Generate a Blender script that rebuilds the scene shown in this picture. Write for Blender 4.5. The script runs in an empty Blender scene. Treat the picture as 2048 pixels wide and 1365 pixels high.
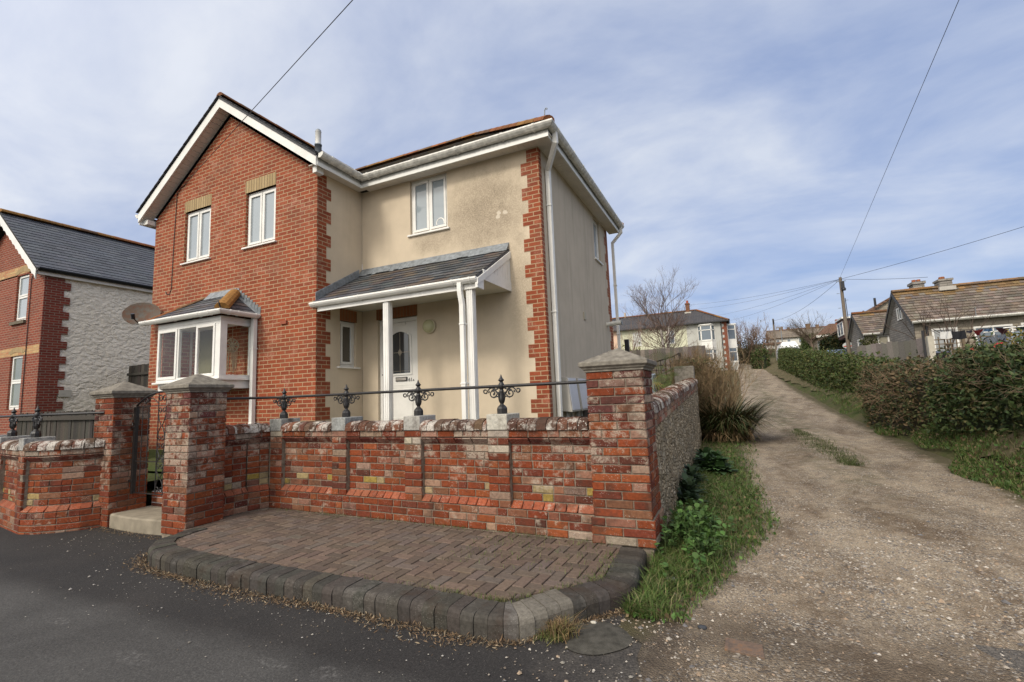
import bpy, math, random
import numpy as np
from mathutils import Vector, Matrix
random.seed(7); rng = np.random.default_rng(11)
S = bpy.context.scene
COL = S.collection
PI = math.pi

# ------------------------------------------------------------------ camera
cam = bpy.data.objects.new('camera', bpy.data.cameras.new('camera'))
COL.objects.link(cam); S.camera = cam
YAW, PITCH, ROLL = -0.42951, 0.116623, -0.03952
fw = Vector((math.sin(YAW)*math.cos(PITCH), math.cos(YAW)*math.cos(PITCH), math.sin(PITCH)))
rt = Vector((math.cos(YAW), -math.sin(YAW), 0)); up = rt.cross(fw)
r2 = rt*math.cos(ROLL) + up*math.sin(ROLL); u2 = up*math.cos(ROLL) - rt*math.sin(ROLL)
M = Matrix((r2, u2, -fw)).transposed().to_4x4(); M.translation = Vector((0, 0, 1.5))
cam.matrix_world = M
cam.data.sensor_width = 36; cam.data.lens = 16.672; cam.data.clip_end = 3000; cam.data.clip_start = .05

# ------------------------------------------------------------------ light
SUN_EL, SUN_AZ = math.radians(40), math.radians(192)       # azimuth clockwise from +Y
sd = Vector((math.sin(SUN_AZ)*math.cos(SUN_EL), math.cos(SUN_AZ)*math.cos(SUN_EL), math.sin(SUN_EL)))
sl = bpy.data.lights.new('sun', 'SUN'); sl.energy = 1.8; sl.angle = math.radians(12); sl.color = (1, .93, .83)
so = bpy.data.objects.new('sun', sl); COL.objects.link(so)
so.rotation_euler = (-sd).to_track_quat('-Z', 'Y').to_euler()
W = bpy.data.worlds.new('World'); S.world = W; W.use_nodes = True
wt = W.node_tree; wt.nodes.clear()
def wn(t): return wt.nodes.new(t)
tc = wn('ShaderNodeTexCoord'); sep = wn('ShaderNodeSeparateXYZ'); wt.links.new(tc.outputs['Generated'], sep.inputs[0])
zc = wn('ShaderNodeMath'); zc.operation = 'MAXIMUM'; zc.inputs[1].default_value = 0.0; wt.links.new(sep.outputs['Z'], zc.inputs[0])
za = wn('ShaderNodeMath'); za.operation = 'ADD'; za.inputs[1].default_value = .22; wt.links.new(zc.outputs[0], za.inputs[0])
dv = wn('ShaderNodeVectorMath'); dv.operation = 'DIVIDE'; wt.links.new(tc.outputs['Generated'], dv.inputs[0])
cmb = wn('ShaderNodeCombineXYZ'); cmb.inputs[2].default_value = 1
for i in (0, 1): wt.links.new(za.outputs[0], cmb.inputs[i])
wt.links.new(cmb.outputs[0], dv.inputs[1])
mp = wn('ShaderNodeMapping'); mp.inputs['Rotation'].default_value = (0, 0, math.radians(18)); mp.inputs['Scale'].default_value = (.9, 1.35, .35)
wt.links.new(dv.outputs[0], mp.inputs[0])
n1 = wn('ShaderNodeTexNoise'); n1.inputs['Scale'].default_value = 1.5; n1.inputs['Detail'].default_value = 9; n1.inputs['Roughness'].default_value = .56; n1.inputs['Distortion'].default_value = .35
wt.links.new(mp.outputs[0], n1.inputs['Vector'])
n2 = wn('ShaderNodeTexNoise'); n2.inputs['Scale'].default_value = 9; n2.inputs['Detail'].default_value = 4; wt.links.new(mp.outputs[0], n2.inputs['Vector'])
# more veil to the left (-x) and low down
gx = wn('ShaderNodeMath'); gx.operation = 'MULTIPLY'; gx.inputs[1].default_value = -.05; wt.links.new(sep.outputs['X'], gx.inputs[0])
a1 = wn('ShaderNodeMath'); a1.operation = 'ADD'; wt.links.new(n1.outputs['Fac'], a1.inputs[0]); wt.links.new(gx.outputs[0], a1.inputs[1])
m2 = wn('ShaderNodeMath'); m2.operation = 'MULTIPLY_ADD'; m2.inputs[1].default_value = .10; wt.links.new(n2.outputs['Fac'], m2.inputs[0]); wt.links.new(a1.outputs[0], m2.inputs[2])
rp = wn('ShaderNodeValToRGB'); rp.color_ramp.elements[0].position = .36; rp.color_ramp.elements[1].position = .88
rp.color_ramp.elements[0].color = (.62, .62, .62, 1); rp.color_ramp.elements[1].color = (.97, .97, .97, 1)
wt.links.new(m2.outputs[0], rp.inputs[0])
sk = wn('ShaderNodeTexSky'); sk.sky_type = 'NISHITA'; sk.sun_disc = False; sk.sun_elevation = SUN_EL; sk.sun_rotation = SUN_AZ
sk.air_density = 1.0; sk.dust_density = 1.2; sk.ozone_density = 2.5
b1 = wn('ShaderNodeBackground'); b1.inputs['Strength'].default_value = .08; wt.links.new(sk.outputs[0], b1.inputs['Color'])
vr = wn('ShaderNodeValToRGB'); vr.color_ramp.elements[0].position = .36; vr.color_ramp.elements[1].position = .74
vr.color_ramp.elements[0].color = (.345, .445, .715, 1); vr.color_ramp.elements[1].color = (.61, .66, .765, 1); wt.links.new(m2.outputs[0], vr.inputs[0])
# thin high cloud is brighter toward the sun (behind the camera)
dt = wn('ShaderNodeVectorMath'); dt.operation = 'DOT_PRODUCT'; dt.inputs[1].default_value = tuple(sd); wt.links.new(tc.outputs['Generated'], dt.inputs[0])
g1 = wn('ShaderNodeMath'); g1.operation = 'MULTIPLY_ADD'; g1.inputs[1].default_value = .5; g1.inputs[2].default_value = .5; wt.links.new(dt.outputs['Value'], g1.inputs[0])
g2 = wn('ShaderNodeMath'); g2.operation = 'POWER'; g2.inputs[1].default_value = 5.5; wt.links.new(g1.outputs[0], g2.inputs[0])
g3 = wn('ShaderNodeMath'); g3.operation = 'MULTIPLY_ADD'; g3.inputs[1].default_value = 3.6; g3.inputs[2].default_value = 1.0; wt.links.new(g2.outputs[0], g3.inputs[0])
b2 = wn('ShaderNodeBackground'); wt.links.new(g3.outputs[0], b2.inputs['Strength']); wm = wn('ShaderNodeMix'); wm.data_type = 'RGBA'; wm.inputs[7].default_value = (.64, .575, .47, 1); wt.links.new(g1.outputs[0], wm.inputs[0]); wt.links.new(vr.outputs[0], wm.inputs[6])
cl = wn('ShaderNodeMath'); cl.operation = 'POWER'; cl.inputs[1].default_value = 3.0; wt.links.new(g1.outputs[0], cl.inputs[0]); wt.links.new(cl.outputs[0], wm.inputs[0])
wt.links.new(wm.outputs[2], b2.inputs['Color'])
mx = wn('ShaderNodeMixShader'); wt.links.new(rp.outputs[0], mx.inputs[0]); wt.links.new(b1.outputs[0], mx.inputs[1]); wt.links.new(b2.outputs[0], mx.inputs[2])
wo = wn('ShaderNodeOutputWorld'); wt.links.new(mx.outputs[0], wo.inputs[0])
S.view_settings.view_transform = 'Standard'; S.view_settings.look = 'None'; S.view_settings.exposure = .26; S.view_settings.gamma = 1
S.render.engine = 'CYCLES'

# ------------------------------------------------------------------ materials
class NT:
    def __init__(s, name):
        s.m = bpy.data.materials.new(name); s.m.use_nodes = True; s.t = s.m.node_tree; s.t.nodes.clear()
        s.out = s.t.nodes.new('ShaderNodeOutputMaterial')
    def n(s, typ, out=0, props=None, **inp):
        nd = s.t.nodes.new(typ)
        for k, v in (props or {}).items(): setattr(nd, k, v)
        for k, v in inp.items():
            k = k.replace('_', ' ')
            sock = nd.inputs[int(k[1:])] if k[0] == 'i' and k[1:].isdigit() else nd.inputs[k]
            if isinstance(v, bpy.types.NodeSocket): s.t.links.new(v, sock)
            else:
                if isinstance(v, (tuple, list)) and len(v) == 3 and sock.type == 'RGBA': v = (*v, 1)
                sock.default_value = v
        return nd.outputs[out]
    def pos(s): return s.n('ShaderNodeNewGeometry', 'Position')
    def math(s, op, a, b=0.0, c=0.0, clamp=False): return s.n('ShaderNodeMath', 0, dict(operation=op, use_clamp=clamp), i0=a, i1=b, i2=c)
    def vec(s, x, y, z): return s.n('ShaderNodeCombineXYZ', 0, None, i0=x, i1=y, i2=z)
    def sep(s, v):
        nd = s.t.nodes.new('ShaderNodeSeparateXYZ'); s.t.links.new(v, nd.inputs[0]); return nd.outputs
    def scale(s, v, sc): return s.n('ShaderNodeVectorMath', 0, dict(operation='MULTIPLY'), i0=v, i1=sc)
    def noise(s, v, sc, det=4, rough=.55, dist=0, out='Fac'): return s.n('ShaderNodeTexNoise', out, None, Vector=v, Scale=sc, Detail=det, Roughness=rough, Distortion=dist)
    def voro(s, v, sc, out='Distance', feat='F1'): return s.n('ShaderNodeTexVoronoi', out, dict(feature=feat), Vector=v, Scale=sc)
    def ramp(s, f, *stops, interp='LINEAR'):
        nd = s.t.nodes.new('ShaderNodeValToRGB'); cr = nd.color_ramp; cr.interpolation = interp
        while len(cr.elements) < len(stops): cr.elements.new(.5)
        for e, (p, c) in zip(cr.elements, stops):
            e.position = p; e.color = (c, c, c, 1) if isinstance(c, (int, float)) else (*c, 1)
        s.t.links.new(f, nd.inputs[0]); return nd.outputs[0]
    def mix(s, f, a, b, blend='MIX'):
        nd = s.t.nodes.new('ShaderNodeMix'); nd.data_type = 'RGBA'; nd.blend_type = blend
        for i, v in ((0, f), (6, a), (7, b)):
            if isinstance(v, bpy.types.NodeSocket): s.t.links.new(v, nd.inputs[i])
            else: nd.inputs[i].default_value = (*v, 1) if isinstance(v, tuple) else v
        return nd.outputs[2]
    def attr(s, name='col'): return s.n('ShaderNodeAttribute', 'Color', dict(attribute_name=name))
    def bump(s, h, strength=.5, dist=.01): return s.n('ShaderNodeBump', 0, None, Height=h, Strength=strength, Distance=dist)
    def wallvec(s, du=0., dz=0.):
        x, y, z = s.sep(s.pos()); nx, ny, nz = s.sep(s.n('ShaderNodeNewGeometry', 'True Normal'))
        f = s.math('GREATER_THAN', s.math('ABSOLUTE', nx), .6)
        u = s.math('ADD', s.math('MULTIPLY', y, f), s.math('MULTIPLY', x, s.math('SUBTRACT', 1.0, f)))
        return s.vec(s.math('ADD', u, du), s.math('ADD', z, dz), 0.0)
    def principled(s, color, rough=.7, normal=None, spec=.4, metal=0., **kw):
        i = dict(Base_Color=color, Roughness=rough, Metallic=metal); i['Specular IOR Level'] = spec
        if normal is not None: i['Normal'] = normal
        i.update(kw)
        nd = s.t.nodes.new('ShaderNodeBsdfPrincipled')
        for k, v in i.items():
            k2 = k.replace('_', ' ')
            if isinstance(v, bpy.types.NodeSocket): s.t.links.new(v, nd.inputs[k2])
            else:
                if isinstance(v, tuple) and len(v) == 3: v = (*v, 1)
                nd.inputs[k2].default_value = v
        s.t.links.new(nd.outputs[0], s.out.inputs[0]); return s.m

def m_plain(name, c, rough=.6, var=.12, sc=6, bump=.0, metal=0., spec=.4, bsc=60):
    N = NT(name); p = N.pos()
    f = N.noise(p, sc, 5); col = N.mix(N.ramp(f, (.3, 0.), (.75, 1.)), tuple(x*(1-var) for x in c), tuple(min(1, x*(1+var)) for x in c))
    nm = N.bump(N.noise(p, bsc, 4), bump, .01) if bump else None
    return N.principled(col, rough, nm, spec, metal)

def m_attr(name, rough=.75, sc=25, var=.25, bump=.3, bsc=120, bd=.006, spec=.3):
    N = NT(name); p = N.pos(); f = N.noise(p, sc, 6, .6)
    k = N.ramp(f, (.25, 1-var), (.75, 1+var*.6))
    col = N.mix(1.0, N.attr(), k, 'MULTIPLY')
    return N.principled(col, rough, N.bump(N.noise(p, bsc, 5, .65), bump, bd), spec)

def m_brick(name, c1, c2, mortar, bw=.225, rh=.075, ms=.009, du=0., dz=-.021, off=.5, dirt=(.10, .07, .05), dirtamt=.35, bstr=.5, pale=None, freq=2):
    N = NT(name); v = N.wallvec(du, dz)
    nd = N.t.nodes.new('ShaderNodeTexBrick'); N.t.links.new(v, nd.inputs['Vector']); nd.offset = off; nd.offset_frequency = freq
    for k, x in dict(Color1=(*c1, 1), Color2=(*c2, 1), Mortar=(*mortar, 1), Scale=1., **{'Mortar Size': ms, 'Mortar Smooth': .25, 'Bias': -.1, 'Brick Width': bw, 'Row Height': rh}).items(): nd.inputs[k].default_value = x
    p = N.pos(); f1 = N.noise(p, 1.3, 6, .6); f2 = N.noise(p, 45, 5, .7)
    col = N.mix(N.ramp(f2, (.3, 0.), (.8, .45)), nd.outputs['Color'], (c2[0]*.55, c2[1]*.55, c2[2]*.6))
    col = N.mix(N.math('MULTIPLY', N.ramp(f1, (.48, 0.), (.75, 1.)), dirtamt), col, dirt)
    if pale:
        pf = N.math('MULTIPLY', N.ramp(N.noise(p, 3.2, 7, .7), (.52, 0.), (.66, 1.)), N.ramp(N.noise(p, 60, 3, .7), (.42, 0.), (.55, 1.)))
        col = N.mix(N.math('MULTIPLY', pf, pale[1]), col, pale[0])
    h = N.math('ADD', N.math('MULTIPLY', nd.outputs['Fac'], -1.0), N.math('MULTIPLY', f2, .35))
    return N.principled(col, .82, N.bump(h, bstr, .012), .2)

def m_weather(name, lichen=1.0, grey=(.37, .31, .245), thr=.585, spot=62, pb=.075, sps=.7, col0=1.):      # old brick: colour per brick + lime / lichen blooms
    N = NT(name); p = N.pos(); c = N.attr()
    big = N.noise(p, 2.1, 5, .6, .4); mid = N.noise(p, 13, 6, .7); fine = N.noise(p, 75, 5, .8)
    col = N.mix(1.0, c, N.ramp(N.noise(p, 38, 6, .65), (.22, .5), (.5, .95), (.78, 1.3)), 'MULTIPLY')
    a = N.math('ADD', N.math('MULTIPLY', big, .5), N.math('MULTIPLY', mid, .5)); zz = N.sep(p)[2]
    a = N.math('ADD', a, N.math('MULTIPLY', N.ramp(zz, (.25, 0.2), (.55, .0), (.8, .6), (1.05, 1.)), .085))
    wn_ = N.n('ShaderNodeTexWhiteNoise', 'Value', None, Vector=N.scale(c, (91., 173., 57.))); a = N.math('ADD', a, N.math('MULTIPLY', N.math('SUBTRACT', wn_, .5), pb))
    m1 = N.math('MULTIPLY', N.ramp(a, (thr, 0.), (thr+.07, 1.)), N.ramp(fine, (.40, .12), (.50, 1.)))
    col = N.mix(N.math('MULTIPLY', m1, .80*lichen), col, grey)
    sp = N.ramp(N.voro(p, spot), (.13, 1.), (.26, 0.))
    spm = N.math('MULTIPLY', sp, N.ramp(N.noise(p, 5, 4, .6), (.47, 0.), (.60, 1.)))
    col = N.mix(N.math('MULTIPLY', spm, sps), col, (.50, .48, .43))
    dk = N.ramp(N.noise(p, 3.7, 5, .7), (.52, 0.), (.72, .75)); col = N.mix(dk, col, (.045, .030, .022))
    h = N.math('ADD', N.noise(p, 70, 6, .7), N.math('MULTIPLY', m1, .25))
    return N.principled(col, .9, N.bump(h, .55, .008), .15)

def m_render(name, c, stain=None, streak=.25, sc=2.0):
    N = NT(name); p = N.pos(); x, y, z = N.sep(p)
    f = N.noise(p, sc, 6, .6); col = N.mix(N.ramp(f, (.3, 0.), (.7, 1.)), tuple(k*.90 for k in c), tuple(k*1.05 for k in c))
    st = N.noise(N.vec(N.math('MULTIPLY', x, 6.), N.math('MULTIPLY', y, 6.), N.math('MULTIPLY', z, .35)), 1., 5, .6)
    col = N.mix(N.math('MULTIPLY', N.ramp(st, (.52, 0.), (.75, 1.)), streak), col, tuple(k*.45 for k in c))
    grain = N.noise(p, 160, 3, .7)
    if stain:
        for (cx, cz, rx, rz, amt, sc2) in stain:
            d = N.math('ADD', N.math('POWER', N.math('DIVIDE', N.math('SUBTRACT', x, cx), rx), 2.), N.math('POWER', N.math('DIVIDE', N.math('SUBTRACT', z, cz), rz), 2.))
            d = N.math('ADD', d, N.math('MULTIPLY', N.math('SUBTRACT', N.noise(p, sc2, 6, .7), .5), .9))
            mk = N.math('MULTIPLY', N.ramp(d, (.0, 1.), (1.25, 0.)), N.ramp(N.noise(p, 42, 5, .75), (.34, .25), (.62, 1.)))
            col = N.mix(N.math('MULTIPLY', mk, amt), col, (.17, .135, .095))
    if stain:      # scraped-clean patches left where brackets came off
        for (cx, cz, r_) in ((-3.462, 4.715, .045), (-3.485, 4.645, .05), (-3.345, 4.70, .05)):
            d = N.math('ADD', N.math('POWER', N.math('DIVIDE', N.math('SUBTRACT', x, cx), r_), 2.), N.math('POWER', N.math('DIVIDE', N.math('SUBTRACT', z, cz), r_*.9), 2.))
            d = N.math('ADD', d, N.math('MULTIPLY', N.math('SUBTRACT', N.noise(p, 30, 3), .5), 2.2))
            col = N.mix(N.math('MULTIPLY', N.ramp(d, (.5, .7), (1., 0.)), N.math('LESS_THAN', y, 7.3)), col, (.62, .55, .45))
    h = N.math('ADD', grain, N.math('MULTIPLY', N.noise(p, 35, 4), .5))
    return N.principled(col, .9, N.bump(h, .35, .006), .15), N

m_upvc = m_plain('white_upvc', (.70, .69, .65), .42, .10, 3.5)
m_upvc_dirty = m_plain('weathered_white_upvc', (.60, .59, .54), .45, .30, 11)
m_soffit = m_plain('soffit_white', (.66, .62, .55), .5, .08, 3)
m_black = m_plain('black_iron', (.013, .012, .012), .42, .3, 40, .25, 0, .5, 150)
m_blackpl = m_plain('black_plastic', (.015, .015, .017), .4, .2, 10)
m_lead = m_plain('lead', (.20, .22, .235), .55, .35, 14, .3, .2, .5, 40)
m_slate = m_attr('slate', .62, 22, .3, .35, 90, .004, .35)
m_tile = m_attr('orange_tile', .85, 18, .5, .4, 80, .005, .2)
m_brick_new = m_brick('new_red_brick', (.30, .073, .031), (.20, .045, .021), (.40, .285, .17), dirtamt=.38, pale=((.45, .25, .18), .5))
m_brick_left = m_brick('victorian_red_brick', (.25, .060, .032), (.17, .040, .024), (.30, .23, .17), dirtamt=.3, ms=.008)
m_soldier = m_brick('buff_soldier_brick', (.42, .315, .17), (.33, .24, .12), (.17, .125, .075), .075, 1.4, .009, .0, 0., 0., dirtamt=.1)
m_soldier_red = m_brick('red_soldier_brick', (.30, .12, .05), (.24, .09, .04), (.22, .15, .08), .075, 1.4, .009, .0, 0., 0., dirtamt=.1)
m_buff = m_brick('buff_band_brick', (.50, .36, .17), (.40, .16, .08), (.36, .26, .15), dirtamt=.1)
m_old = m_weather('weathered_brick', 1.0)
m_oldcop = m_weather('lichen_coping', 1.15, (.50, .47, .42), .572, 34, .10, 1.)
m_mortar = m_plain('old_mortar', (.21, .175, .135), .95, .4, 22, .6, 0, .1, 60)
m_stone = m_weather('lichen_stone', .7, (.46, .44, .40), .58, 60, 0., .6)
m_conc = m_plain('rough_concrete', (.20, .182, .152), .95, .35, 18, .7, 0, .1, 130)
m_step = m_plain('step_concrete', (.24, .21, .16), .92, .3, 5, .4, 0, .1, 90)
m_wood = m_attr('weathered_wood', .85, 30, .35, .4, 70, .006, .15)
m_leaf = m_attr('leaf', .62, 9, .35, .0, 50, .002, .22)
m_twig = m_attr('twig', .85, 25, .3, .0, 50, .002, .1)
m_ston = m_attr('pebble', .85, 60, .25, .2, 200, .002, .2)
m_kerb = m_weather('kerb_block', .30, (.24, .22, .20), .58, 90, .12, .25)
m_paver = m_attr('paver', .88, 30, .3, .5, 160, .005, .15)

def m_glass_opaque(name, c, rough=.04, var=.1):
    N = NT(name); p = N.pos(); f = N.noise(p, 1.5, 3)
    return N.principled(N.mix(f, tuple(k*(1-var) for k in c), tuple(k*(1+var) for k in c)), rough, N.bump(N.noise(p, 2.5, 2), .02, .02), .8)
m_pane_net = m_glass_opaque('pane_with_net_curtain', (.27, .31, .335))
m_pane_dark = m_glass_opaque('dark_pane', (.035, .042, .045))
m_pane_obsc = m_glass_opaque('obscure_pane', (.075, .068, .055), .25)
m_pane_far = m_glass_opaque('far_pane', (.10, .13, .16))
def m_clear():
    N = NT('clear_glass'); fr = N.math('MULTIPLY', N.n('ShaderNodeFresnel', 0, None, IOR=1.35), N.math('SUBTRACT', 1.0, N.n('ShaderNodeNewGeometry', 'Backfacing')))
    g = N.n('ShaderNodeBsdfGlossy', 0, None, Roughness=.02, Color=(1, 1, 1)); t = N.n('ShaderNodeBsdfTransparent', 0, None, Color=(.93, .95, .94))
    s = N.n('ShaderNodeMixShader', 0, None, i0=fr, i1=t, i2=g); N.t.links.new(s, N.out.inputs[0]); return N.m
m_clearglass = m_clear()

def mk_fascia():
    N = NT('gutter_shade_fascia'); p = N.pos(); z = N.sep(p)[2]; f = N.noise(p, 7, 6, .7)
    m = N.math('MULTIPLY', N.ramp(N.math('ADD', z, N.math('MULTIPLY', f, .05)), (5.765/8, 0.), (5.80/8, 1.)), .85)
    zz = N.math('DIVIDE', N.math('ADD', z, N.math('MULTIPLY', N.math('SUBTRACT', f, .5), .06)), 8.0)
    m = N.ramp(zz, (5.752/8, 0.), (5.79/8, .8)); m = N.math('MULTIPLY', m, N.ramp(f, (.3, .6), (.5, 1.)))  # gutter's shadow painted in as a dark, uneven band along the top
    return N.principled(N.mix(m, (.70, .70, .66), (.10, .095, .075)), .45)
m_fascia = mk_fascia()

# ------------------------------------------------------------------ mesh helpers
class MB:
    def __init__(s): s.v = []; s.f = []; s.c = []; s.sm = []
    def add(s, vs, fs, col=(.5, .5, .5), smooth=False):
        o = len(s.v); s.v += [tuple(map(float, q)) for q in vs]
        for f in fs: s.f.append(tuple(o+i for i in f)); s.c.append(col); s.sm.append(smooth)
        return s
    def hexa(s, P, col=(.5, .5, .5)):      # 8 corners: bottom 4 ccw, top 4 ccw
        return s.add(P, [(3, 2, 1, 0), (4, 5, 6, 7), (0, 1, 5, 4), (1, 2, 6, 5), (2, 3, 7, 6), (3, 0, 4, 7)], col)
    def box(s, x0, x1, y0, y1, z0, z1, col=(.5, .5, .5)):
        return s.hexa([(x0, y0, z0), (x1, y0, z0), (x1, y1, z0), (x0, y1, z0), (x0, y0, z1), (x1, y0, z1), (x1, y1, z1), (x0, y1, z1)], col)
    def obox(s, O, ud, u0, u1, d0, d1, z0, z1, col=(.5, .5, .5)):   # along ud, d outward to the right of ud
        nx, ny = ud[1], -ud[0]
        q = lambda u, d, z: (O[0]+ud[0]*u+nx*d, O[1]+ud[1]*u+ny*d, z)
        return s.hexa([q(u0, d1, z0), q(u1, d1, z0), q(u1, d0, z0), q(u0, d0, z0), q(u0, d1, z1), q(u1, d1, z1), q(u1, d0, z1), q(u0, d0, z1)], col)
    def slab(s, poly, th, col=(.5, .5, .5)):       # planar 3D polygon extruded along -normal by th
        P = [Vector(p) for p in poly]; n = (P[1]-P[0]).cross(P[2]-P[0]).normalized()*th; k = len(P)
        Q = [p-n for p in P]
        fs = [tuple(range(k)), tuple(range(2*k-1, k-1, -1))]+[(i, k+i, k+(i+1) % k, (i+1) % k) for i in range(k)]
        return s.add(P+Q, fs, col)
    def tube(s, path, r, n=8, col=(.5, .5, .5), caps=True, phase=0., smooth=True, flat=1.0):
        P = [Vector(p) for p in path]; k = len(P)
        R = r if isinstance(r, (list, tuple)) else [r]*k
        t = (P[1]-P[0]).normalized(); a = Vector((0, 0, 1)) if abs(t.z) < .9 else Vector((0, 1, 0))
        nrm = (a-t*a.dot(t)).normalized(); vs = []; prev = t
        for i in range(k):
            d = (P[min(i+1, k-1)]-P[i]).normalized() if i < k-1 else (P[i]-P[i-1]).normalized()
            d0 = (P[i]-P[i-1]).normalized() if i else d
            tt = (d+d0).normalized() if (d+d0).length > 1e-6 else d
            nrm = nrm-tt*nrm.dot(tt)
            nrm = nrm.normalized() if nrm.length > 1e-6 else tt.orthogonal().normalized()
            b = tt.cross(nrm)
            sc = 1/max(.4, math.sqrt(max(0, (1+d.dot(d0))/2)))
            for j in range(n):
                q = 2*PI*j/n+phase
                vs.append(P[i]+(nrm*math.cos(q)*flat+b*math.sin(q))*R[i]*(sc if n == 4 else 1))
        fs = [(i*n+j, i*n+(j+1) % n, (i+1)*n+(j+1) % n, (i+1)*n+j) for i in range(k-1) for j in range(n)]
        s.add(vs, fs, col, smooth)
        if caps: s.add(vs[:n], [tuple(range(n-1, -1, -1))], col); s.add(vs[-n:], [tuple(range(n))], col)
        return s
    def lathe(s, prof, c=(0, 0, 0), n=16, col=(.5, .5, .5), smooth=True, phase=0.):
        vs = [(c[0]+r*math.cos(2*PI*j/n+phase), c[1]+r*math.sin(2*PI*j/n+phase), c[2]+z) for r, z in prof for j in range(n)]
        fs = [(i*n+j, i*n+(j+1) % n, (i+1)*n+(j+1) % n, (i+1)*n+j) for i in range(len(prof)-1) for j in range(n)]
        s.add(vs, fs, col, smooth)
        if prof[-1][0] > 1e-4: s.add(vs[-n:], [tuple(range(n))], col)
        return s
    def sweep(s, prof, path, z=0., col=(.5, .5, .5), closed=True, caps=True):   # prof (d outward right, dz) along 2D (x,y[,z]) path with mitres
        P = [Vector((p[0], p[1])) for p in path]; Z = [(p[2] if len(p) > 2 else z) for p in path]; k = len(P); m = len(prof); vs = []
        for i in range(k):
            a = (P[i]-P[i-1]).normalized() if i else (P[1]-P[0]).normalized()
            b = (P[i+1]-P[i]).normalized() if i < k-1 else a
            na, nb = Vector((a.y, -a.x)), Vector((b.y, -b.x)); mi = na+nb; mi = mi/max(.3, mi.dot(na)) if mi.length > 1e-6 else na
            vs += [(P[i].x+mi.x*d, P[i].y+mi.y*d, Z[i]+dz) for d, dz in prof]
        fs = [(i*m+j, (i+1)*m+j, (i+1)*m+(j+1) % m, i*m+(j+1) % m) for i in range(k-1) for j in range(m if closed else m-1)]
        s.add(vs, fs, col)
        if caps and closed: s.add(vs[:m], [tuple(range(m-1, -1, -1))], col); s.add(vs[-m:], [tuple(range(m))], col)
        return s
    def arrays(s, V, F, Cc, smooth=False):
        o = len(s.v); s.v += [tuple(q) for q in V.tolist()]
        s.f += [tuple(o+i for i in f) for f in F.tolist()]; s.c += [tuple(c) for c in Cc.tolist()]; s.sm += [smooth]*len(F)
        return s
    def build(s, name, mat, parent=None, bevel=0.):
        me = bpy.data.meshes.new(name); V = s.v
        if parent is not None:
            Mi = wmat(parent).inverted(); V = [tuple(Mi @ Vector(q)) for q in V]
        me.from_pydata(V, [], s.f); me.materials.append(mat)
        a = me.attributes.new('col', 'FLOAT_COLOR', 'FACE'); a.data.foreach_set('color', np.array([(*c, 1) for c in s.c], dtype=np.float32).ravel())
        me.polygons.foreach_set('use_smooth', s.sm); me.update()
        o = bpy.data.objects.new(name, me); COL.objects.link(o)
        if parent is not None: o.parent = parent
        if bevel:
            b = o.modifiers.new('bevel', 'BEVEL'); b.width = bevel; b.segments = 2; b.limit_method = 'ANGLE'
        return o

def wmat(o):
    m = o.matrix_basis.copy()
    while o.parent is not None: o = o.parent; m = o.matrix_basis @ m
    return m
def tag(o, label=None, cat=None, group=None, kind=None):
    for k, v in (('label', label), ('category', cat), ('group', group), ('kind', kind)):
        if v: o[k] = v
    return o
def thing(name, label, cat, loc=(0, 0, 0), rz=0., group=None):
    o = bpy.data.objects.new(name, None); COL.objects.link(o); o.empty_display_size = .2
    o.matrix_basis = Matrix.Translation(Vector(loc)) @ Matrix.Rotation(rz, 4, 'Z')
    return tag(o, label, cat, group)
def struct(o): o['kind'] = 'structure'; return o
def stuff(o): o['kind'] = 'stuff'; return o
def copy_tree(o, parent=None):
    c = o.copy(); COL.objects.link(c); c.parent = parent
    for ch in [q for q in bpy.data.objects if q.parent == o]: copy_tree(ch, c)
    return c
def jit(c, a=.12):
    k = 1+random.uniform(-a, a); return tuple(max(0, x*k*(1+random.uniform(-a*.25, a*.25))) for x in c)
def lerp(a, b, t): return a+(b-a)*t
def sstep(a, b, x): t = min(1, max(0, (x-a)/(b-a))); return t*t*(3-2*t)

def holed_wall(mb, O, ud, u0, u1, z0, z1, holes=(), depth=.09):
    us = sorted({u0, u1, *[h[0] for h in holes], *[h[1] for h in holes]}); zs = sorted({z0, z1, *[h[2] for h in holes], *[h[3] for h in holes]})
    nx, ny = ud[1], -ud[0]
    q = lambda u, z, d=0.: (O[0]+ud[0]*u+nx*d, O[1]+ud[1]*u+ny*d, z)
    for a, b in zip(us, us[1:]):
        for c, d in zip(zs, zs[1:]):
            if any(h[0] <= a+1e-6 and h[1] >= b-1e-6 and h[2] <= c+1e-6 and h[3] >= d-1e-6 for h in holes): continue
            mb.add([q(a, c), q(b, c), q(b, d), q(a, d)], [(0, 1, 2, 3)])
    for h in holes:
        a, b, c, d = h
        for p in (((a, c), (a, d)), ((b, d), (b, c)), ((a, d), (b, d)), ((b, c), (a, c))):
            mb.add([q(*p[0]), q(*p[1]), q(*p[1], -depth), q(*p[0], -depth)], [(0, 1, 2, 3)])
    return mb

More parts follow.
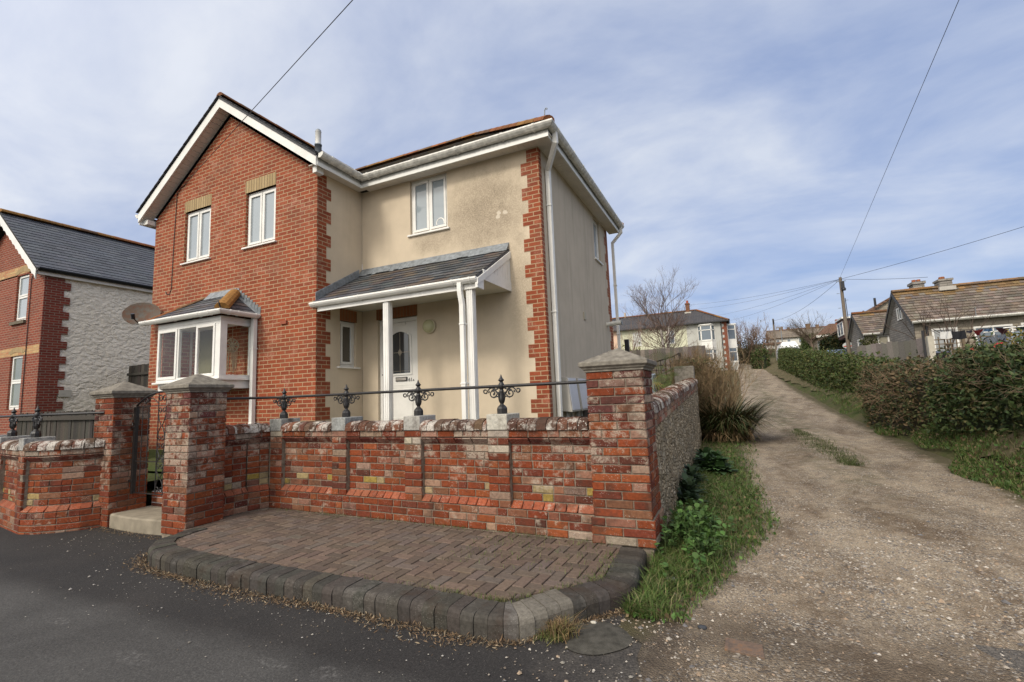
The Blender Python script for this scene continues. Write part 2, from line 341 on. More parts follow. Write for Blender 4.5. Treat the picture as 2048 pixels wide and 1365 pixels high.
def window(parent, O, ud, u0, u1, z0, z1, cols=2, inset=.055, pane=None, sill=True, fr=.05, transom=None, name='window', sash=True, mat=None, horns=.05):
    mat = mat or m_upvc; f = MB(); d1 = -inset; d0 = -inset-.07
    B = lambda a, b, c, d, e=0., mb=f: mb.obox(O, ud, a, b, d0, d1+e, c, d)
    B(u0, u1, z0, z0+fr); B(u0, u1, z1-fr, z1); B(u0, u0+fr, z0+fr, z1-fr); B(u1-fr, u1, z0+fr, z1-fr)
    w = (u1-u0-2*fr)/cols; p = MB()
    for i in range(cols):
        a = u0+fr+i*w; b = a+w
        if i: B(a-.018, a+.018, z0+fr, z1-fr, .002)
        a += .019 if i else .002; b -= .019 if i < cols-1 else .002; c, d = z0+fr+.002, z1-fr-.002
        zz = [(c, d)] if transom is None else [(c, z0+(z1-z0)*transom-.016), (z0+(z1-z0)*transom+.016, d)]
        if transom is not None: B(a, b, zz[0][1], zz[1][0], .001)
        for c2, d2 in zz:
            s_ = .045 if sash else .008
            if sash:
                B(a, b, c2, c2+s_, .016); B(a, b, d2-s_, d2, .016); B(a, a+s_, c2+s_, d2-s_, .016); B(b-s_, b, c2+s_, d2-s_, .016)
            p.obox(O, ud, a+s_-.004, b-s_+.004, -inset-.045, -inset-.012, c2+s_-.004, d2-s_+.004)
    fo = f.build(name, mat, parent, .004); p.build('pane', pane or m_pane_net, fo)
    if sill: MB().obox(O, ud, u0-horns, u1+horns, -inset-.02, .045, z0-.035, z0-.003).build('sill', mat, fo, .006)
    return fo

SL = [(.075, .08, .09), (.06, .065, .075), (.09, .092, .098), (.085, .075, .07), (.05, .055, .062)]
def slates(mb, O, U, V, w, l, sw=.25, g=.19, clip=None, pal=SL, th=.008, lift=.012, va=.22, rowcol=None):
    O, U, V = Vector(O), Vector(U).normalized(), Vector(V).normalized(); N = U.cross(V).normalized()
    if N.z < 0: N = -N
    r = 0; v = 0.
    while v < l-.02:
        v1 = min(v+g, l); u = -(sw/2 if r % 2 else 0.)
        while u < w:
            a, b = max(u, 0.), min(u+sw-.006, w)
            if clip:
                ca, cb = clip((v+v1)/2); a, b = max(a, ca), min(b, cb)
            if b-a > .02:
                c = jit(random.choice(pal), va)
                if rowcol: c = rowcol(c, (a+b)/2, v)
                j = random.uniform(0, .003); vb = v-random.uniform(0, .006)
                P = [O+U*a+V*vb+N*(lift+j), O+U*b+V*vb+N*(lift+j+random.uniform(-.001, .001)), O+U*b+V*v1+N*.003, O+U*a+V*v1+N*.003]
                Q = [p-N*th for p in P[:2]]
                mb.add(P+Q, [(0, 1, 2, 3), (4, 5, 1, 0), (0, 3, 4), (1, 5, 2)], c)
            u += sw
        v = v1; r += 1
    return mb

# ---- individually laid old bricks
BR = [((.19, .046, .018), 5), ((.16, .038, .016), 4), ((.13, .034, .019), 3), ((.21, .060, .023), 2.5), ((.092, .030, .020), 1), ((.25, .20, .15), .1), ((.17, .075, .042), 1.5)]
def brickcol(extra=()):
    P = BR+list(extra); c = random.choices([p[0] for p in P], [p[1] for p in P])[0]
    if random.random() < .16: t = random.uniform(.1, .5); c = tuple(lerp(a, b, t) for a, b in zip(c, (.36, .29, .22)))
    return jit(c, .14)
def one_brick(mb, q, u0, u1, z0, z1, d, col, ch=.006, back=.03, slope=0., j=.0016):
    """q(u,d,z)->xyz ; front plane at d; slope leans the top back (+) or the bottom back (-)"""
    R = lambda: random.uniform(-j, j)
    dd = d+random.uniform(-.0025, .0025); db, dt = dd+(-slope if slope < 0 else 0)*-1, dd
    dlow = dd-(abs(slope) if slope < 0 else 0); dtop = dd-(slope if slope > 0 else 0)
    o = [q(u0+R(), dlow-ch, z0+R()), q(u1+R(), dlow-ch, z0+R()), q(u1+R(), dtop-ch, z1+R()), q(u0+R(), dtop-ch, z1+R())]
    i = [q(u0+ch, dlow+R(), z0+ch+R()), q(u1-ch, dlow+R(), z0+ch+R()), q(u1-ch, dtop+R(), z1-ch+R()), q(u0+ch, dtop+R(), z1-ch+R())]
    bk = [q(u0, min(dlow, dtop)-back, z0), q(u1, min(dlow, dtop)-back, z0), q(u1, min(dlow, dtop)-back, z1), q(u0, min(dlow, dtop)-back, z1)]
    mb.add(i+o+bk, [(0, 1, 2, 3), (4, 5, 1, 0), (5, 6, 2, 1), (6, 7, 3, 2), (7, 4, 0, 3), (8, 9, 5, 4), (9, 10, 6, 5), (10, 11, 7, 6), (11, 8, 4, 7)], col)
def frame2(P, Q):
    P, Q = Vector(P), Vector(Q); t = (Q-P).normalized(); n = Vector((t.y, -t.x)); L = (Q-P).length
    return (lambda u, d, z: (P.x+t.x*u+n.x*d, P.y+t.y*u+n.y*d, z)), L, t, n
def brick_run(mb, q, u0, u1, z0, h, d, row, bl=.225, mj=.011, colf=brickcol, slope=0., flemish=True, hd=.118, pats=None):
    pat = ([bl, bl, bl, hd, bl, bl, hd] if flemish else [bl]) if pats is None else pats[row % 2]
    k = 0; u = u0-(0 if row % 2 == 0 or pats else bl/2); i = (row*3) % len(pat) if flemish and not pats else 0
    while u < u1-.015:
        w = pat[(i+k) % len(pat)]*random.uniform(.97, 1.03); a, b = max(u, u0), min(u+w, u1)
        if u1-b < .05: b = u1
        if b-a > .02: one_brick(mb, q, a+mj/2 if a > u0 else a, b-mj/2 if b < u1 else b, z0+mj/2, z0+h-mj/2, d, colf(), slope=slope)
        u = b if b == u1 else u+w; k += 1
def coping_run(mb, q, u0, u1, z0, r=.125, h=.115, depth=.25, colf=None, w=.108, over=.025, zend=None):
    u = u0; n = 9
    cols = [(.105, .046, .030), (.13, .055, .035), (.08, .042, .030), (.10, .062, .042)]
    while u < u1-.02:
        b = min(u+w*random.uniform(.92, 1.08), u1)
        zz = z0 if zend is None else lerp(z0, zend, (u-u0)/(u1-u0)); zz += random.uniform(-.004, .004)
        hh = h*random.uniform(.95, 1.04); prof = []
        for i in range(n+1):
            t = PI*i/n; prof.append((over-(depth+2*over)*(.5-.5*math.cos(t)), zz+hh*(abs(math.sin(t))**.62)))
        vs = [q(uu, d, z) for uu in (u+.004, b-.004) for d, z in prof]
        m = n+1
        fs = [(i, m+i, m+i+1, i+1) for i in range(n)]+[tuple(range(m)), tuple(range(2*m-1, m-1, -1))]
        mb.add(vs, fs, jit(random.choice(cols), .2)); u = b
def pier(name, label, x0, x1, y0, y1, z0, z1, cap, group=None, ch=.079, flare=0, cat='gate pier'):
    t = thing(name, label, cat, ((x0+x1)/2, (y0+y1)/2, z0), 0, group)
    b = MB(); m = MB(); n = round((z1-z0)/ch); h = (z1-z0)/n
    m.box(x0+.012, x1-.012, y0+.012, y1-.012, z0-.2, z1)
    for r in range(n):
        e = (.02 if r < 3 else 0.) if flare else 0.
        ex = lambda c: [(.12, .06, .05)]
        X0, X1, Y0, Y1 = x0-e, x1+e, y0-e, y1+e
        top = r > n-7
        cf = (lambda: brickcol([((.10, .035, .03), 9)])) if top else brickcol
        if e: m.box(X0+.012, X1-.012, Y0+.012, Y1-.012, z0+r*h, z0+(r+1)*h-.002)
        for P, Q, o in (((X0, Y0), (X1, Y0), 0), ((X1, Y0), (X1, Y1), 1), ((X1, Y1), (X0, Y1), 0), ((X0, Y1), (X0, Y0), 1)):
            q, L, _, _ = frame2(P, Q)
            brick_run(b, q, .002, L-.002, z0+r*h, h, 0., r+o, colf=cf, pats=((L*.22, L*.48, L*.30), (L*.5, L*.5)))
    b.build('brickwork', m_old, t); m.build('mortar', m_mortar, t)
    c = MB(); o = .055; cx, cy = (x0+x1)/2, (y0+y1)/2
    R = lambda e, z: [(x0-e, y0-e, z), (x1+e, y0-e, z), (x1+e, y1+e, z), (x0-e, y1+e, z)]
    lv = [R(.012, z1-.004), R(.012, z1+.012), R(.03, z1+.026), R(.03, z1+.034), R(o, z1+.052), R(o, z1+.088)]
    vs = sum(lv, []); fs = [(4*i+j, 4*i+(j+1) % 4, 4*i+4+(j+1) % 4, 4*i+4+j) for i in range(len(lv)-1) for j in range(4)]
    k = len(vs); vs.append((cx, cy, z1+cap)); fs += [(k-4+j, k-4+(j+1) % 4, k) for j in range(4)]; fs.append((3, 2, 1, 0))
    c.add(vs, fs).build('cap', m_conc, t, .008)
    return t

# ---- foliage
def leaves(mb, P, size, cols, up=.3, aspect=.5, var=.55, outdir=None):
    n = len(P); P = np.asarray(P, float)
    d = rng.normal(size=(n, 3)); d[:, 2] += up
    if outdir is not None: d += outdir
    d /= np.linalg.norm(d, axis=1)[:, None]; r = rng.normal(size=(n, 3)); s = np.cross(d, r); s /= np.linalg.norm(s, axis=1)[:, None]; nn = np.cross(d, s)
    L = size*(1+var*rng.uniform(-1, 1, n))[:, None]; w = L*aspect
    V = np.stack([P, P+d*L*.5+s*w*.5+nn*L*.08, P+d*L, P+d*L*.5-s*w*.5+nn*L*.08], 1).reshape(-1, 3)
    F = np.arange(4*n).reshape(n, 4); c = np.asarray(cols)[rng.integers(0, len(cols), n)]*(1+.3*rng.uniform(-1, 1, n))[:, None]
    return mb.arrays(V, F, c)
def blades(mb, P, h, cols, w=.006, lean=.4, var=.5):
    n = len(P); P = np.asarray(P, float); a = rng.uniform(0, 2*PI, n); b = a+PI/2+rng.normal(size=n)*.5
    H = (h*(1+var*rng.uniform(-1, 1, n)))[:, None] if np.ndim(h) == 0 else (h*(1+var*rng.uniform(-1, 1, n)))[:, None]
    s = np.stack([np.cos(a), np.sin(a), 0*a], 1)*w*.5; l = np.stack([np.cos(b), np.sin(b), 0*a], 1)*H*lean*rng.uniform(0, 1.4, n)[:, None]; z = np.array([0, 0, 1.])
    V = np.stack([P-s, P+s, P+s*.7+l*.35+z*H*.6, P-s*.7+l*.35+z*H*.6, P+l+z*H*.92], 1).reshape(-1, 3)
    i = np.arange(n)*5; F4 = np.stack([i, i+1, i+2, i+3], 1); F3 = np.stack([i+3, i+2, i+4], 1)
    c = np.asarray(cols)[rng.integers(0, len(cols), n)]*(1+.35*rng.uniform(-1, 1, n))[:, None]
    o = len(mb.v); mb.v += [tuple(q) for q in V.tolist()]
    mb.f += [tuple(o+k for k in f) for f in F4.tolist()]+[tuple(o+k for k in f) for f in F3.tolist()]
    mb.c += [tuple(q) for q in c.tolist()]*2; mb.sm += [False]*(2*n); return mb
def pebbles(mb, P, size, cols):
    n = len(P); P = np.asarray(P, float); base = np.array([(1, 0, 0), (.3, .95, 0), (-.8, .6, 0), (-.8, -.6, 0), (.3, -.95, 0), (.15, .1, .8)])
    s = size*np.exp(rng.normal(size=n)*.45); a = rng.uniform(0, 2*PI, n); asp = rng.uniform(.6, 1., n)
    B = np.repeat(base[None], n, 0)*(1+.25*rng.uniform(-1, 1, (n, 6, 1))); B[:, :, 1] *= asp[:, None]; B *= s[:, None, None]; B[:, :, 2] *= rng.uniform(.5, 1., n)[:, None]
    x = B[:, :, 0]*np.cos(a)[:, None]-B[:, :, 1]*np.sin(a)[:, None]; y = B[:, :, 0]*np.sin(a)[:, None]+B[:, :, 1]*np.cos(a)[:, None]
    V = (np.stack([x, y, B[:, :, 2]], 2)+P[:, None]).reshape(-1, 3); i = np.arange(n)*6
    F = np.concatenate([np.stack([i+k, i+(k+1) % 5, i+5], 1) for k in range(5)])
    c = np.asarray(cols)[rng.integers(0, len(cols), n)]*(1+.25*rng.uniform(-1, 1, n))[:, None]
    return mb.arrays(V, F, np.tile(c, (5, 1)))
def twig_path(p, d, L, n=5, wob=.25, grav=0.):
    p = Vector(p); d = Vector(d).normalized(); pts = [p.copy()]
    for i in range(n):
        d = (d+Vector((random.gauss(0, wob), random.gauss(0, wob), random.gauss(0, wob)+grav))).normalized(); p = p+d*L/n; pts.append(p.copy())
    return pts
def branch(mb, p, d, L, r, depth, col, spread=.6, nsub=3, upb=.15, shrink=.68, n0=5, sides=5):
    pts = twig_path(p, d, L, 4, .12, upb*.3); mb.tube(pts, [lerp(r, r*.55, i/4) for i in range(5)], sides if depth > 1 else 3, jit(col, .15), False)
    if depth <= 0: return
    for k in range(nsub+random.randint(0, 1)):
        i = random.choice([2, 3, 4, 4]); dd = (pts[i]-pts[i-1]).normalized()
        nd = (dd+Vector((random.gauss(0, spread), random.gauss(0, spread), random.gauss(0, spread)*.7+upb))).normalized()
        branch(mb, pts[i], nd, L*shrink*random.uniform(.75, 1.15), max(r*.52, .0035), depth-1, col, spread, nsub, upb, shrink, n0, sides)

# ---- ground heights
def zt(y):
    q = max(y, 5.)-5
    return .022*q+.00085*q*q if q < 65 else .022*65+.00085*65*65+.13*min(q-65, 30)
def height(x, y):
    b = zt(y); t = sstep(3.0, 4.5, x)*sstep(2.5, 7.5, y)
    return lerp(b, max(1.5, b+.55), t)
def E(o): return o

# ================================================================== SETTING
def grid(name, xs, ys, hf, mat, skip=None):
    mb = MB(); nx, ny = len(xs), len(ys)
    mb.v = [(x, y, hf(x, y)) for y in ys for x in xs]
    for j in range(ny-1):
        for i in range(nx-1):
            if skip and skip((xs[i]+xs[i+1])/2, (ys[j]+ys[j+1])/2): continue
            mb.f.append((j*nx+i, j*nx+i+1, (j+1)*nx+i+1, (j+1)*nx+i)); mb.c.append((.3, .3, .3)); mb.sm.append(True)
    return struct(mb.build(name, mat))
def rngs(*segs):
    o = []
    for a, b, s in segs: o += list(np.arange(a, b-1e-6, s))
    return o+[segs[-1][1]]

# base ground: rough grass / soil to the horizon
def mk_ground():
    N = NT('rough_grass_soil'); p = N.pos(); a = N.noise(p, .7, 6, .65); b = N.noise(p, 9, 6, .7)
    col = N.mix(N.ramp(a, (.38, 0.), (.6, 1.)), (.055, .075, .022), (.10, .085, .045)); col = N.mix(N.ramp(b, (.35, 0.), (.7, .7)), col, (.03, .042, .012))
    return N.principled(col, .95, N.bump(b, .8, .03), .1)
m_ground = mk_ground()
grid('ground', rngs((-600, -60, 90), (-60, -14, 5), (-14, 14, .5), (14, 60, 4), (60, 600, 90)), rngs((-300, -20, 70), (-20, 2, 2), (2, 40, .5), (40, 110, 2.5), (110, 900, 130)), lambda x, y: height(x, y)-.03-(.12 if -1 < x < 3.6 and y < 66 else 0), m_ground)

# asphalt road with a darker footway strip
WORN = [(-3.49, 1.83, .20, .07), (-4.62, 1.93, .12, .05), (-2.22, 2.14, .10, .07), (-2.6, 2.1, .16, .04)]
def mk_asphalt():
    N = NT('asphalt'); p = N.pos(); x, y, z = N.sep(p)
    big = N.noise(p, .9, 6, .6, .5); fine = N.noise(p, 85, 5, .8); vor = N.voro(p, 190, 'Color')
    edge = N.math('ADD', y, N.math('MULTIPLY', N.math('SUBTRACT', N.noise(p, 1.2, 5, .6), .5), .30))
    strip = N.ramp(N.math('SUBTRACT', edge, 2.08), (.0, 0.), (.22, 1.))
    rc = N.mix(N.ramp(big, (.35, 0.), (.65, 1.)), (.045, .0435, .0415), (.064, .062, .059))
    sc = N.mix(N.ramp(big, (.35, 0.), (.7, 1.)), (.021, .0198, .0195), (.034, .031, .029))
    col = N.mix(strip, rc, sc)
    r = N.math('MULTIPLY', N.ramp(N.noise(p, 26, 5, .7), (.60, 0.), (.68, 1.)), N.ramp(N.noise(N.scale(p, (1., 2.4, 1.)), 1.9, 3), (.62, 0.), (.70, .8)))
    col = N.mix(N.math('MULTIPLY', r, N.math('SUBTRACT', 1.0, strip)), col, (.15, .145, .14))
    for (mx_, my_, rx_, ry_) in WORN:      # last flakes of old road paint
        d_ = N.math('ADD', N.math('POWER', N.math('DIVIDE', N.math('SUBTRACT', x, mx_), rx_), 2.), N.math('POWER', N.math('DIVIDE', N.math('SUBTRACT', y, my_), ry_), 2.))
        col = N.mix(N.math('MULTIPLY', N.ramp(d_, (.5, .8), (1., 0.)), N.ramp(N.noise(p, 34, 5, .75), (.48, 0.), (.60, .55))), col, (.15, .145, .138))
    sp = N.ramp(N.voro(p, 105), (.10, 1.), (.19, 0.)); gate = N.ramp(N.noise(p, 55, 2), (.52, 0.), (.6, 1.))
    col = N.mix(N.math('MULTIPLY', N.math('MULTIPLY', sp, gate), .55), col, (.30, .28, .25))
    # a sandy wash of grit toward the lane mouth
    gr = N.ramp(N.math('ADD', x, N.math('MULTIPLY', N.noise(p, 2.2, 6, .65), 1.1)), (.0, 0.), (1.0, 1.))
    gr2 = N.math('MULTIPLY', N.ramp(N.math('ADD', N.math('MULTIPLY', x, .5), N.math('ADD', N.noise(p, 2.2, 6, .65), .35)), (.28, 0.), (.75, 1.)), N.ramp(N.noise(p, 70, 3, .7), (.4, .2), (.6, 1.)))
    col = N.mix(N.math('MULTIPLY', gr2, .75), col, (.17, .15, .125))
    col = N.mix(1.0, col, N.ramp(fine, (.30, .45), (.50, .95), (.72, 1.75)), 'MULTIPLY')
    return N.principled(col, .88, N.bump(N.math('ADD', fine, N.noise(p, 60, 3)), .6, .006), .3)
m_asphalt = mk_asphalt()
grid('road', rngs((-60, -14, 4), (-14, 8, .5), (8, 60, 4)), rngs((-14, 0, 2), (0, 3.7, .37)), lambda x, y: .0-.004, m_asphalt)
mb = MB().add([(-60, 3.7, -.004), (-7.9, 3.7, -.004), (-7.9, 4.2, -.004), (-60, 4.2, -.004)], [(0, 1, 2, 3)])

# lane of compacted gravel
LEFT = [(2.0, -.75), (3.3, -.72), (4.4, -.36), (5.8, .06), (9.6, .0), (15, .34), (26, .62), (40, .75), (53, .8), (60, .2), (66, -1.5)]
RIGHT = [(2.0, 9.0), (3.3, 7.0), (5., 4.6), (6.5, 3.4), (7.7, 3.0), (11.7, 3.22), (15, 3.3), (19, 3.42), (32, 3.5), (45, 3.2), (55, 2.7), (60, 2.2), (66, .8)]
def pl(T, y):
    if y <= T[0][0]: return T[0][1]
    for (a, u), (b, v) in zip(T, T[1:]):
        if y <= b: return lerp(u, v, (y-a)/(b-a))
    return T[-1][1]
def mk_gravel():
    N = NT('compacted_gravel'); p = N.pos(); x, y, z = N.sep(p)
    big = N.noise(N.scale(p, (1.2, .45, 1.)), 1.25, 7, .62, .8); mid = N.noise(p, 7, 6, .65)
    t = N.math('ADD', N.math('MULTIPLY', big, .65), N.math('MULTIPLY', mid, .35))
    base = N.mix(N.ramp(t, (.40, 0.), (.50, .5), (.60, 1.)), (.125, .088, .056), (.35, .285, .205))
    stc = N.voro(p, 75, 'Color'); sx, sy, sz = N.sep(stc)
    st = N.ramp(sx, (.0, (.075, .075, .078)), (.25, (.20, .175, .145)), (.5, (.34, .29, .225)), (.72, (.16, .12, .085)), (.9, (.50, .46, .40)), interp='CONSTANT')
    st2x, _, _ = N.sep(N.voro(p, 155, 'Color'))
    st2 = N.ramp(st2x, (0., .55), (1., 1.5))
    dens = N.ramp(N.noise(p, 2.3, 6, .65, 1.), (.40, .12), (.60, 1.))
    col = N.mix(N.math('MULTIPLY', dens, N.ramp(sz, (.35, 0.), (.45, .85))), base, st); col = N.mix(.7, col, st2, 'MULTIPLY')
    # moss & grass stains along the middle and the edges
    cen = N.math('ABSOLUTE', N.math('SUBTRACT', x, 1.55)); ms = N.math('MULTIPLY', N.ramp(cen, (.10, 1.), (.75, 0.)), N.ramp(N.noise(p, 2.7, 6, .7), (.46, 0.), (.62, .75)))
    ms = N.math('MULTIPLY', ms, N.ramp(N.math('MULTIPLY', N.math('SUBTRACT', y, 6.), .2), (0., 0.), (1., 1.)))
    col = N.mix(ms, col, (.055, .06, .022))
    # dark damp soil at the mouth of the lane
    dp = N.math('MULTIPLY', N.ramp(N.math('ADD', N.math('ABSOLUTE', N.math('SUBTRACT', y, 3.25)), N.math('MULTIPLY', N.math('SUBTRACT', N.noise(p, 1.6, 5, .6), .5), 1.6)), (.0, 1.), (.7, 0.)), .65)
    col = N.mix(dp, col, (.07, .053, .038))
    ed = N.math('MULTIPLY', N.ramp(N.math('ADD', x, N.math('MULTIPLY', N.noise(p, 5, 5, .7), .5)), (-.42+1, 1.), (-.05+1, 0.)) if False else N.ramp(N.math('ADD', N.math('ADD', x, .75), N.math('MULTIPLY', N.math('SUBTRACT', N.noise(p, 6, 5, .7), .5), .6)), (.05, 1.), (.55, 0.)), N.ramp(y, (3.3/10, 1.), (3.5/10, 0.)) if False else N.math('LESS_THAN', y, 3.42))
    col = N.mix(N.math('MULTIPLY', ed, .85), col, (.050, .042, .034))
    le = N.math('MINIMUM', N.math('ADD', N.math('MULTIPLY', N.math('SUBTRACT', y, 3.3), .31), -.74), -.02)
    fr = N.ramp(N.math('ADD', N.math('SUBTRACT', x, le), N.math('MULTIPLY', N.math('SUBTRACT', N.noise(p, 4, 6, .7), .5), .8)), (.0, 1.), (.22, 0.))
    yf = N.ramp(N.math('MULTIPLY', y, .05), (.66, 1.), (.75, 0.)); col = N.mix(N.math('MULTIPLY', N.math('MULTIPLY', fr, yf), .85), col, (.075, .066, .032))
    re = N.math('MAXIMUM', N.math('ADD', N.math('MULTIPLY', N.math('SUBTRACT', y, 7.5), .012), 3.02), N.math('SUBTRACT', 13.0, N.math('MULTIPLY', y, 1.45)))
    fr2 = N.ramp(N.math('ADD', N.math('SUBTRACT', re, x), N.math('MULTIPLY', N.math('SUBTRACT', N.noise(p, 4, 6, .7), .5), .8)), (.0, 1.), (.22, 0.))
    col = N.mix(N.math('MULTIPLY', fr2, .85), col, (.075, .066, .032))
    d = N.voro(p, 75); h = N.math('ADD', N.math('MULTIPLY', d, -1.2), N.math('ADD', N.noise(p, 24, 5, .7), N.math('MULTIPLY', N.voro(p, 155), -.5)))
    return N.principled(col, .92, N.bump(h, .75, .014), .2)
m_gravel = mk_gravel()
mb = MB(); ys = rngs((2.0, 8, .15), (8, 20, .3), (20, 66, 1.)); K = 40
def lane_z(x, y, t):
    rut = -.03*math.exp(-((x-.75)/.28)**2)-.03*math.exp(-((x-2.3)/.28)**2)+.015*math.exp(-((x-1.5)/.4)**2)
    return zt(y)+.004+rut*sstep(4, 7, y)+.012*math.sin(x*2.1+y*1.3)*math.sin(y*1.7-x)*sstep(2.2, 3.4, y)*sstep(0, .15, t)*sstep(1, .85, t)
for y in ys:
    a, b = (-.66+.07*math.sin(9*y)+.05*math.sin(23*y) if y < 3.25 else -.76 if y < 13 else pl(LEFT, y)-.25), pl(RIGHT, y)+.55
    for i in range(K+1):
        t = i/K; x = lerp(a, b, t)+(.07*math.sin(y*3.1)+.05*math.sin(y*7.7+i) if i in (0, K) else 0); mb.v.append((x, y, lane_z(x, y, t)))
for j in range(len(ys)-1):
    for i in range(K): mb.f.append((j*(K+1)+i, j*(K+1)+i+1, (j+1)*(K+1)+i+1, (j+1)*(K+1)+i)); mb.c.append((.3, .3, .3)); mb.sm.append(True)
struct(mb.build('gravel_lane', m_gravel))

# verges: soil sheet + grass
def mk_soil():
    N = NT('verge_soil'); p = N.pos(); a = N.noise(p, 5, 6, .7); b = N.noise(p, 60, 4, .7)
    col = N.mix(N.ramp(a, (.4, 0.), (.62, 1.)), (.06, .062, .024), (.15, .115, .075)); col = N.mix(1., col, N.ramp(b, (.25, .6), (.75, 1.4)), 'MULTIPLY')
    return N.principled(col, .95, N.bump(b, .7, .01), .1)
m_soil = mk_soil()
mb = MB(); ys = rngs((3.3, 14, .3), (14, 66, 1.5)); K = 6
for y in ys:
    b = pl(LEFT, y)-.18; b = max(b, -.73); a = -.74 if y < 12 else b-1.4
    for i in range(K+1): x = lerp(a, b, i/K); mb.v.append((x, y, zt(y)+.012+(.05*(1-i/K) if y > 4.6 else .01*(1-i/K))-.028*(i == K)))
for j in range(len(ys)-1):
    for i in range(K): mb.f.append((j*(K+1)+i, j*(K+1)+i+1, (j+1)*(K+1)+i+1, (j+1)*(K+1)+i)); mb.c.append((.3,)*3); mb.sm.append(True)
struct(mb.build('verge', m_soil))
mb = MB(); ys = rngs((4.5, 14, .3), (14, 66, 1.5)); K = 10
for y in ys:
    a = pl(RIGHT, y)+.30+.12*math.sin(y*1.7)+.08*math.sin(y*4.1); b = a+3.0
    for i in range(K+1): x = lerp(a, b, i/K); mb.v.append((x, y, height(x, y)+.010-.05*(i == 0)))
for j in range(len(ys)-1):
    for i in range(K): mb.f.append((j*(K+1)+i, j*(K+1)+i+1, (j+1)*(K+1)+i+1, (j+1)*(K+1)+i)); mb.c.append((.3,)*3); mb.sm.append(True)
struct(mb.build('verge', m_soil))

# raised garden behind the walls
def gz(x, y): return .47+min(.42, max(0., .16*(y-4.7)))+.35*sstep(12, 18, y)+(zt(y)-1.25 if zt(y) > 1.25 else 0)
mb = grid('garden_ground', rngs((-40, -20, 5), (-20, -.95, .35))+[-.80], rngs((4.85, 20, .35), (20, 60, 2)), gz, m_ground)
grid('garden_ground', rngs((-60, -13, 5), (-13, -8.0, .5)), [3.75, 4.3, 4.849], lambda x, y: .46, m_ground)

# paved island with kerb
Zp = .135
wu = Vector((.9994, -.0350)); wnm = Vector((wu.y, -wu.x)); W0 = Vector((-5.84, 4.624))
def wl(u, d=0.): return (W0.x+wu.x*u+wnm.x*d, W0.y+wu.y*u+wnm.y*d)
KP = [(-5.80, 3.60), (-5.77, 3.36), (-5.68, 3.13), (-5.5, 2.96), (-5.22, 2.86), (-4.8, 2.81), (-4.0, 2.79), (-3.0, 2.785), (-2.0, 2.78), (-1.52, 2.76), (-1.36, 2.80), (-1.22, 2.95), (-1.05, 3.17), (-.90, 3.36), (-.80, 3.48), (-.76, 3.62), (-.78, 3.95), (-.80, 4.42)]
def resample(P, step):
    P = [Vector(p) for p in P]; out = [P[0]]; acc = 0.
    for a, b in zip(P, P[1:]):
        L = (b-a).length; t = step-acc
        while t <= L: out.append(a.lerp(b, t/L)); t += step
        acc = L-(t-step)
    return out
kp = resample(KP, .101); mb = MB()
prof = [(.0, -.02), (.004, .098), (-.005, .122), (-.022, .138), (-.045, .144), (-.215, .146), (-.215, .0)]
for i, (a, b) in enumerate(zip(kp, kp[1:])):
    t = (b-a).normalized(); n = Vector((t.y, -t.x)); g = .004
    t0 = ((kp[i]-kp[i-1]).normalized() if i else t)+t; t1 = ((kp[i+2]-b).normalized() if i+2 < len(kp) else t)+t
    n0 = Vector((t0.y, -t0.x)).normalized(); n1 = Vector((t1.y, -t1.x)).normalized()
    c = jit((.056, .051, .043), .2); sh = random.gauss(0, .003); dz = random.gauss(0, .0025)
    loose = -1.40 < a.x < -1.12 and a.y < 3.1
    if loose: k_ = random.uniform(.8, 1.1); c = tuple(v*k_ for v in (.16, .145, .12)); sh += random.uniform(-.005, .02); dz += random.uniform(-.004, .014)
    if -1.5 < a.x < -1.40: c = jit((.13, .12, .105), .1)
    ring = lambda p, nn, s: [(p.x+nn.x*(d+sh)+t.x*s, p.y+nn.y*(d+sh)+t.y*s, max(-.02, z+dz)) for d, z in prof]
    A, Bq = ring(a, n0, g/2), ring(b, n1, -g/2); m = len(prof)
    mb.add(A+Bq, [(j, m+j, m+(j+1) % m, (j+1) % m) for j in range(m)]+[tuple(range(m-1, -1, -1)), tuple(range(m, 2*m))], c)
struct(mb.build('kerb', m_kerb))
inner = []
for i, p in enumerate(kp):
    t = (kp[min(i+1, len(kp)-1)]-kp[max(i-1, 0)]).normalized(); inner.append(Vector((p.x-t.y*.214, p.y+t.x*.214)))
poly = [p for p in inner if p.y < 4.40 and p.x > -5.83]
poly = [Vector((-5.835, 3.6)), *[p for p in poly if not (p.x < -5.5 and p.y > 3.4)], Vector(wl(4.86, .0)), Vector(wl(.1, 0.)), Vector((-5.92, 4.35)), Vector((-5.92, 3.6))]
under = MB(); under.add([(p.x, p.y, .118) for p in poly], [tuple(range(len(poly)))])
m_joint = m_plain('sand_joint', (.035, .030, .022), .95, .4, 20, .5)
struct(under.build('pavement_bed', m_joint))
def clip_poly(pts, a, b):      # keep left of a->b
    out = []; s = lambda p: (b.x-a.x)*(p.y-a.y)-(b.y-a.y)*(p.x-a.x)
    for i in range(len(pts)):
        p, q = pts[i], pts[(i+1) % len(pts)]; sp, sq = s(p), s(q)
        if sp >= 0: out.append(p)
        if (sp > 0 > sq) or (sp < 0 < sq): out.append(p.lerp(q, sp/(sp-sq)))
    return out
hull = [Vector((-5.92, 3.55)), Vector((-5.62, 3.33)), Vector((-5.40, 3.14)), Vector((-5.0, 3.04)), Vector((-4., 3.005)), Vector((-1.60, 2.985)), Vector((-1.03, 3.545)), Vector((-1.0, 3.66)), Vector((-1.015, 4.43)), Vector(wl(.1, .005)), Vector((-5.92, 4.35))]
pv = MB(); pal = [(.128, .094, .073), (.115, .086, .068), (.140, .102, .079), (.122, .097, .081), (.105, .079, .063)]
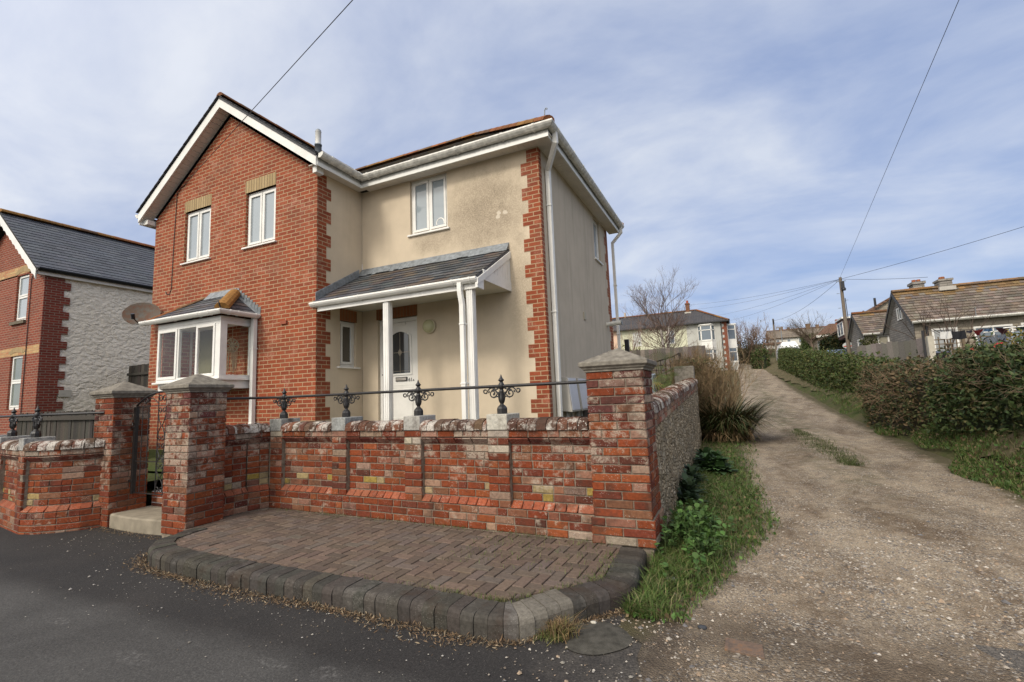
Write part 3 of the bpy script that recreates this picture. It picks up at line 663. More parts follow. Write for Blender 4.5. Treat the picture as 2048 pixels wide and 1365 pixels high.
def paver(x, y, w, h):
    c, s = wu.x, wu.y; g = .005
    q = [Vector((W0.x+c*a-s*b, W0.y+s*a+c*b)) for a, b in ((x+g, y+g), (x+w-g, y+g), (x+w-g, y+h-g), (x+g, y+h-g))]
    for a, b in zip(hull, hull[1:]+hull[:1]):
        q = clip_poly(q, a, b)
        if len(q) < 3: return
    if abs(sum(q[i].x*q[(i+1) % len(q)].y-q[(i+1) % len(q)].x*q[i].y for i in range(len(q))))/2 < .0006: return
    cen = sum(q, Vector((0, 0)))/len(q); tx, ty, dz = random.gauss(0, .008), random.gauss(0, .008), random.gauss(0, .0012); k = len(q)
    zf = lambda p: Zp+dz+tx*(p.x-cen.x)+ty*(p.y-cen.y)
    ins = [p.lerp(cen, min(.45, .006/max(.008, (p-cen).length))) for p in q]
    V = [(p.x, p.y, zf(p)+.0) for p in ins]+[(p.x, p.y, zf(p)-.006) for p in q]+[(p.x, p.y, .115) for p in q]
    pv.add(V, [tuple(range(k))]+[(j, k+j, k+(j+1) % k, (j+1) % k) for j in range(k)]+[(k+j, 2*k+j, 2*k+(j+1) % k, k+(j+1) % k) for j in range(k)], jit(random.choice(pal), .1))
for i in range(-40, 90):
    for j in range(-40, 20):
        # 90 degree herringbone on a .1 grid
        if (i-j) % 4 == 0: paver(i*.1, j*.1, .2, .1)
        if (i-j) % 4 == 3: paver(i*.1, j*.1, .1, .2)
struct(pv.build('pavement', m_paver))

# ================================================================== FRONT WALL, PIERS, RAILS
H = .079; ZB = .132
YL = [((.27, .19, .05), 4), ((.27, .21, .11), 4)]
def wall_courses(b, m, P, Q, butts, zb, ends=True, base_extra=0):
    """b bricks, m mortar; panels recessed .06 between the buttresses"""
    q, L, t, n = frame2(P, Q); rec = -.058
    for r in range(-base_extra, 3): brick_run(b, q, 0, L, zb+r*H, H, 0., r)
    prev = 0.; pans = []
    for a, c in butts:
        a, c = max(0, a), min(L, c)
        if a-prev > .02: pans.append((prev, a))
        prev = c
    if L-prev > .02: pans.append((prev, L))
    for a, c in butts:
        for r in range(3, 13): brick_run(b, q, max(0, a), min(L, c), zb+r*H, H, .0, r, colf=(lambda: brickcol([((.34, .29, .23), 2.5)])) if r > 8 else brickcol)
        for uu in (a, c):
            if 0 < uu < L: m.add([q(uu, -.01, zb+3*H), q(uu, -.10, zb+3*H), q(uu, -.10, zb+12*H), q(uu, -.01, zb+12*H)], [(0, 1, 2, 3)])
    red = lambda: jit(random.choice([(.28, .078, .038), (.26, .09, .05), (.235, .068, .036)]), .1)
    for a, c in pans:
        brick_run(b, q, a, c, zb+3*H, H, 0., 0, bl=.118, flemish=False, colf=red, slope=.058)
        for r in range(4, 11):
            cf = (lambda: brickcol(YL)) if r in (4, 5) else brickcol
            brick_run(b, q, a, c, zb+r*H, H, rec, r+1, colf=cf)
        dk = lambda: jit(random.choice([(.17, .05, .032), (.12, .035, .026)]), .15)
        brick_run(b, q, a, c, zb+11*H, H, 0., 0, bl=.225, flemish=False, colf=dk, slope=-.058)
        brick_run(b, q, a, c, zb+12*H, H, 0., 1, colf=lambda: brickcol([((.20, .13, .09), 5)]))
        m.hexa([q(a, rec-.010, zb+3*H), q(c, rec-.010, zb+3*H), q(c, rec-.2, zb+3*H), q(a, rec-.2, zb+3*H), q(a, rec-.010, zb+12*H), q(c, rec-.010, zb+12*H), q(c, rec-.2, zb+12*H), q(a, rec-.2, zb+12*H)])
    m.hexa([q(0, -.010, zb-.2), q(L, -.010, zb-.2), q(L, -.27, zb-.2), q(0, -.27, zb-.2), q(0, -.010, zb+3*H), q(L, -.010, zb+3*H), q(L, -.27, zb+3*H), q(0, -.27, zb+3*H)])
    m.hexa([q(0, -.010, zb+12*H+.003), q(L, -.010, zb+12*H+.003), q(L, -.27, zb+12*H+.003), q(0, -.27, zb+12*H+.003), q(0, -.010, zb+13*H), q(L, -.010, zb+13*H), q(L, -.27, zb+13*H), q(0, -.27, zb+13*H)])
    m.hexa([q(0, -.20, zb+3*H), q(L, -.20, zb+3*H), q(L, -.27, zb+3*H), q(0, -.27, zb+3*H), q(0, -.20, zb+12*H), q(L, -.20, zb+12*H), q(L, -.27, zb+12*H), q(0, -.27, zb+12*H)])
    for a, c in butts: m.hexa([q(max(a, 0)+.004, -.012, zb+3*H+.003), q(min(c, L)-.004, -.012, zb+3*H+.003), q(min(c, L)-.004, -.2, zb+3*H+.003), q(max(a, 0)+.004, -.2, zb+3*H+.003), q(max(a, 0)+.004, -.012, zb+12*H), q(min(c, L)-.004, -.012, zb+12*H), q(min(c, L)-.004, -.2, zb+12*H), q(max(a, 0)+.004, -.2, zb+12*H)])
    return q, L
def stone_block(mb, q, u0, u1, z0, z1, d0=-.30, d1=.012, col=(.33, .33, .31)):
    return mb.hexa([q(u0, d1, z0), q(u1, d1, z0), q(u1, d0, z0), q(u0, d0, z0), q(u0, d1, z1), q(u1, d1, z1), q(u1, d0, z1), q(u0, d0, z1)], col)

BU = [(-.01, .23), (1.176, 1.416), (2.337, 2.572), (3.45, 3.694)]
t_wall = thing('brick_wall', 'lichen covered red brick boundary wall with rounded coping beside the herringbone paving', 'wall', (-3.4, 4.6, .13))
b, m, cp = MB(), MB(), MB()
q, L = wall_courses(b, m, wl(0), wl(4.57), BU, ZB)
ZC = ZB+13*H
edges = [.23, 1.176, 1.416, 2.337, 2.572, 3.45, 3.694, 4.57]
for a, c in zip(edges[::2], edges[1::2]): coping_run(cp, q, a, c, ZC)
for k, (a, c) in enumerate(BU): stone_block(MB(), q, a, c, ZC, ZC+.163, col=[(.27, .27, .25), (.28, .29, .28), (.36, .35, .32), (.44, .42, .36)][k]).build('stone_block', m_stone, t_wall, .008)
# the return that curves forward to the gate pier
for P, Q in (((-5.945, 3.96), (-5.945, 4.34)), ((-5.945, 4.34), wl(.01))):
    pass
RT = [(-5.945, 3.97), (-5.945, 4.20), (-5.93, 4.38), (-5.88, 4.52), wl(.006)]
# outward side faces +x: walk from the buttress to the pier so that "right of direction" is outward
for P, Q in zip(RT[:-1], RT[1:]):
    q2, L2, _, _ = frame2(P, Q)
    wall_courses(b, m, P, Q, [], ZB); coping_run(cp, q2, 0, L2, ZC, w=.1)
m.box(-5.95, -5.80, 4.66, 4.90, -.05, ZB+13*H); b.build('brickwork', m_old, t_wall); m.build('mortar', m_mortar, t_wall); cp.build('coping', m_oldcop, t_wall)

t_wl2 = thing('brick_wall', 'old red brick boundary wall curving in to the gate from the left edge', 'wall', (-10, 3.3, 0))
b, m, cp = MB(), MB(), MB(); ZL = .02
Pa, Pb = (-13.5, 3.76), (-8.46, 3.045); Lw = math.hypot(Pb[0]-Pa[0], Pb[1]-Pa[1]); BL = [(Lw-.24-1.17*k, Lw-1.17*k) for k in range(4)]
q3, L3 = wall_courses(b, m, Pa, Pb, BL, ZL, base_extra=1)
prev = 0.
for a, c in sorted(BL): coping_run(cp, q3, prev, a, ZL+13*H); prev = c
for k, (a, c) in enumerate(sorted(BL)): stone_block(MB(), q3, a, c, ZL+13*H, ZL+13*H+.16, col=(.26, .265, .255)).build('stone_block', m_stone, t_wl2, .008)
RL = [Pb, (-8.24, 3.10), (-8.02, 3.24), (-7.86, 3.42), (-7.76, 3.60)]
for P, Q in zip(RL[:-1], RL[1:]):
    q4, L4, _, _ = frame2(P, Q); wall_courses(b, m, P, Q, [], ZL, base_extra=1); coping_run(cp, q4, 0, L4, ZL+13*H)
b.build('brickwork', m_old, t_wl2); m.build('mortar', m_mortar, t_wl2); cp.build('coping', m_oldcop, t_wl2)

pier('gate_pier', 'square brick gate pier standing at the corner of the herringbone paving', -6.30, -5.84, 3.53, 3.99, .05, 1.705, .24, 'brick gate piers')
pier('gate_pier', 'square brick gate pier with dark cap between the left wall and the iron gate', -8.06, -7.60, 3.60, 4.06, .0, 1.70, .235, 'brick gate piers')
pier('corner_pier', 'weathered square brick pier with pyramid cap at the lane corner', -1.27, -.735, 4.44, 4.97, .13, 1.705, .235, None, .079, 1, 'brick pier')

# cast-iron posts
def finial_parts(t):
    s = MB(); z0 = 0.
    s.lathe([(.055, 0), (.055, .055), (.046, .075), (.036, .085)], n=8, smooth=False, phase=PI/8)
    s.lathe([(.036, .085), (.022, .098), (.018, .105), (.024, .118), (.033, .135), (.036, .155), (.031, .18), (.026, .205), (.025, .235), (.028, .245), (.021, .252), (.021, .262), (.028, .268), (.032, .285), (.034, .30), (.032, .315), (.024, .328), (.017, .338), (.020, .345), (.031, .355), (.034, .363), (.022, .374), (.012, .392), (.010, .402), (.003, .42), (0, .424)], n=16)
    for a in range(6):
        q = a*PI/3; s.tube([(.026*math.cos(q), .026*math.sin(q), .12), (.037*math.cos(q), .037*math.sin(q), .16), (.030*math.cos(q), .030*math.sin(q), .20), (.036*math.cos(q), .036*math.sin(q), .215)], .005, 4)
    s.build('post', m_black, t)
    for sg in (-1, 1):
        k = MB(); P = []
        for i in range(15):      # upper arm: rises and rolls over into an outer curl
            u = i/14; P.append((sg*(.028+.150*u), 0, .185+.095*math.sin(u*PI*.80)))
        k.tube(P, [.0105-.004*i/14 for i in range(15)], 6)
        ox, oz = P[-1][0], P[-1][2]
        k.tube([(ox+sg*(.022-.022*math.cos(a)*1.0+.006*0), 0, oz+.004-.026*math.sin(a)*(1-a/14)) for a in [x*.42 for x in range(14)]], .0075, 6)
        cx, cz = sg*.105, .218
        k.tube([(cx+sg*r*math.cos(a), 0, cz+r*math.sin(a)) for a, r in [(-2.9+x*.45, .046-.0018*x) for x in range(17)]], .0075, 6)
        k.tube([(sg*.026, 0, .15), (sg*.04, 0, .185), (sg*.065, 0, .185), (sg*.10, 0, .172)], [.010, .010, .009, .007], 6)
        for (lx, lz, ang, ln) in ((.065, .255, 2.4, .045), (.07, .245, 1.0, .045), (.085, .25, .2, .042), (.06, .235, -2.6, .042), (.15, .25, -1.2, .03), (.075, .225, -.6, .04)):
            c, sn = math.cos(ang), math.sin(ang)
            pts = [(lx, lz), (lx+c*ln*.5-sn*ln*.3, lz+sn*ln*.5+c*ln*.3), (lx+c*ln, lz+sn*ln), (lx+c*ln*.5+sn*ln*.3, lz+sn*ln*.5-c*ln*.3)]
            k.add([(sg*x, -.005, z) for x, z in pts]+[(sg*x, .005, z) for x, z in pts], [(0, 1, 2, 3), (7, 6, 5, 4)]+[(i, 4+i, 4+(i+1) % 4, (i+1) % 4) for i in range(4)])
        k.build('scroll_bracket', m_black, t)
FL = ['black iron scroll post beside the downpipe, farthest left on the front wall', 'black iron scroll post in front of the small porch window', 'black iron scroll post in front of the white front door', 'black iron scroll post on the orange spotted stone block nearest the lane pier']
FG = 'cast iron scroll posts carrying the rail'
proto = thing('rail_post', FL[0], 'iron post', (0, 0, 0), 0, FG); finial_parts(proto)
for k, (a, c) in enumerate(BU):
    o = proto if k == 0 else copy_tree(proto); x, y, z = q((a+c)/2, -.125, ZC+.163)
    o.matrix_basis = Matrix.Translation((x, y, z)) @ Matrix.Rotation(math.atan2(wu.y, wu.x), 4, 'Z'); o['label'] = FL[k]
for k, (a, c) in enumerate(reversed(sorted(BL))):
    if k > 1: break
    o = copy_tree(proto); x, y, z = q3((a+c)/2, -.125, ZL+13*H+.16)
    o.matrix_basis = Matrix.Translation((x, y, z)) @ Matrix.Rotation(math.atan2(Pb[1]-Pa[1], Pb[0]-Pa[0]), 4, 'Z')
    o['label'] = ['black iron scroll post on the left wall, nearest the left gate pier', 'black iron scroll post cut by the left picture edge'][k]
def rail(name, pts, label):
    s = MB(); s.tube(pts, .0165, 10, (.02,)*3)
    return tag(s.build(name, m_black), label, 'rail', 'round iron handrails')
zr = ZC+.163+.295
rail('iron_rail', [(-5.90, 3.985, zr), q(.03, -.125, zr), q(.25, -.125, zr), q(2.4, -.125, zr), q(4.58, -.125, zr)], 'long black round rail running along the front wall to the lane pier')
zr2 = ZL+13*H+.16+.295
rail('iron_rail', [q3(.2, -.125, zr2), q3(Lw-.12, -.125, zr2), (-7.83, 3.61, zr2)], 'short black round rail over the left wall ending at the left gate pier')

# ------------------------------------------------------------------ gate and step
t = thing('garden_gate', 'black wrought iron garden gate with arched top and scrolls', 'gate', (-7.0, 3.85, .39))
gx0, gx1, gy = -7.565, -6.335, 3.85; gc = (gx0+gx1)/2
f = MB(); f.box(gx0, gx0+.045, gy-.022, gy+.022, .39, 1.56); f.box(gx1-.045, gx1, gy-.022, gy+.022, .39, 1.56)
def arch(x): u = (x-gx0)/(gx1-gx0)*2-1; return 1.56+.19*(1-abs(u)**2.2)
f.tube([(gx0+.02+i/16*(gx1-gx0-.04), gy, arch(gx0+.02+i/16*(gx1-gx0-.04))) for i in range(17)], .013, 6)
for z in (.40, .82, 1.56): f.box(gx0+.04, gx1-.04, gy-.006, gy+.006, z, z+.012)
f.build('frame', m_black, t)
bm_ = MB()
for x in (gx0+.17, gx0+.31, gc-.085, gc+.085, gx1-.31, gx1-.17): bm_.tube([(x, gy, .405), (x, gy, 1.57 if abs(x-gc) > .2 else 1.73)], .0065, 6)
bm_.build('bars', m_black, t)
sc = MB()
def spiral(cx, cz, r, turn, a0, sg): return [(cx+sg*(r*(1-i/22))*math.cos(a0+turn*i/16), gy, cz+(r*(1-i/22))*math.sin(a0+turn*i/16)) for i in range(17)]
for z, w in ((1.66, .055), (1.50, .045), (1.13, .042), (1.03, .042), (.87, .045), (.76, .045), (.46, .05)):
    for sg in (-1, 1): sc.tube(spiral(gc+sg*.045, z, w*.95, 7.2, 0., sg), .0065, 5)
for sg in (-1, 1):
    for (za, zb) in ((1.44, 1.16), (1.00, .80), (.74, .50)):
        w_ = .075; sc.tube([(gc+sg*w_*math.sin(PI*i/10)*.0+sg*(.012+.06*abs(math.cos(PI*i/10))), gy, lerp(za, zb, i/10)) for i in range(11)], .006, 5)
    sc.tube(spiral(gc+sg*.38, 1.63, .05, 7., 0., -sg), .0065, 5)
    sc.tube([(gc+sg*(.10+.28*i/8), gy, 1.60+.07*math.sin(PI*i/8)) for i in range(9)], .006, 5)
sc.build('scrollwork', m_black, t)
l_ = MB(); l_.box(gx0-.10, gx0+.05, gy-.035, gy-.02, 1.27, 1.295); l_.build('hinge', m_black, t); l_ = MB(); l_.tube([(gx0+.02, gy-.03, 1.34), (gx0+.05, gy-.06, 1.35), (gx0+.06, gy-.06, 1.31)], .008, 6); l_.build('latch', m_black, t); MB().box(gx0-.10, gx0+.05, gy-.03, gy-.016, .55, .575).build('hinge', m_black, t)
s = MB(); n = 10; V = []
for z, e in ((-.02, 0), (.155, 0), (.172, -.015)):
    for i in range(n+1):
        u = i/n; V.append((lerp(-7.62, -6.32, u), 3.63-.045*math.sin(PI*u)-e, z))
    V += [(-6.31, 4.12, z), (-7.61, 4.12, z)]
k = n+3; s.add(V, [(r*k+i, r*k+(i+1) % k, (r+1)*k+(i+1) % k, (r+1)*k+i) for r in range(2) for i in range(k)]+[tuple(range(2*k, 3*k))])
tag(s.build('concrete_step', m_step, None, .006), 'worn pale concrete step in front of the iron gate', 'step')
s = MB(); cols_s = (.22, .09, .05)
for r in range(3):
    qq, Ls, _, _ = frame2((-7.60, 4.12+0.), (-6.31, 4.12)); brick_run(s, qq, 0, Ls, .14+r*.075, .075, 0., r, flemish=False)
s.box(-7.61, -6.31, 4.13, 4.50, .1, .365)
s.box(-7.61, -6.31, 4.49, 4.95, .1, .47)
tag(s.build('garden_step', m_old), 'brick steps rising into the garden just behind the iron gate', 'steps')

# ------------------------------------------------------------------ flint side wall along the lane
def mk_flint():
    N = NT('flint_rubble'); p = N.pos(); v = N.scale(p, (1., 1., 1.5)); c = N.voro(v, 13, 'Color'); d = N.voro(v, 13, 'Distance', 'DISTANCE_TO_EDGE'); cx, cy, cz = N.sep(c)
    col = N.ramp(cx, (0., (.17, .14, .10)), (.35, (.34, .285, .20)), (.65, (.46, .39, .285)), (1., (.27, .205, .13)))
    col = N.mix(N.ramp(d, (.02, 1.), (.10, 0.)), col, (.22, .175, .115)); f = N.noise(p, 60, 5, .7); col = N.mix(1., col, N.ramp(f, (.25, .5), (.75, 1.5)), 'MULTIPLY')
    col = N.mix(N.math('MULTIPLY', N.ramp(N.noise(p, 7, 6, .7), (.54, 0.), (.66, .7)), N.ramp(f, (.42, 0.), (.55, 1.))), col, (.40, .38, .33))
    h = N.math('ADD', N.ramp(d, (.0, 0.), (.25, 1.)), N.math('MULTIPLY', f, .4)); return N.principled(col, .92, N.bump(h, 1., .03), .15)
m_flint = mk_flint()
t = thing('flint_wall', 'grey flint rubble wall with rounded brick coping beside the gravel lane', 'wall', (-.85, 8.4, 0))
fw_ = MB(); x1, x0 = -.755, -1.0; ya, yb = 4.97, 11.95; ztop = lambda y: lerp(1.13, 1.50, (y-ya)/(yb-ya))
ny, nz = 60, 14
for i in range(ny+1):
    y = lerp(ya, yb, i/ny)
    for j in range(nz+1):
        zz = lerp(-.1, ztop(y), j/nz); fw_.v.append((x1+random.gauss(0, .010), y, zz))
for i in range(ny):
    for j in range(nz): a = i*(nz+1)+j; fw_.f.append((a, a+nz+1, a+nz+2, a+1)); fw_.c.append((.2,)*3); fw_.sm.append(False)
for j in range(1): fw_.add([(x0, ya, -.1), (x0, yb, -.1), (x0, yb, ztop(yb)), (x0, ya, ztop(ya)), (x1, yb, -.1), (x1, yb, ztop(yb))], [(0, 3, 2, 1), (1, 2, 5, 4)])
fw_.build('rubble', m_flint, t)
bb, cc, mm = MB(), MB(), MB(); qf, Lf, _, _ = frame2((x1, ya), (x1, yb))
u = 0.
while u < Lf-.05:
    w_ = .22*random.uniform(.95, 1.05); z0 = ztop(ya+u)
    for r in range(2): one_brick(bb, qf, u+.005, min(u+w_, Lf)-.006, z0+r*.07+.005, z0+r*.07+.065, .012, jit(random.choice([(.22, .085, .055), (.27, .17, .11), (.18, .12, .09)]), .2))
    mm.hexa([qf(u, .002, z0), qf(min(u+w_, Lf), .002, z0), qf(min(u+w_, Lf), -.24, z0), qf(u, -.24, z0), qf(u, .002, z0+.142), qf(min(u+w_, Lf), .002, z0+.142), qf(min(u+w_, Lf), -.24, z0+.142), qf(u, -.24, z0+.142)])
    u += w_
coping_run(cc, qf, 0, Lf, ztop(ya)+.142, depth=.25, zend=ztop(yb)+.142, over=.03, h=.135)
bb.build('brick_course', m_old, t); mm.build('mortar', m_mortar, t); cc.build('coping', m_oldcop, t)
tag(MB().box(-1.25, -.80, 12.0, 12.25, .3, 2.06).build('concrete_block', m_conc, None, .02), 'stained upright concrete block at the far end of the flint wall', 'concrete block')

# ================================================================== MAIN HOUSE
XI, XR, XL = -6.555, -2.68, -11.50; YG, YM, YB = 6.06, 7.22, 12.10; ZT = 5.76; G0 = .40
house = thing('detached_house', 'two storey house with red brick gable, cream rendered wing and white porch', 'house', (-7, 8, .6))
UX, UY = (1, 0), (0, 1)
m_cream, _ = m_render('cream_render', (.555, .468, .35), [(-3.72, 4.80, 1.05, .95, .82, 4), (-4.85, 4.42, .60, .28, .6, 4), (-3.05, 3.3, .35, 1.2, .5, 4)], .12)
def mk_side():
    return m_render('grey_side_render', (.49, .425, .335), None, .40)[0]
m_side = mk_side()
# gable block
g = MB(); W1 = (-10.43, -9.57, 4.595, 5.73); W2 = (-8.48, -7.63, 4.61, 5.73)
sh = lambda w: (w[0]-XL, w[1]-XL, w[2], w[3])
holed_wall(g, (XL, YG), UX, 0, XI-XL, G0, ZT, [sh(W1), sh(W2)])
xa = (XL+XI)/2; za = ZT+(xa-XL)*.715
g.add([(XL, YG, ZT), (XI, YG, ZT), (xa, YG, za)], [(0, 1, 2)])
g.add([(XL, YG, G0), (XL, YB, G0), (XL, YB, ZT), (XL, YG, ZT)], [(0, 3, 2, 1)]); g.add([(XL, YB, G0), (XR, YB, G0), (XR, YB, ZT), (XL, YB, ZT)], [(0, 1, 2, 3)])
g.build('brick_gable_wall', m_brick_new, house)
# return wall of the wing (faces the lane) and quoin strips
SW = (6.635, 7.045, 2.18, 3.045)
r = MB(); holed_wall(r, (XI-.004, YG), UY, .0, YM-YG, G0, ZT, [(SW[0]-YG, SW[1]-YG, SW[2], SW[3])], .08); r.build('rendered_return_wall', m_cream, house)
def quoin(mb, O, ud, dirn, z0, z1, w0=.22, w1=.33):
    zq = 5.496; k = -20; nx, ny = ud[1], -ud[0]
    while zq+k*.225 < z1:
        a, b = max(z0, zq+(k-1)*.225), min(z1, zq+k*.225)
        w = w1 if k % 2 == 0 else w0
        if b > a+.005: mb.obox(O, ud, 0 if dirn > 0 else -w, w if dirn > 0 else 0, -.02, .004, a, b)
        k += 1
    return mb
quoin(MB(), (XI-.001, YG+.001), UY, 1, G0, ZT).build('brick_quoin', m_brick_new, house)
# main wing
D = (-6.17, -5.24, 1.0, 3.08); WM = (-5.36, -4.52, 4.645, 5.735)
mw = MB(); holed_wall(mw, (XI, YM), UX, 0, XR-XI, G0, ZT, [(D[0]-XI, D[1]-XI, D[2], D[3]), (WM[0]-XI, WM[1]-XI, WM[2], WM[3])], .09); mw.build('rendered_front_wall', m_cream, house)
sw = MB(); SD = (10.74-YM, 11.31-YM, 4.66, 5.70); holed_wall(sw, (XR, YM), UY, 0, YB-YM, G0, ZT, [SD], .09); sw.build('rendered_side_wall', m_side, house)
quoin(MB(), (XR, YM), UX, -1, G0, ZT).build('brick_quoin', m_brick_new, house)
quoin(MB(), (XR+.001, YM+.001), UY, 1, G0, ZT, .115, .115).build('brick_quoin', m_brick_new, house)
quoin(MB(), (XR+.001, YB), UY, -1, G0, ZT).build('brick_quoin', m_brick_new, house)
# windows
window(house, (0, YG), UX, *W1); window(house, (0, YG), UX, *W2); window(house, (0, YM), UX, *WM, pane=m_pane_net)
window(house, (XI, 0), UY, SW[0], SW[1], SW[2], SW[3], cols=1, pane=m_pane_obsc, horns=.08)
window(house, (XR, 0), UY, 10.74, 11.31, 4.66, 5.70, cols=1, pane=m_pane_net)
for (a, b, c, d) in ((W1[0]-.015, W1[1]+.01, W1[3], 5.975), (W2[0]-.02, W2[1], W2[3], 5.985)): MB().box(a, b, YG-.005, YG+.05, c, d).build('lintel', m_soldier, house)
MB().box(D[0]-.03, D[1]+.01, YM-.004, YM+.05, D[3], 3.30).build('lintel', m_soldier_red, house)
MB().obox((XI, 0), UY, SW[0]-.01, SW[1]+.02, -.05, .004, SW[3], 3.27).build('lintel', m_soldier_red, house)
# white letters standing on the inside sill of the upper wing window
lt = MB(); lt.tube([(-4.72+.085*math.cos(a), YM+.075, 4.80+.085*math.sin(a)) for a in [x*PI/8 for x in range(-1, 10)]], .02, 4); lt.box(-5.02, -4.90, YM+.07, YM+.09, 4.74, 4.77); lt.box(-4.98, -4.945, YM+.07, YM+.09, 4.70, 4.80)

# front door
dr = MB(); y1 = YM+.06; x0, x1, z0, z1 = D
dr.box(x0, x0+.065, y1, y1+.07, z0, z1); dr.box(x1-.065, x1, y1, y1+.07, z0, z1); dr.box(x0+.065, x1-.065, y1, y1+.07, z1-.075, z1); dr.box(x0, x1, y1-.04, y1+.07, z0-.04, z0)
dr.box(x0+.07, x1-.07, y1+.02, y1+.06, z0, z1-.08)
gx_, gw, gz0, gz1 = -5.70, .17, 2.03, 2.73
def panel_frame(mb, xa, xb, za, zb, w=.022, yf=y1+.008):
    mb.box(xa, xb, yf, y1+.021, za, za+w); mb.box(xa, xb, yf, y1+.021, zb-w, zb); mb.box(xa, xa+w, yf, y1+.021, za+w, zb-w); mb.box(xb-w, xb, yf, y1+.021, za+w, zb-w)
panel_frame(dr, -5.98, -5.40, 1.14, 1.72); panel_frame(dr, -5.95, -5.43, 1.18, 1.68, .012, y1+.013); panel_frame(dr, -5.98, -5.40, 1.745, 1.80, .01, y1+.015)
NA = 12; archp = [(-5.95+.5*i/NA, 2.72+.10*math.sin(PI*i/NA)) for i in range(NA+1)]
for (pa, qa), (pb, qb) in zip(archp, archp[1:]): dr.hexa([(pa, y1+.004, qa), (pb, y1+.004, qb), (pb, y1+.021, qb), (pa, y1+.021, qa), (pa, y1+.004, qa+.035), (pb, y1+.004, qb+.035), (pb, y1+.021, qb+.035), (pa, y1+.021, qa+.035)])
dr.box(-5.975, -5.94, y1+.004, y1+.021, 1.985, 2.745); dr.box(-5.46, -5.425, y1+.004, y1+.021, 1.985, 2.745); dr.box(-5.94, -5.46, y1+.004, y1+.021, 1.985, 2.02)
dr.box(-5.93, -5.56, y1-.006, y1+.02, 2.965, 2.99); dr.box(-5.93, -5.56, y1+.009, y1+.02, 2.935, 2.965)
door = dr.build('door', m_upvc, house, .003)
gl = MB(); pts = [(-5.94, 2.02), (-5.46, 2.02)]+[(x, z) for x, z in reversed(archp) if -5.945 < x < -5.455]
gl.add([(x, y1+.017, z) for x, z in pts], [tuple(range(len(pts)))]); gl.build('pane', m_pane_dark, door)
ld = MB()
for xx in (-5.70,): ld.box(xx-.004, xx+.004, y1+.012, y1+.016, 2.03, 2.80)
ld.box(-5.93, -5.47, y1+.0115, y1+.0155, 2.415, 2.423); ld.box(-5.50, -5.494, y1+.012, y1+.016, 2.03, 2.76); ld.box(-5.93, -5.47, y1+.0125, y1+.0165, 2.06, 2.066)
ld.add([(-5.75, y1+.010, 2.42), (-5.70, y1+.010, 2.34), (-5.65, y1+.010, 2.42), (-5.70, y1+.010, 2.50)], [(0, 1, 2, 3)])
ld.build('lead_strips', m_plain('lead_came', (.22, .20, .16), .35, .2, 10, 0, .5), door)
m_gold = m_plain('satin_metal', (.42, .40, .36), .35, .1, 10, 0, .7)
lb = MB(); lb.box(-5.80, -5.535, y1+.002, y1+.021, 1.872, 1.948, ); lbo = lb.build('letterbox', m_blackpl, door); MB().box(-5.785, -5.55, y1-.004, y1+.004, 1.885, 1.935).build('letter_flap', m_gold, lbo)
hd = MB(); hd.box(-6.085, -6.055, y1-.002, y1+.02, 1.86, 2.09); hd.box(-6.085, -5.97, y1-.05, y1-.035, 2.0, 2.02); hd.box(-6.08, -6.06, y1-.05, y1, 2.0, 2.02); hd.build('handle', m_blackpl, door)
def text_part(txt, size, loc, rx, rz, mat, parent, name, ext=.002):
    c = bpy.data.curves.new(name, 'FONT'); c.body = txt; c.size = size; c.extrude = ext
    o = bpy.data.objects.new(name, c); COL.objects.link(o); bpy.context.view_layer.update()
    me = bpy.data.meshes.new_from_object(o.evaluated_get(bpy.context.evaluated_depsgraph_get())); bpy.data.objects.remove(o)
    Mx = Matrix.Translation(loc) @ Matrix.Rotation(rz, 4, 'Z') @ Matrix.Rotation(rx, 4, 'X')
    if parent: Mx = wmat(parent).inverted() @ Mx
    me.transform(Mx); me.materials.clear(); me.materials.append(mat); me.name = name
    o = bpy.data.objects.new(name, me); COL.objects.link(o); o.parent = parent; return o
text_part('61', .095, (-5.515, y1+.016, 1.862), PI/2, 0, m_blackpl, door, 'house_number', .003)
text_part('A', .055, (-5.415, y1+.016, 1.862), PI/2, 0, m_blackpl, door, 'house_number', .003)

# main roof + gable roof
EF, ER = 6.90, -2.36; RZ = 5.90; sl_ = .70
rid_y = 9.67; hx = ER-(rid_y-EF); zr_ = RZ+(rid_y-EF)*sl_
def moss(c, u, v): return jit((.10, .075, .045), .3) if random.random() < .35 else c
rf = MB(); Lh = math.hypot(rid_y-EF, zr_-RZ); Vf = (0, rid_y-EF, zr_-RZ)
rf.slab([(-9.03, EF, RZ), (ER, EF, RZ), (hx, rid_y, zr_), (-9.03, rid_y, zr_)], .05, (.05, .05, .055))
rf.slab([(ER, EF, RZ), (ER, 2*rid_y-EF, RZ), (hx, rid_y, zr_)], .05, (.05, .05, .055))
rf.slab([(ER, 2*rid_y-EF, RZ), (-9.03, 2*rid_y-EF, RZ), (-9.03, rid_y, zr_), (hx, rid_y, zr_)], .05, (.05, .05, .055))
wf = ER+9.03
slates(rf, (-9.03, EF, RZ), (1, 0, 0), Vf, wf, Lh, .25, .2, lambda v: (0, wf-v/Lh*(rid_y-EF)), pal=[(.07, .065, .06), (.085, .075, .065), (.06, .058, .055)], rowcol=moss)
slates(rf, (ER, EF, RZ), (0, 1, 0), (hx-ER, 0, zr_-RZ), 2*(rid_y-EF), Lh, .25, .2, lambda v: (v/Lh*(rid_y-EF), 2*(rid_y-EF)-v/Lh*(rid_y-EF)))
GY0 = 5.80; ge = 2.72; gzr = 7.845; gze = gzr-ge*.715
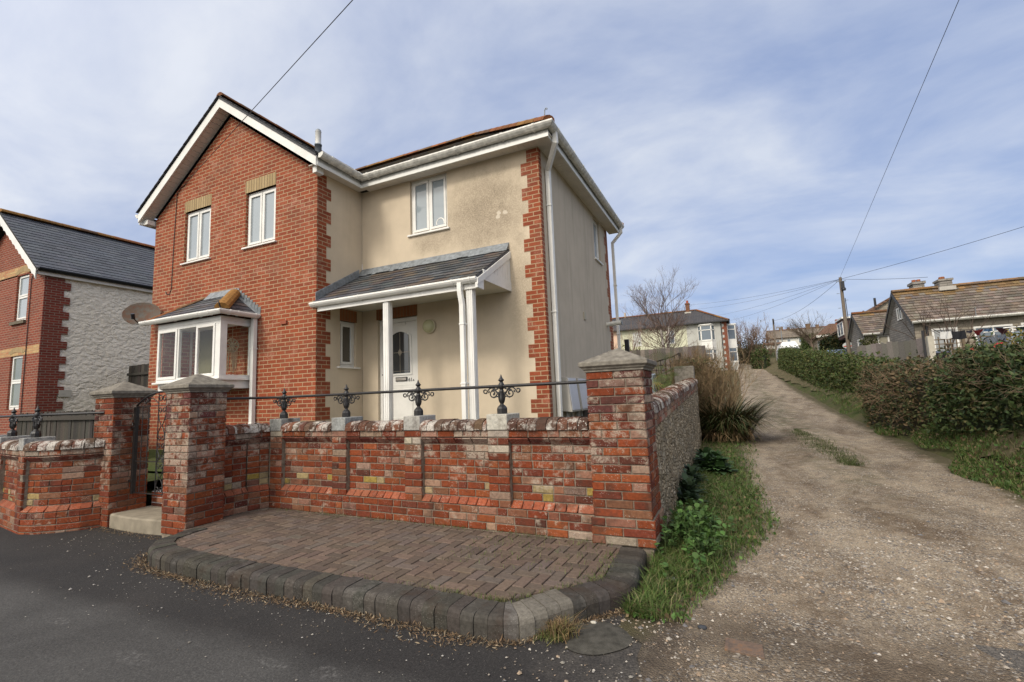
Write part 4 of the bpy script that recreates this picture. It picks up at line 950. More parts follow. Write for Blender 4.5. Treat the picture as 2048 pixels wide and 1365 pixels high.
for sg in (-1, 1):
    P = [(xa, GY0, gzr), (xa, 12.4, gzr), (xa+sg*ge, 12.4, gze), (xa+sg*ge, GY0, gze)]
    rf.slab(P if sg > 0 else P[::-1], .05, (.05, .05, .055)) if sg < 0 else rf.slab(P[::-1], .05, (.05, .05, .055))
Lg = math.hypot(ge, gzr-gze)
slates(rf, (xa-ge, GY0-.03, gze), (0, 1, 0), (ge, 0, gzr-gze), 6.6, Lg, .25, .2)
slates(rf, (xa+ge, GY0-.03, gze), (0, 1, 0), (-ge, 0, gzr-gze), 6.6, Lg, .25, .2)
roof = rf.build('roof', m_slate, house)
# orange ridge and hip tiles
rt_ = MB(); OC = [(.22, .085, .032), (.19, .075, .03), (.24, .12, .038), (.14, .075, .04)]
def ridge(mb, A, B, r=.10, step=.42):
    A, B = Vector(A), Vector(B); L = (B-A).length; n = max(1, int(L/step)); d = (B-A)/n
    for i in range(n):
        a, b = A+d*i, A+d*(i+1.02); t = d.normalized(); s = t.cross(Vector((0, 0, 1))).normalized(); u = s.cross(t)
        V = [p+s*(r*k*math.cos(x))+u*(r*k*math.sin(x)*.85) for p, k in ((a, 1.06), (b, 1.0)) for x in [PI*j/6 for j in range(7)]]
        mb.add(V, [(j, 7+j, 8+j, j+1) for j in range(6)]+[tuple(range(7))], jit(random.choice(OC), .2))
    return mb
ridge(rt_, (ER+.02, EF-.02, RZ+.02), (hx, rid_y, zr_+.02)); ridge(rt_, (hx, rid_y, zr_+.02), (-9.0, rid_y, zr_+.02)); ridge(rt_, (xa, GY0, gzr+.0), (xa, 9.7, gzr+.0), .095)
ridge(rt_, (ER+.02, 2*rid_y-EF, RZ+.02), (hx, rid_y, zr_+.02))
rt_.build('ridge_tiles', m_tile, roof)
hi = MB(); hi.tube([(ER-.07, EF+.03, RZ+.08), (ER-.05, EF+.0, RZ+.21), (ER-.045, EF, RZ+.24), (ER-.02, EF-.01, RZ+.26), (ER-.0, EF-.01, RZ+.245), (ER-.01, EF-.01, RZ+.225)], .009, 6); hi.build('hip_iron', m_lead, roof); hi = MB(); hi.tube([(ER-.07, 2*rid_y-EF+.0, RZ+.08), (ER-.04, 2*rid_y-EF, RZ+.2), (ER-.02, 2*rid_y-EF, RZ+.22)], .009, 6); hi.build('hip_iron', m_plain('dull_iron', (.12, .12, .12), .5, .2, 20), roof)
# barge boards
for sg in (-1, 1):
    bg = MB(); e = .085; x2 = xa+sg*(ge-.02); zlow = gze-.06
    P = [(xa, GY0+.012, gzr-.025), (x2, GY0+.012, gze-.015), (x2, GY0+.012, gze-.22), (xa, GY0+.012, gzr-.235)]
    Q = [(a, b+.024, c) for a, b, c in P]; bg.add(P+Q, [(0, 1, 2, 3), (7, 6, 5, 4)]+[(i, 4+i, 4+(i+1) % 4, (i+1) % 4) for i in range(4)])
    bg.build('bargeboard', m_upvc, house)
    sf = MB(); n = 26
    for i in range(n):     # sloping soffit boards under the verge
        a, b = i/n+.004/ge, (i+1)/n-.004/ge; xs0, xs1 = xa+sg*ge*a, xa+sg*ge*b; zs0, zs1 = gzr-.235+.02-(gzr-gze)*a, gzr-.235+.02-(gzr-gze)*b
        sf.hexa([(xs0, GY0+.036, zs0), (xs1, GY0+.036, zs1), (xs1, YG, zs1), (xs0, YG, zs0), (xs0, GY0+.036, zs0+.012), (xs1, GY0+.036, zs1+.012), (xs1, YG, zs1+.012), (xs0, YG, zs0+.012)])
    sf.build('verge_soffit', m_soffit, house)
# eaves: soffit boards, fascia
so_ = MB(); zs = 5.745; st_ = .105
x = XI+.20
while x < XR+.28: so_.box(x+.003, x+st_-.003, EF+.055, YM+.0 if x < XR else YM, zs, zs+.012); x += st_
y = EF+.06
while y < YB+.30: so_.box(XR, ER-.055, y+.003, y+st_-.003, zs-.002, zs+.010); y += st_
y = GY0+.06
while y < EF+.12: so_.box(XI, -6.335, y+.003, y+st_-.003, zs-.002, zs+.010); y += st_
so_.build('soffit', m_soffit, house)
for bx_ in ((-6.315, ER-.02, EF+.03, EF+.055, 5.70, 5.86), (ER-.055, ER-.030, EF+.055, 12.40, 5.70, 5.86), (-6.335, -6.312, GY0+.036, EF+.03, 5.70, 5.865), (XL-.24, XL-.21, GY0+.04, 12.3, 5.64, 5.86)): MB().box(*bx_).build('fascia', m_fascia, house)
for bx_ in ((XI+.06, -6.40, GY0+.10, YG, 5.62, 5.735), (XL-.22, XL-.02, GY0+.10, YG, 5.64, 5.74)): MB().box(*bx_).build('box_end', m_upvc, house)
# gutters
GP = [(.0, .0), (.005, .075), (.10, .095), (.115, .085), (.118, .06), (.10, .03), (.07, .0), (.035, -.008)]
gt = MB(); gt.sweep(GP, [(-6.29, GY0+.03), (-6.29, EF+.028), (ER-.02, EF+.028), (ER-.02, 12.42)], 5.825)
MB().sweep(GP, [(XL-.24, 12.3), (XL-.24, GY0+.02)], 5.80).build('gutter', m_upvc_dirty, house)
GP2 = [(-.002, -.012), (-.002, .08), (.10, .101), (.120, .09), (.124, .06), (.105, .025), (.07, -.008), (.035, -.016)]
for x in (-6.10, -5.9, -5.0, -4.1, -3.2, -2.62): gt.sweep(GP2, [(x, EF+.028), (x+.035, EF+.028)], 5.825)
for y in (7.15, 8.0, 8.6, 9.2, 9.9, 10.7, 11.5, 12.2): gt.sweep(GP2, [(ER-.02, y), (ER-.02, y+.035)], 5.825)
for y in (6.05, 6.6, 6.72): gt.sweep(GP2, [(-6.29, y), (-6.29, y+.035)], 5.825)
gt.build('gutter', m_upvc_dirty, house)
def downpipe(pts, name='downpipe', w=.047, clips=(), par=house):
    d = MB(); d.tube(pts, w, 4, phase=PI/4, smooth=False)
    for (x, y, z) in clips: d.box(x-.046, x+.046, y-.046, y+.05, z-.012, z+.012)
    return d.build(name, m_upvc, par, .004)
downpipe([(ER+.035, 7.12, 5.86), (ER+.035, 7.12, 5.66), (-2.625, 7.53, 5.42), (-2.625, 7.53, .5)], clips=[(-2.63, 7.53, 4.78), (-2.63, 7.53, 2.9)])
downpipe([(ER+.03, 12.28, 5.86), (ER+.03, 12.28, 5.70), (-2.58, 12.30, 5.45), (-2.58, 12.30, .5)], clips=[(-2.58, 12.3, 4.3), (-2.58, 12.3, 3.0)])
# flues, vents
fl = MB(); fl.lathe([(.075, -.35), (.075, .0), (.082, .0), (.082, .03), (.066, .035)], (-8.2, 7.6, 7.42), 16); flo = fl.build('flue', m_lead, house)
f2 = MB(); f2.lathe([(.064, .03), (.064, .33), (.070, .335), (.058, .36)], (-8.2, 7.6, 7.42), 16); f2.build('flue_pipe', m_upvc, flo)
f3 = MB(); f3.lathe([(.068, .33), (.060, .375), (.035, .40), (.0, .41)], (-8.2, 7.6, 7.42), 16); f3.build('flue_cap', m_lead, flo)
MB().box(XR, XR+.02, 9.45, 9.60, 3.03, 3.19).build('air_vent', m_plain('vent_plastic', (.38, .34, .25), .6, .1, 9), house, .004)
v2 = MB(); v2.tube([(XR-.02, 11.5, 3.17), (XR+.36, 11.5, 3.19)], .055, 16); vo = v2.build('boiler_flue', m_upvc_dirty, house); MB().tube([(XR+.36, 11.5, 3.19), (XR+.375, 11.5, 3.19)], .062, 16).build('flue_grille', m_lead, vo)

# porch
PX0, PX1, PYF, PZT, PZE = XI-.085, -3.29, 6.02, 4.03, 3.30
Vp = (0, YM-PYF, PZT-PZE); Lp = math.hypot(Vp[1], Vp[2])
pr = MB(); pr.slab([(XI+.004, PYF, PZE), (PX1, PYF, PZE), (PX1, YM, PZT), (XI+.004, YM, PZT)], .05, (.06, .06, .065))
slates(pr, (XI+.01, PYF-.03, PZE-.018), (1, 0, 0), Vp, PX1-XI-.01, Lp+.03, .25, .165, pal=SL+[(.10, .075, .06), (.075, .07, .07)], va=.25, lift=.014)
proof = pr.build('porch_roof', m_slate, house)
fz = MB(); n = 30
for i in range(n):
    a, b = lerp(XI, PX1, i/n), lerp(XI, PX1, (i+1)/n); j = random.uniform(-.008, .012)
    P = [(a, YM-.018, PZT+.10+j*.3), (b, YM-.018, PZT+.10+j*.3), (b, YM-.12, PZT-.045+j), (a, YM-.12, PZT-.045+j)]; fz.slab(P[::-1], .006, (.2, .2, .2))
    fz.slab([(a, YM-.006, PZT+.115), (b, YM-.006, PZT+.115), (b, YM-.02, PZT+.098), (a, YM-.02, PZT+.098)][::-1], .004)
n = 9
for i in range(n):
    y0_, y1_ = lerp(YG-.02, YM-.1, i/n), lerp(YG-.02, YM-.1, (i+1)/n); s0 = PZE+(y0_-PYF)*Vp[2]/Vp[1]; s1 = PZE+(y1_-PYF)*Vp[2]/Vp[1]; j = random.uniform(-.004, .004)
    fz.hexa([(XI+.003, y0_, s0), (XI+.012, y0_, s0+.015), (XI+.012, y1_, s1+.015), (XI+.003, y1_, s1), (XI+.003, y0_, s0+.16), (XI+.012, y0_, s0+.15+j), (XI+.012, y1_, s1+.15+j), (XI+.003, y1_, s1+.16)])
fz.build('lead_flashing', m_lead, proof)
pw = MB()
pw.box(XI+.012, PX1-.01, 6.075, 6.10, 3.125, 3.285)       # front fascia
pw.box(XI+.012, PX1-.02, 6.10, YM, 3.288, 3.30)           # ceiling
pw.box(PX1-.03, PX1+.012, 6.02, 6.22, 3.12, 3.275)
P = [(PX1+.002, PYF-.01, PZE-.045), (PX1+.002, YM-.002, PZT-.045), (PX1+.002, YM-.002, PZT-.165), (PX1+.002, PYF+.15, PZE-.055), (PX1+.002, PYF-.01, PZE-.135)]; Q = [(a+.022, b, c) for a, b, c in P]
pw.add(P+Q, [tuple(range(4, -1, -1)), tuple(range(5, 10))]+[(i, (i+1) % 5, 5+(i+1) % 5, 5+i) for i in range(5)])
pw.box(PX1-.012, PX1+.014, 6.22, YM-.002, 3.275, 3.44)     # bottom board
pw.build('porch_fascia', m_upvc, house, .003)
cl_ = MB(); y = 6.42
while y < YM-.01: z_ = PZE+(y-PYF)*Vp[2]/Vp[1]-.10; cl_.box(PX1-.014, PX1+.004, y+.003, min(y+.095, YM-.004), 3.44, max(3.46, z_)); y += .098
cl_.build('cladding', m_upvc, house)
gp = MB(); gp.sweep([(d*.85, z*.85) for d, z in GP], [(PX0, 6.073), (PX1-.0, 6.073)], 3.205)
for x in (PX0+.09, -5.55, -4.55, -3.72, -3.42): gp.sweep([(d*.85, z*.85) for d, z in GP2], [(x, 6.073), (x+.03, 6.073)], 3.205)
gp.build('porch_gutter', m_upvc, house)
for xc in (-5.05, -3.475):
    po = MB(); w_ = .055; po.box(xc-w_, xc+w_, 6.10, 6.21, .7, 3.288)
    for o_ in (-.028, .012): po.box(xc+o_, xc+o_+.018, 6.094, 6.10, .7, 3.12)
    for o_ in (.022, .062): po.box(xc+w_, xc+w_+.006, 6.10+o_, 6.118+o_, .7, 3.12)
    po.build('porch_post', m_upvc, house, .004)
downpipe([(-3.585, 6.025, 3.24), (-3.585, 6.025, 3.1), (-3.565, 6.045, 2.9), (-3.565, 6.045, .7)], clips=[(-3.565, 6.05, 2.6), (-3.565, 6.05, 1.72)], w=.05)

# bay window
bx0, bx1, by, bz0, bz1 = -10.06, -8.19, 5.43, 2.03, 3.07
bay = MB(); F = .055
bay.box(bx0, bx1, by, by+F, bz0, bz0+.06); bay.box(bx0, bx1, by, by+F, bz1-.06, bz1)
for (a, b_) in ((bx0, bx0+.05), (-9.425, -9.385), (-8.325, bx1)): bay.box(a, b_, by+.001, by+F, bz0+.06, bz1-.06)
bay.box(bx1-F, bx1, by+F, YG, bz0, bz0+.06); bay.box(bx1-F, bx1, by+F, YG, bz1-.06, bz1); bay.box(bx1-F, bx1-.001, by+F, by+.13, bz0+.06, bz1-.06); bay.box(bx1-F, bx1-.001, YG-.05, YG, bz0+.06, bz1-.06)
bay.box(bx0, bx0+F, by+F, YG, bz0, bz0+.06); bay.box(bx0, bx0+F, by+F, YG, bz1-.06, bz1); bay.box(bx0, bx0+F-.001, YG-.06, YG, bz0+.06, bz1-.06)
def sash(a, b_, c, d, w=.052, e=-.014):
    bay.box(a, b_, by+e, by+.03, c, c+w); bay.box(a, b_, by+e, by+.03, d-w, d); bay.box(a, a+w, by+e, by+.03, c+w, d-w); bay.box(b_-w, b_, by+e, by+.03, c+w, d-w)
sash(-10.03, -9.43, bz0+.045, bz1-.045); sash(-8.86, -8.325, bz0+.045, bz1-.045); bay.box(-8.885, -8.86, by+.001, by+F, bz0+.06, bz1-.06)
bay.box(bx0-.02, bx1+.03, by-.06, by+.04, bz0-.035, bz0-.002); bay.box(bx1-.02, bx1+.04, by-.05, YG, bz0-.034, bz0-.003)
bay.box(bx0+.02, bx1-.02, by+.03, YG, 1.85, bz0-.036); bay.box(bx0-.0, bx1+.0, by-.0, YG, bz1+.002, 3.15)
bw_ = bay.build('bay_window', m_upvc, house, .004)
pn = MB()
for (a, b_) in ((-9.98, -9.48), (-9.385, -8.885), (-8.81, -8.375)): pn.box(a-.004, b_+.004, by+.008, by+.02, bz0+.05, bz1-.05)
pn.box(bx1-.035, bx1-.022, by+.126, YG-.046, bz0+.05, bz1-.05); pn.build('pane', m_clearglass, bw_)
MB().box(-9.78, -9.20, YG-.02, YG-.004, bz0, bz1).build('room_opening', m_plain('khaki_room_wall', (.17, .15, .085), .8, .1, 3), bw_)
MB().box(bx0+F+.004, bx0+F+.02, by+F+.01, YG-.065, bz0+.02, bz1-.02).build('brick_reveal', m_brick_new, bw_)
MB().box(bx0+.04, bx1-.04, by+.06, YG-.02, bz0-.005, bz0+.012).build('window_board', m_upvc, bw_)
br_ = MB(); ex0, ex1, ey, ez, tz = bx0-.20, bx1+.17, 5.30, 3.22, 3.72; tx0, tx1 = -9.62, -8.70
F_ = [(ex0, ey, ez), (ex1, ey, ez), (tx1, YG, tz), (tx0, YG, tz)]
br_.slab(F_, .04, (.06,)*3); br_.slab([(ex1, ey, ez), (ex1, YG, ez), (tx1, YG, tz)], .04, (.06,)*3); br_.slab([(ex0, YG, ez), (ex0, ey, ez), (tx0, YG, tz)], .04, (.06,)*3)
Lb = math.hypot(YG-ey, tz-ez); wB = ex1-ex0
slates(br_, (ex0, ey-.02, ez-.012), (1, 0, 0), (0, YG-ey, tz-ez), wB, Lb, .25, .15, lambda v: (v/Lb*(tx0-ex0), wB-v/Lb*(ex1-tx1)))
Ls_ = math.hypot(ex1-tx1, tz-ez); slates(br_, (ex1+.012, ey, ez-.01), (0, 1, 0), (tx1-ex1, 0, tz-ez), YG-ey, Ls_, .25, .15, lambda v: (v/Ls_*(YG-ey), YG-ey))
bro = br_.build('bay_roof', m_slate, house)
hp = MB(); A_, B_ = Vector((ex1-.02, ey+.03, ez+.01)), Vector((tx1, YG-.02, tz)); ridge(hp, A_.lerp(B_, .05), A_.lerp(B_, .97), .115, .8).build('hip_tile', m_tile, bro); hp = MB()
A_, B_ = Vector((ex0+.02, ey+.03, ez+.0)), Vector((tx0, YG-.02, tz)); ridge(hp, A_, B_, .05, .4); hp.build('hip_tile', m_tile, bro)
hk = MB(); hk.tube([(ex1-.03, ey+.03, ez+.03), (ex1+.0, ey-.02, ez+.1), (ex1-.01, ey-.03, ez+.14), (ex1-.035, ey-.01, ez+.14)], .011, 6); hk.build('hip_iron', m_black, bro)
bl = MB()
for i in range(9):       # stepped flashing down the right slope, band along the top
    u = i/9; u2_ = (i+1)/9; xa_, xb_ = lerp(tx1, ex1+.03, u), lerp(tx1, ex1+.03, u2_); z_ = lerp(tz, ez, u); z2_ = lerp(tz, ez, u2_)
    bl.add([(xa_, YG-.008, z_-.02), (xb_, YG-.008, z2_-.02), (xb_+.02, YG-.008, z_+.10), (xa_, YG-.008, z_+.10)], [(0, 1, 2, 3)])
    bl.add([(xa_, YG-.009, z_+.02), (xb_, YG-.009, z2_+.02), (xb_, YG-.07, z2_+.004), (xa_, YG-.07, z_+.004)], [(3, 2, 1, 0)])
bl.slab([(tx0+.05, YG-.09, tz-.035), (tx1, YG-.09, tz-.035), (tx1+.02, YG-.008, tz+.11), (tx0+.14, YG-.008, tz+.11)], .006)
bl.build('lead_flashing', m_lead, bro)
gb = MB(); gb.sweep([(d*.8, z*.8) for d, z in GP], [(ex0-.12, ey+.04), (ex1-.03, ey+.04), (ex1-.03, YG-.02)], 3.155)
for x in (ex0+.05, -9.35, -8.6, -8.3): gb.sweep([(d*.8, z*.8) for d, z in GP2], [(x, ey+.04), (x+.03, ey+.04)], 3.155)
for y in (5.45, 5.6, 5.95): gb.sweep([(d*.8, z*.8) for d, z in GP2], [(ex1-.03, y), (ex1-.03, y+.03)], 3.155)
gb.build('bay_gutter', m_upvc, house)
downpipe([(-8.075, YG-.06, 3.18), (-8.075, YG-.06, .4)], clips=[(-8.075, YG-.06, 2.58), (-8.075, YG-.06, 1.2)], w=.055)
MB().obox((0, YG), UX, -7.42, -7.26, -.01, .035, 2.98, 3.04).build('air_brick', m_plain('terracotta_vent', (.25, .07, .035), .8, .1, 9), house)
# things that hang on the house
t = thing('wall_lamp', 'round bulkhead lamp on the cream wall beside the front door', 'wall lamp', (-4.95, YM, 2.84))
def disc_y(mb, c, prof, n=24): 
    vs = [(c[0]+r*math.cos(2*PI*j/n), c[1]-d, c[2]+r*math.sin(2*PI*j/n)) for r, d in prof for j in range(n)]
    return mb.add(vs, [(i*n+j, i*n+(j+1) % n, (i+1)*n+(j+1) % n, (i+1)*n+j) for i in range(len(prof)-1) for j in range(n)], smooth=True)
disc_y(MB(), (-4.95, YM, 2.84), [(.125, 0), (.135, .015), (.135, .04), (.125, .05), (.10, .05)]).build('base', m_plain('lamp_ring', (.55, .5, .36), .5, .05, 4), t)
disc_y(MB(), (-4.95, YM, 2.84), [(.122, .04), (.115, .075), (.09, .10), (.05, .115), (.0, .12)]).build('glass', m_plain('opal_glass', (.46, .45, .27), .15, .12, 6, 0, 0, .6), t)
for k, (ya_, yb_, lab) in enumerate(((7.77, 8.25, 'grey plastic meter box low on the side wall, nearest the downpipe'), (8.36, 8.86, 'grey plastic meter box low on the side wall, nearest the lane pier'))):
    mbx = MB(); P = [(XR, ya_, 1.22), (XR+.19, ya_, 1.20), (XR+.19, yb_, 1.20), (XR, yb_, 1.22), (XR, ya_, 1.80), (XR+.13, ya_, 1.79), (XR+.13, yb_, 1.79), (XR, yb_, 1.80)]
    t = thing('meter_box', lab, 'meter box', (XR, (ya_+yb_)/2, 1.2), 0, 'meter boxes on the side wall'); mbx.hexa(P).build('box', m_plain('meter_cream', (.40, .38, .34), .5, .08, 5), t, .006)
    d_ = MB(); e_ = .02; d_.hexa([(XR+.192, ya_+e_, 1.23), (XR+.20, ya_+e_, 1.23), (XR+.20, yb_-e_, 1.23), (XR+.192, yb_-e_, 1.23), (XR+.134, ya_+e_, 1.775), (XR+.142, ya_+e_, 1.775), (XR+.142, yb_-e_, 1.775), (XR+.134, yb_-e_, 1.775)])
    d_.build('door', m_plain('meter_door', (.52, .53, .57), .45, .06, 5), t, .004); 
    c_ = MB(); c_.tube([(XR+.06, (ya_+yb_)/2-.1, 1.22), (XR+.06, (ya_+yb_)/2-.1, .6)], .03, 8); c_.tube([(XR+.06, (ya_+yb_)/2+.12, 1.22), (XR+.06, (ya_+yb_)/2+.12, .6)], .02, 8); c_.build('conduit', m_plain('conduit_grey', (.30, .30, .29), .5), t)
tag(MB().hexa([(XR+.02, 9.0, .7), (XR+.22, 9.0, .7), (XR+.22, 9.9, .7), (XR+.02, 9.9, .7), (XR+.02, 9.0, 1.75), (XR+.06, 9.0, 1.75), (XR+.12, 9.9, 1.5), (XR+.02, 9.9, 1.5)]).build('leaning_board', m_plain('dark_board', (.09, .08, .075), .8, .3, 9)), 'dark board leaning on the side wall beside the meter boxes', 'board')
# satellite dish
t = thing('satellite_dish', 'rusty grey satellite dish on the brick corner beside the bay window', 'satellite dish', (-11.3, 5.75, 3.5))
c = Vector((-11.22, 5.72, 3.56)); nd = Vector((.62, -.62, .48)).normalized(); sx = Vector((0, 0, 1)).cross(nd).normalized(); sy = nd.cross(sx)
V = []; n = 28
for r_, d_ in ((0, -.06), (.10, -.052), (.2, -.032), (.30, .0)):
    for j in range(n): V.append(c+sx*(r_*1.12*math.cos(2*PI*j/n))+sy*(r_*math.sin(2*PI*j/n))+nd*d_)
V2 = [p-nd*.008 for p in V]; ds = MB(); fs = [(i*n+j, i*n+(j+1) % n, (i+1)*n+(j+1) % n, (i+1)*n+j) for i in range(3) for j in range(n)]
ds.add(V, fs, (.2, .15, .12), True); ds.add(V2, [f[::-1] for f in fs], (.2, .15, .12), True); ds.add(V[-n:]+V2[-n:], [(j, n+j, n+(j+1) % n, (j+1) % n) for j in range(n)])
def mk_rust():
    N = NT('rusty_dish'); p = N.pos(); f = N.noise(p, 9, 6, .7); return N.principled(N.ramp(f, (.35, (.085, .088, .082)), (.5, (.085, .060, .042)), (.65, (.095, .04, .022))), .7, None, .3)
ds.build('dish', mk_rust(), t)
ar = MB(); ar.tube([c-nd*.06, c-nd*.2+Vector((-.0, .1, -.05)), Vector((-11.40, 6.04, 3.40))], .02, 8); ar.tube([c+sy*-.26-nd*.03, c+nd*.30+sy*-.36], .011, 6); ar.build('arm', m_black, t)
ln = MB(); ln.tube([c+nd*.27+sy*-.36, c+nd*.36+sy*-.30], [.035, .035], 10); ln.build('receiver', m_blackpl, t)
# telephone cable down the brickwork
cb = MB(); cb.tube([(-10.42, YG-.02, 6.40), (-10.50, YG-.012, 6.36), (-10.62, YG-.012, 6.33), (-10.74, YG-.012, 6.22), (-10.78, YG-.012, 5.2), (-10.80, YG-.012, 4.1), (-10.86, YG-.012, 3.98), (-10.97, YG-.012, 4.0), (-11.0, YG-.012, 4.06)], .007, 5); cb.build('cable', m_blackpl, house)
# macrame hanging and trinkets in the bay
t = thing('wall_hanging', 'cream macrame hanging with long tassels inside the bay window', 'wall hanging', (-8.42, 5.82, 2.5))
m_cord = m_plain('cotton_cord', (.45, .38, .27), .9, .2, 40)
k_ = MB(); k_.tube([(-8.42, 5.82+.12*math.cos(a), 2.66+.12*math.sin(a)) for a in [2*PI*i/20 for i in range(21)]], .012, 6)
for a in range(10): q_ = 2*PI*a/10; k_.tube([(-8.42, 5.82, 2.66), (-8.42, 5.82+.115*math.cos(q_), 2.66+.115*math.sin(q_))], .014, 5)
k_.tube([(-8.42, 5.82, 2.78), (-8.42, 5.82, 3.02)], .004, 4); k_.build('ring', m_cord, t)
k_ = MB()
for i in range(9): yy = 5.72+.2*i/8; k_.tube([(-8.42, yy, 2.58), (-8.42, yy+random.gauss(0, .008), 2.36), (-8.42, yy+random.gauss(0, .012), 2.14+.12*abs(i-4)/4*random.random())], .006, 5)
k_.build('tassels', m_cord, t)
t_or = m_attr('ornament', .4, 20, .2, 0)
k_ = MB()
for i in range(7): k_.lathe([(.0, 0), (.035, .0), (.045, .03), (.03, .06), (.0, .075)], (-8.40+random.uniform(-.03, .03), 5.62+.05*i, 2.042), 8, random.choice([(.5, .05, .04), (.5, .48, .42), (.1, .2, .4), (.45, .1, .08)]))
tag(k_.build('trinkets', t_or), 'row of small red and white trinkets on the bay window board', 'ornaments')
k_ = MB(); k_.add([(-9.10, 5.6, 2.045), (-9.02, 5.62, 2.045), (-9.14, 5.66, 2.20), (-9.20, 5.64, 2.20)], [(0, 1, 2, 3)], (.6, .55, .45)); k_.tube([(-9.02, 5.62, 2.045), (-8.98, 5.66, 2.16)], .006, 5, (.5, .45, .35)); k_.tube([(-9.06, 5.6, 2.05), (-8.94, 5.62, 2.06)], .008, 5, (.5, .45, .35))
tag(k_.build('figurine', t_or), 'small pale figurine behind the middle pane of the bay window', 'figurine')
k_ = MB()
tag(lt.build('sill_letters', m_upvc), 'white cut out ornament inside the upper window of the rendered wing', 'ornament')

# ================================================================== NEIGHBOURS ON THE LEFT
nb = thing('brick_house', 'red brick house with grey slate roof and white stone side wall at the left edge', 'house', (-20.8, 9, .6))
NX, NY, NXL, NZ = -18.2, 6.7, -23.4, 5.82; nxa = (NX+NXL)/2; nza = 7.62
N1 = (-19.93, -19.17, 4.38, 5.86); N2 = (-19.95, -19.17, 1.70, 3.36)
w = MB(); holed_wall(w, (NXL, NY), UX, 0, NX-NXL, .3, NZ, [(N1[0]-NXL, N1[1]-NXL, N1[2], N1[3]), (N2[0]-NXL, N2[1]-NXL, N2[2], N2[3])], .1)
w.add([(NXL, NY, NZ), (NX, NY, NZ), (nxa, NY, nza)], [(0, 1, 2)]); w.add([(NXL, NY, .3), (NXL, 19, .3), (NXL, 19, NZ), (NXL, NY, NZ)], [(3, 2, 1, 0)]); w.build('brick_front_wall', m_brick_left, nb)
def mk_pebble():
    N = NT('whitewashed_rubble'); p = N.pos(); p = N.n('ShaderNodeVectorMath', 0, dict(operation='ADD'), i0=p, i1=N.scale(N.noise(p, 2.6, 3, .6, out='Color'), (.35, .35, .35))); v = N.scale(p, (4., 4., 8.)); f = N.noise(v, 1.0, 6, .62, .6); g = N.voro(N.scale(p, (6., 6., 11.)), 1.)
    col = N.mix(N.ramp(N.noise(p, 1.2, 5, .6), (.35, 0.), (.65, 1.)), (.74, .67, .55), (.80, .73, .61)); col = N.mix(N.ramp(f, (.25, .3), (.42, 0.)), col, (.42, .35, .28))
    return N.principled(col, .9, N.bump(N.math('ADD', f, N.math('MULTIPLY', g, -.6)), .9, .065), .15)
ws = MB(); ny, nz = 70, 40
for i in range(ny+1):
    for j in range(nz+1): y, z = lerp(NY, 19, i/ny), lerp(.3, NZ+.02, j/nz); ws.v.append((NX-.005+.02*math.sin(i*2.3+j*1.1)*math.sin(j*1.9-i*.7)*(1 if 1 < i else 0)-.012, y, z))
for i in range(ny):
    for j in range(nz): a = i*(nz+1)+j; ws.f.append((a, a+nz+1, a+nz+2, a+1)); ws.c.append((.5,)*3); ws.sm.append(True)
ws.build('whitewashed_side_wall', mk_pebble(), nb)
m_bl2 = m_brick('dark_quoin_brick', (.22, .04, .024), (.15, .03, .02), (.26, .19, .14), dirtamt=.3)
qn = MB(); zq = 5.70; k = 0
while zq > .5: qn.obox((NX+.02, NY+.001), UY, 0, .46 if k % 2 == 0 else .62, -.05, .008, zq-.225, zq); zq -= .225; k += 1
qn.box(NX-.02, NX+.027, NY, NY+.5, 5.70, NZ+.02); qn.build('brick_quoin', m_bl2, nb)
for z0, z1 in ((3.31, 3.57), (5.86, 6.12)): MB().box(NXL+.0, NX-.0 if z0 < 4 else NX-.28, NY-.006, NY+.02, z0, z1).build('buff_band', m_buff, nb)
for wv in (N1, N2):
    a = MB(); n = 10; c_ = (wv[0]+wv[1])/2; rr = (wv[1]-wv[0])/2
    P = [(c_+(rr+.16)*u, NY-.012, wv[3]+.02+.20*math.cos(u*1.35)) for u in [lerp(-1, 1, i/n) for i in range(n+1)]]; Q = [(c_+rr*u, NY-.012, wv[3]-.005+.07*math.cos(u*1.5)) for u in [lerp(-1, 1, i/n) for i in range(n+1)]]
    m_ = n+1; a.add(P+Q, [(m_+i, m_+i+1, i+1, i) for i in range(n)]); a.build('brick_arch', m_soldier, nb)
window(nb, (0, NY), UX, *N1, cols=1, transom=.52, fr=.07, pane=m_pane_net, sill=False); window(nb, (0, NY), UX, *N2, cols=1, transom=.5, fr=.07, pane=m_glass_opaque('green_grey_pane', (.13, .15, .12)), sill=False)
MB().box(N1[0]-.12, N1[1]+.03, NY-.07, NY+.05, N1[2]-.10, N1[2]-.005).build('stone_sill', m_plain('dark_sill', (.12, .10, .07), .9, .3, 8), nb)
nr = MB(); ee = NX+.16; ze = NZ-.06; rz2 = 8.0; Wn = math.hypot(ee-nxa, rz2-ze)
nr.slab([(nxa, NY-.25, rz2), (ee, NY-.25, ze), (ee, 19.2, ze), (nxa, 19.2, rz2)], .07, (.05,)*3); nr.slab([(2*nxa-ee, NY-.25, ze), (nxa, NY-.25, rz2), (nxa, 19.2, rz2), (2*nxa-ee, 19.2, ze)], .07, (.05,)*3)
slates(nr, (ee, NY-.25, ze), (0, 1, 0), (nxa-ee, 0, rz2-ze), 12.6, Wn, .30, .20, pal=[(.085, .092, .105), (.075, .08, .092), (.095, .10, .112)], va=.1, lift=.016)
nro = nr.build('slate_roof', m_slate, nb)
rr_ = MB(); ridge(rr_, (nxa, NY-.25, rz2+.02), (nxa, 19.2, rz2+.02), .13, .5); rr_.build('ridge_tiles', m_tile, nro)
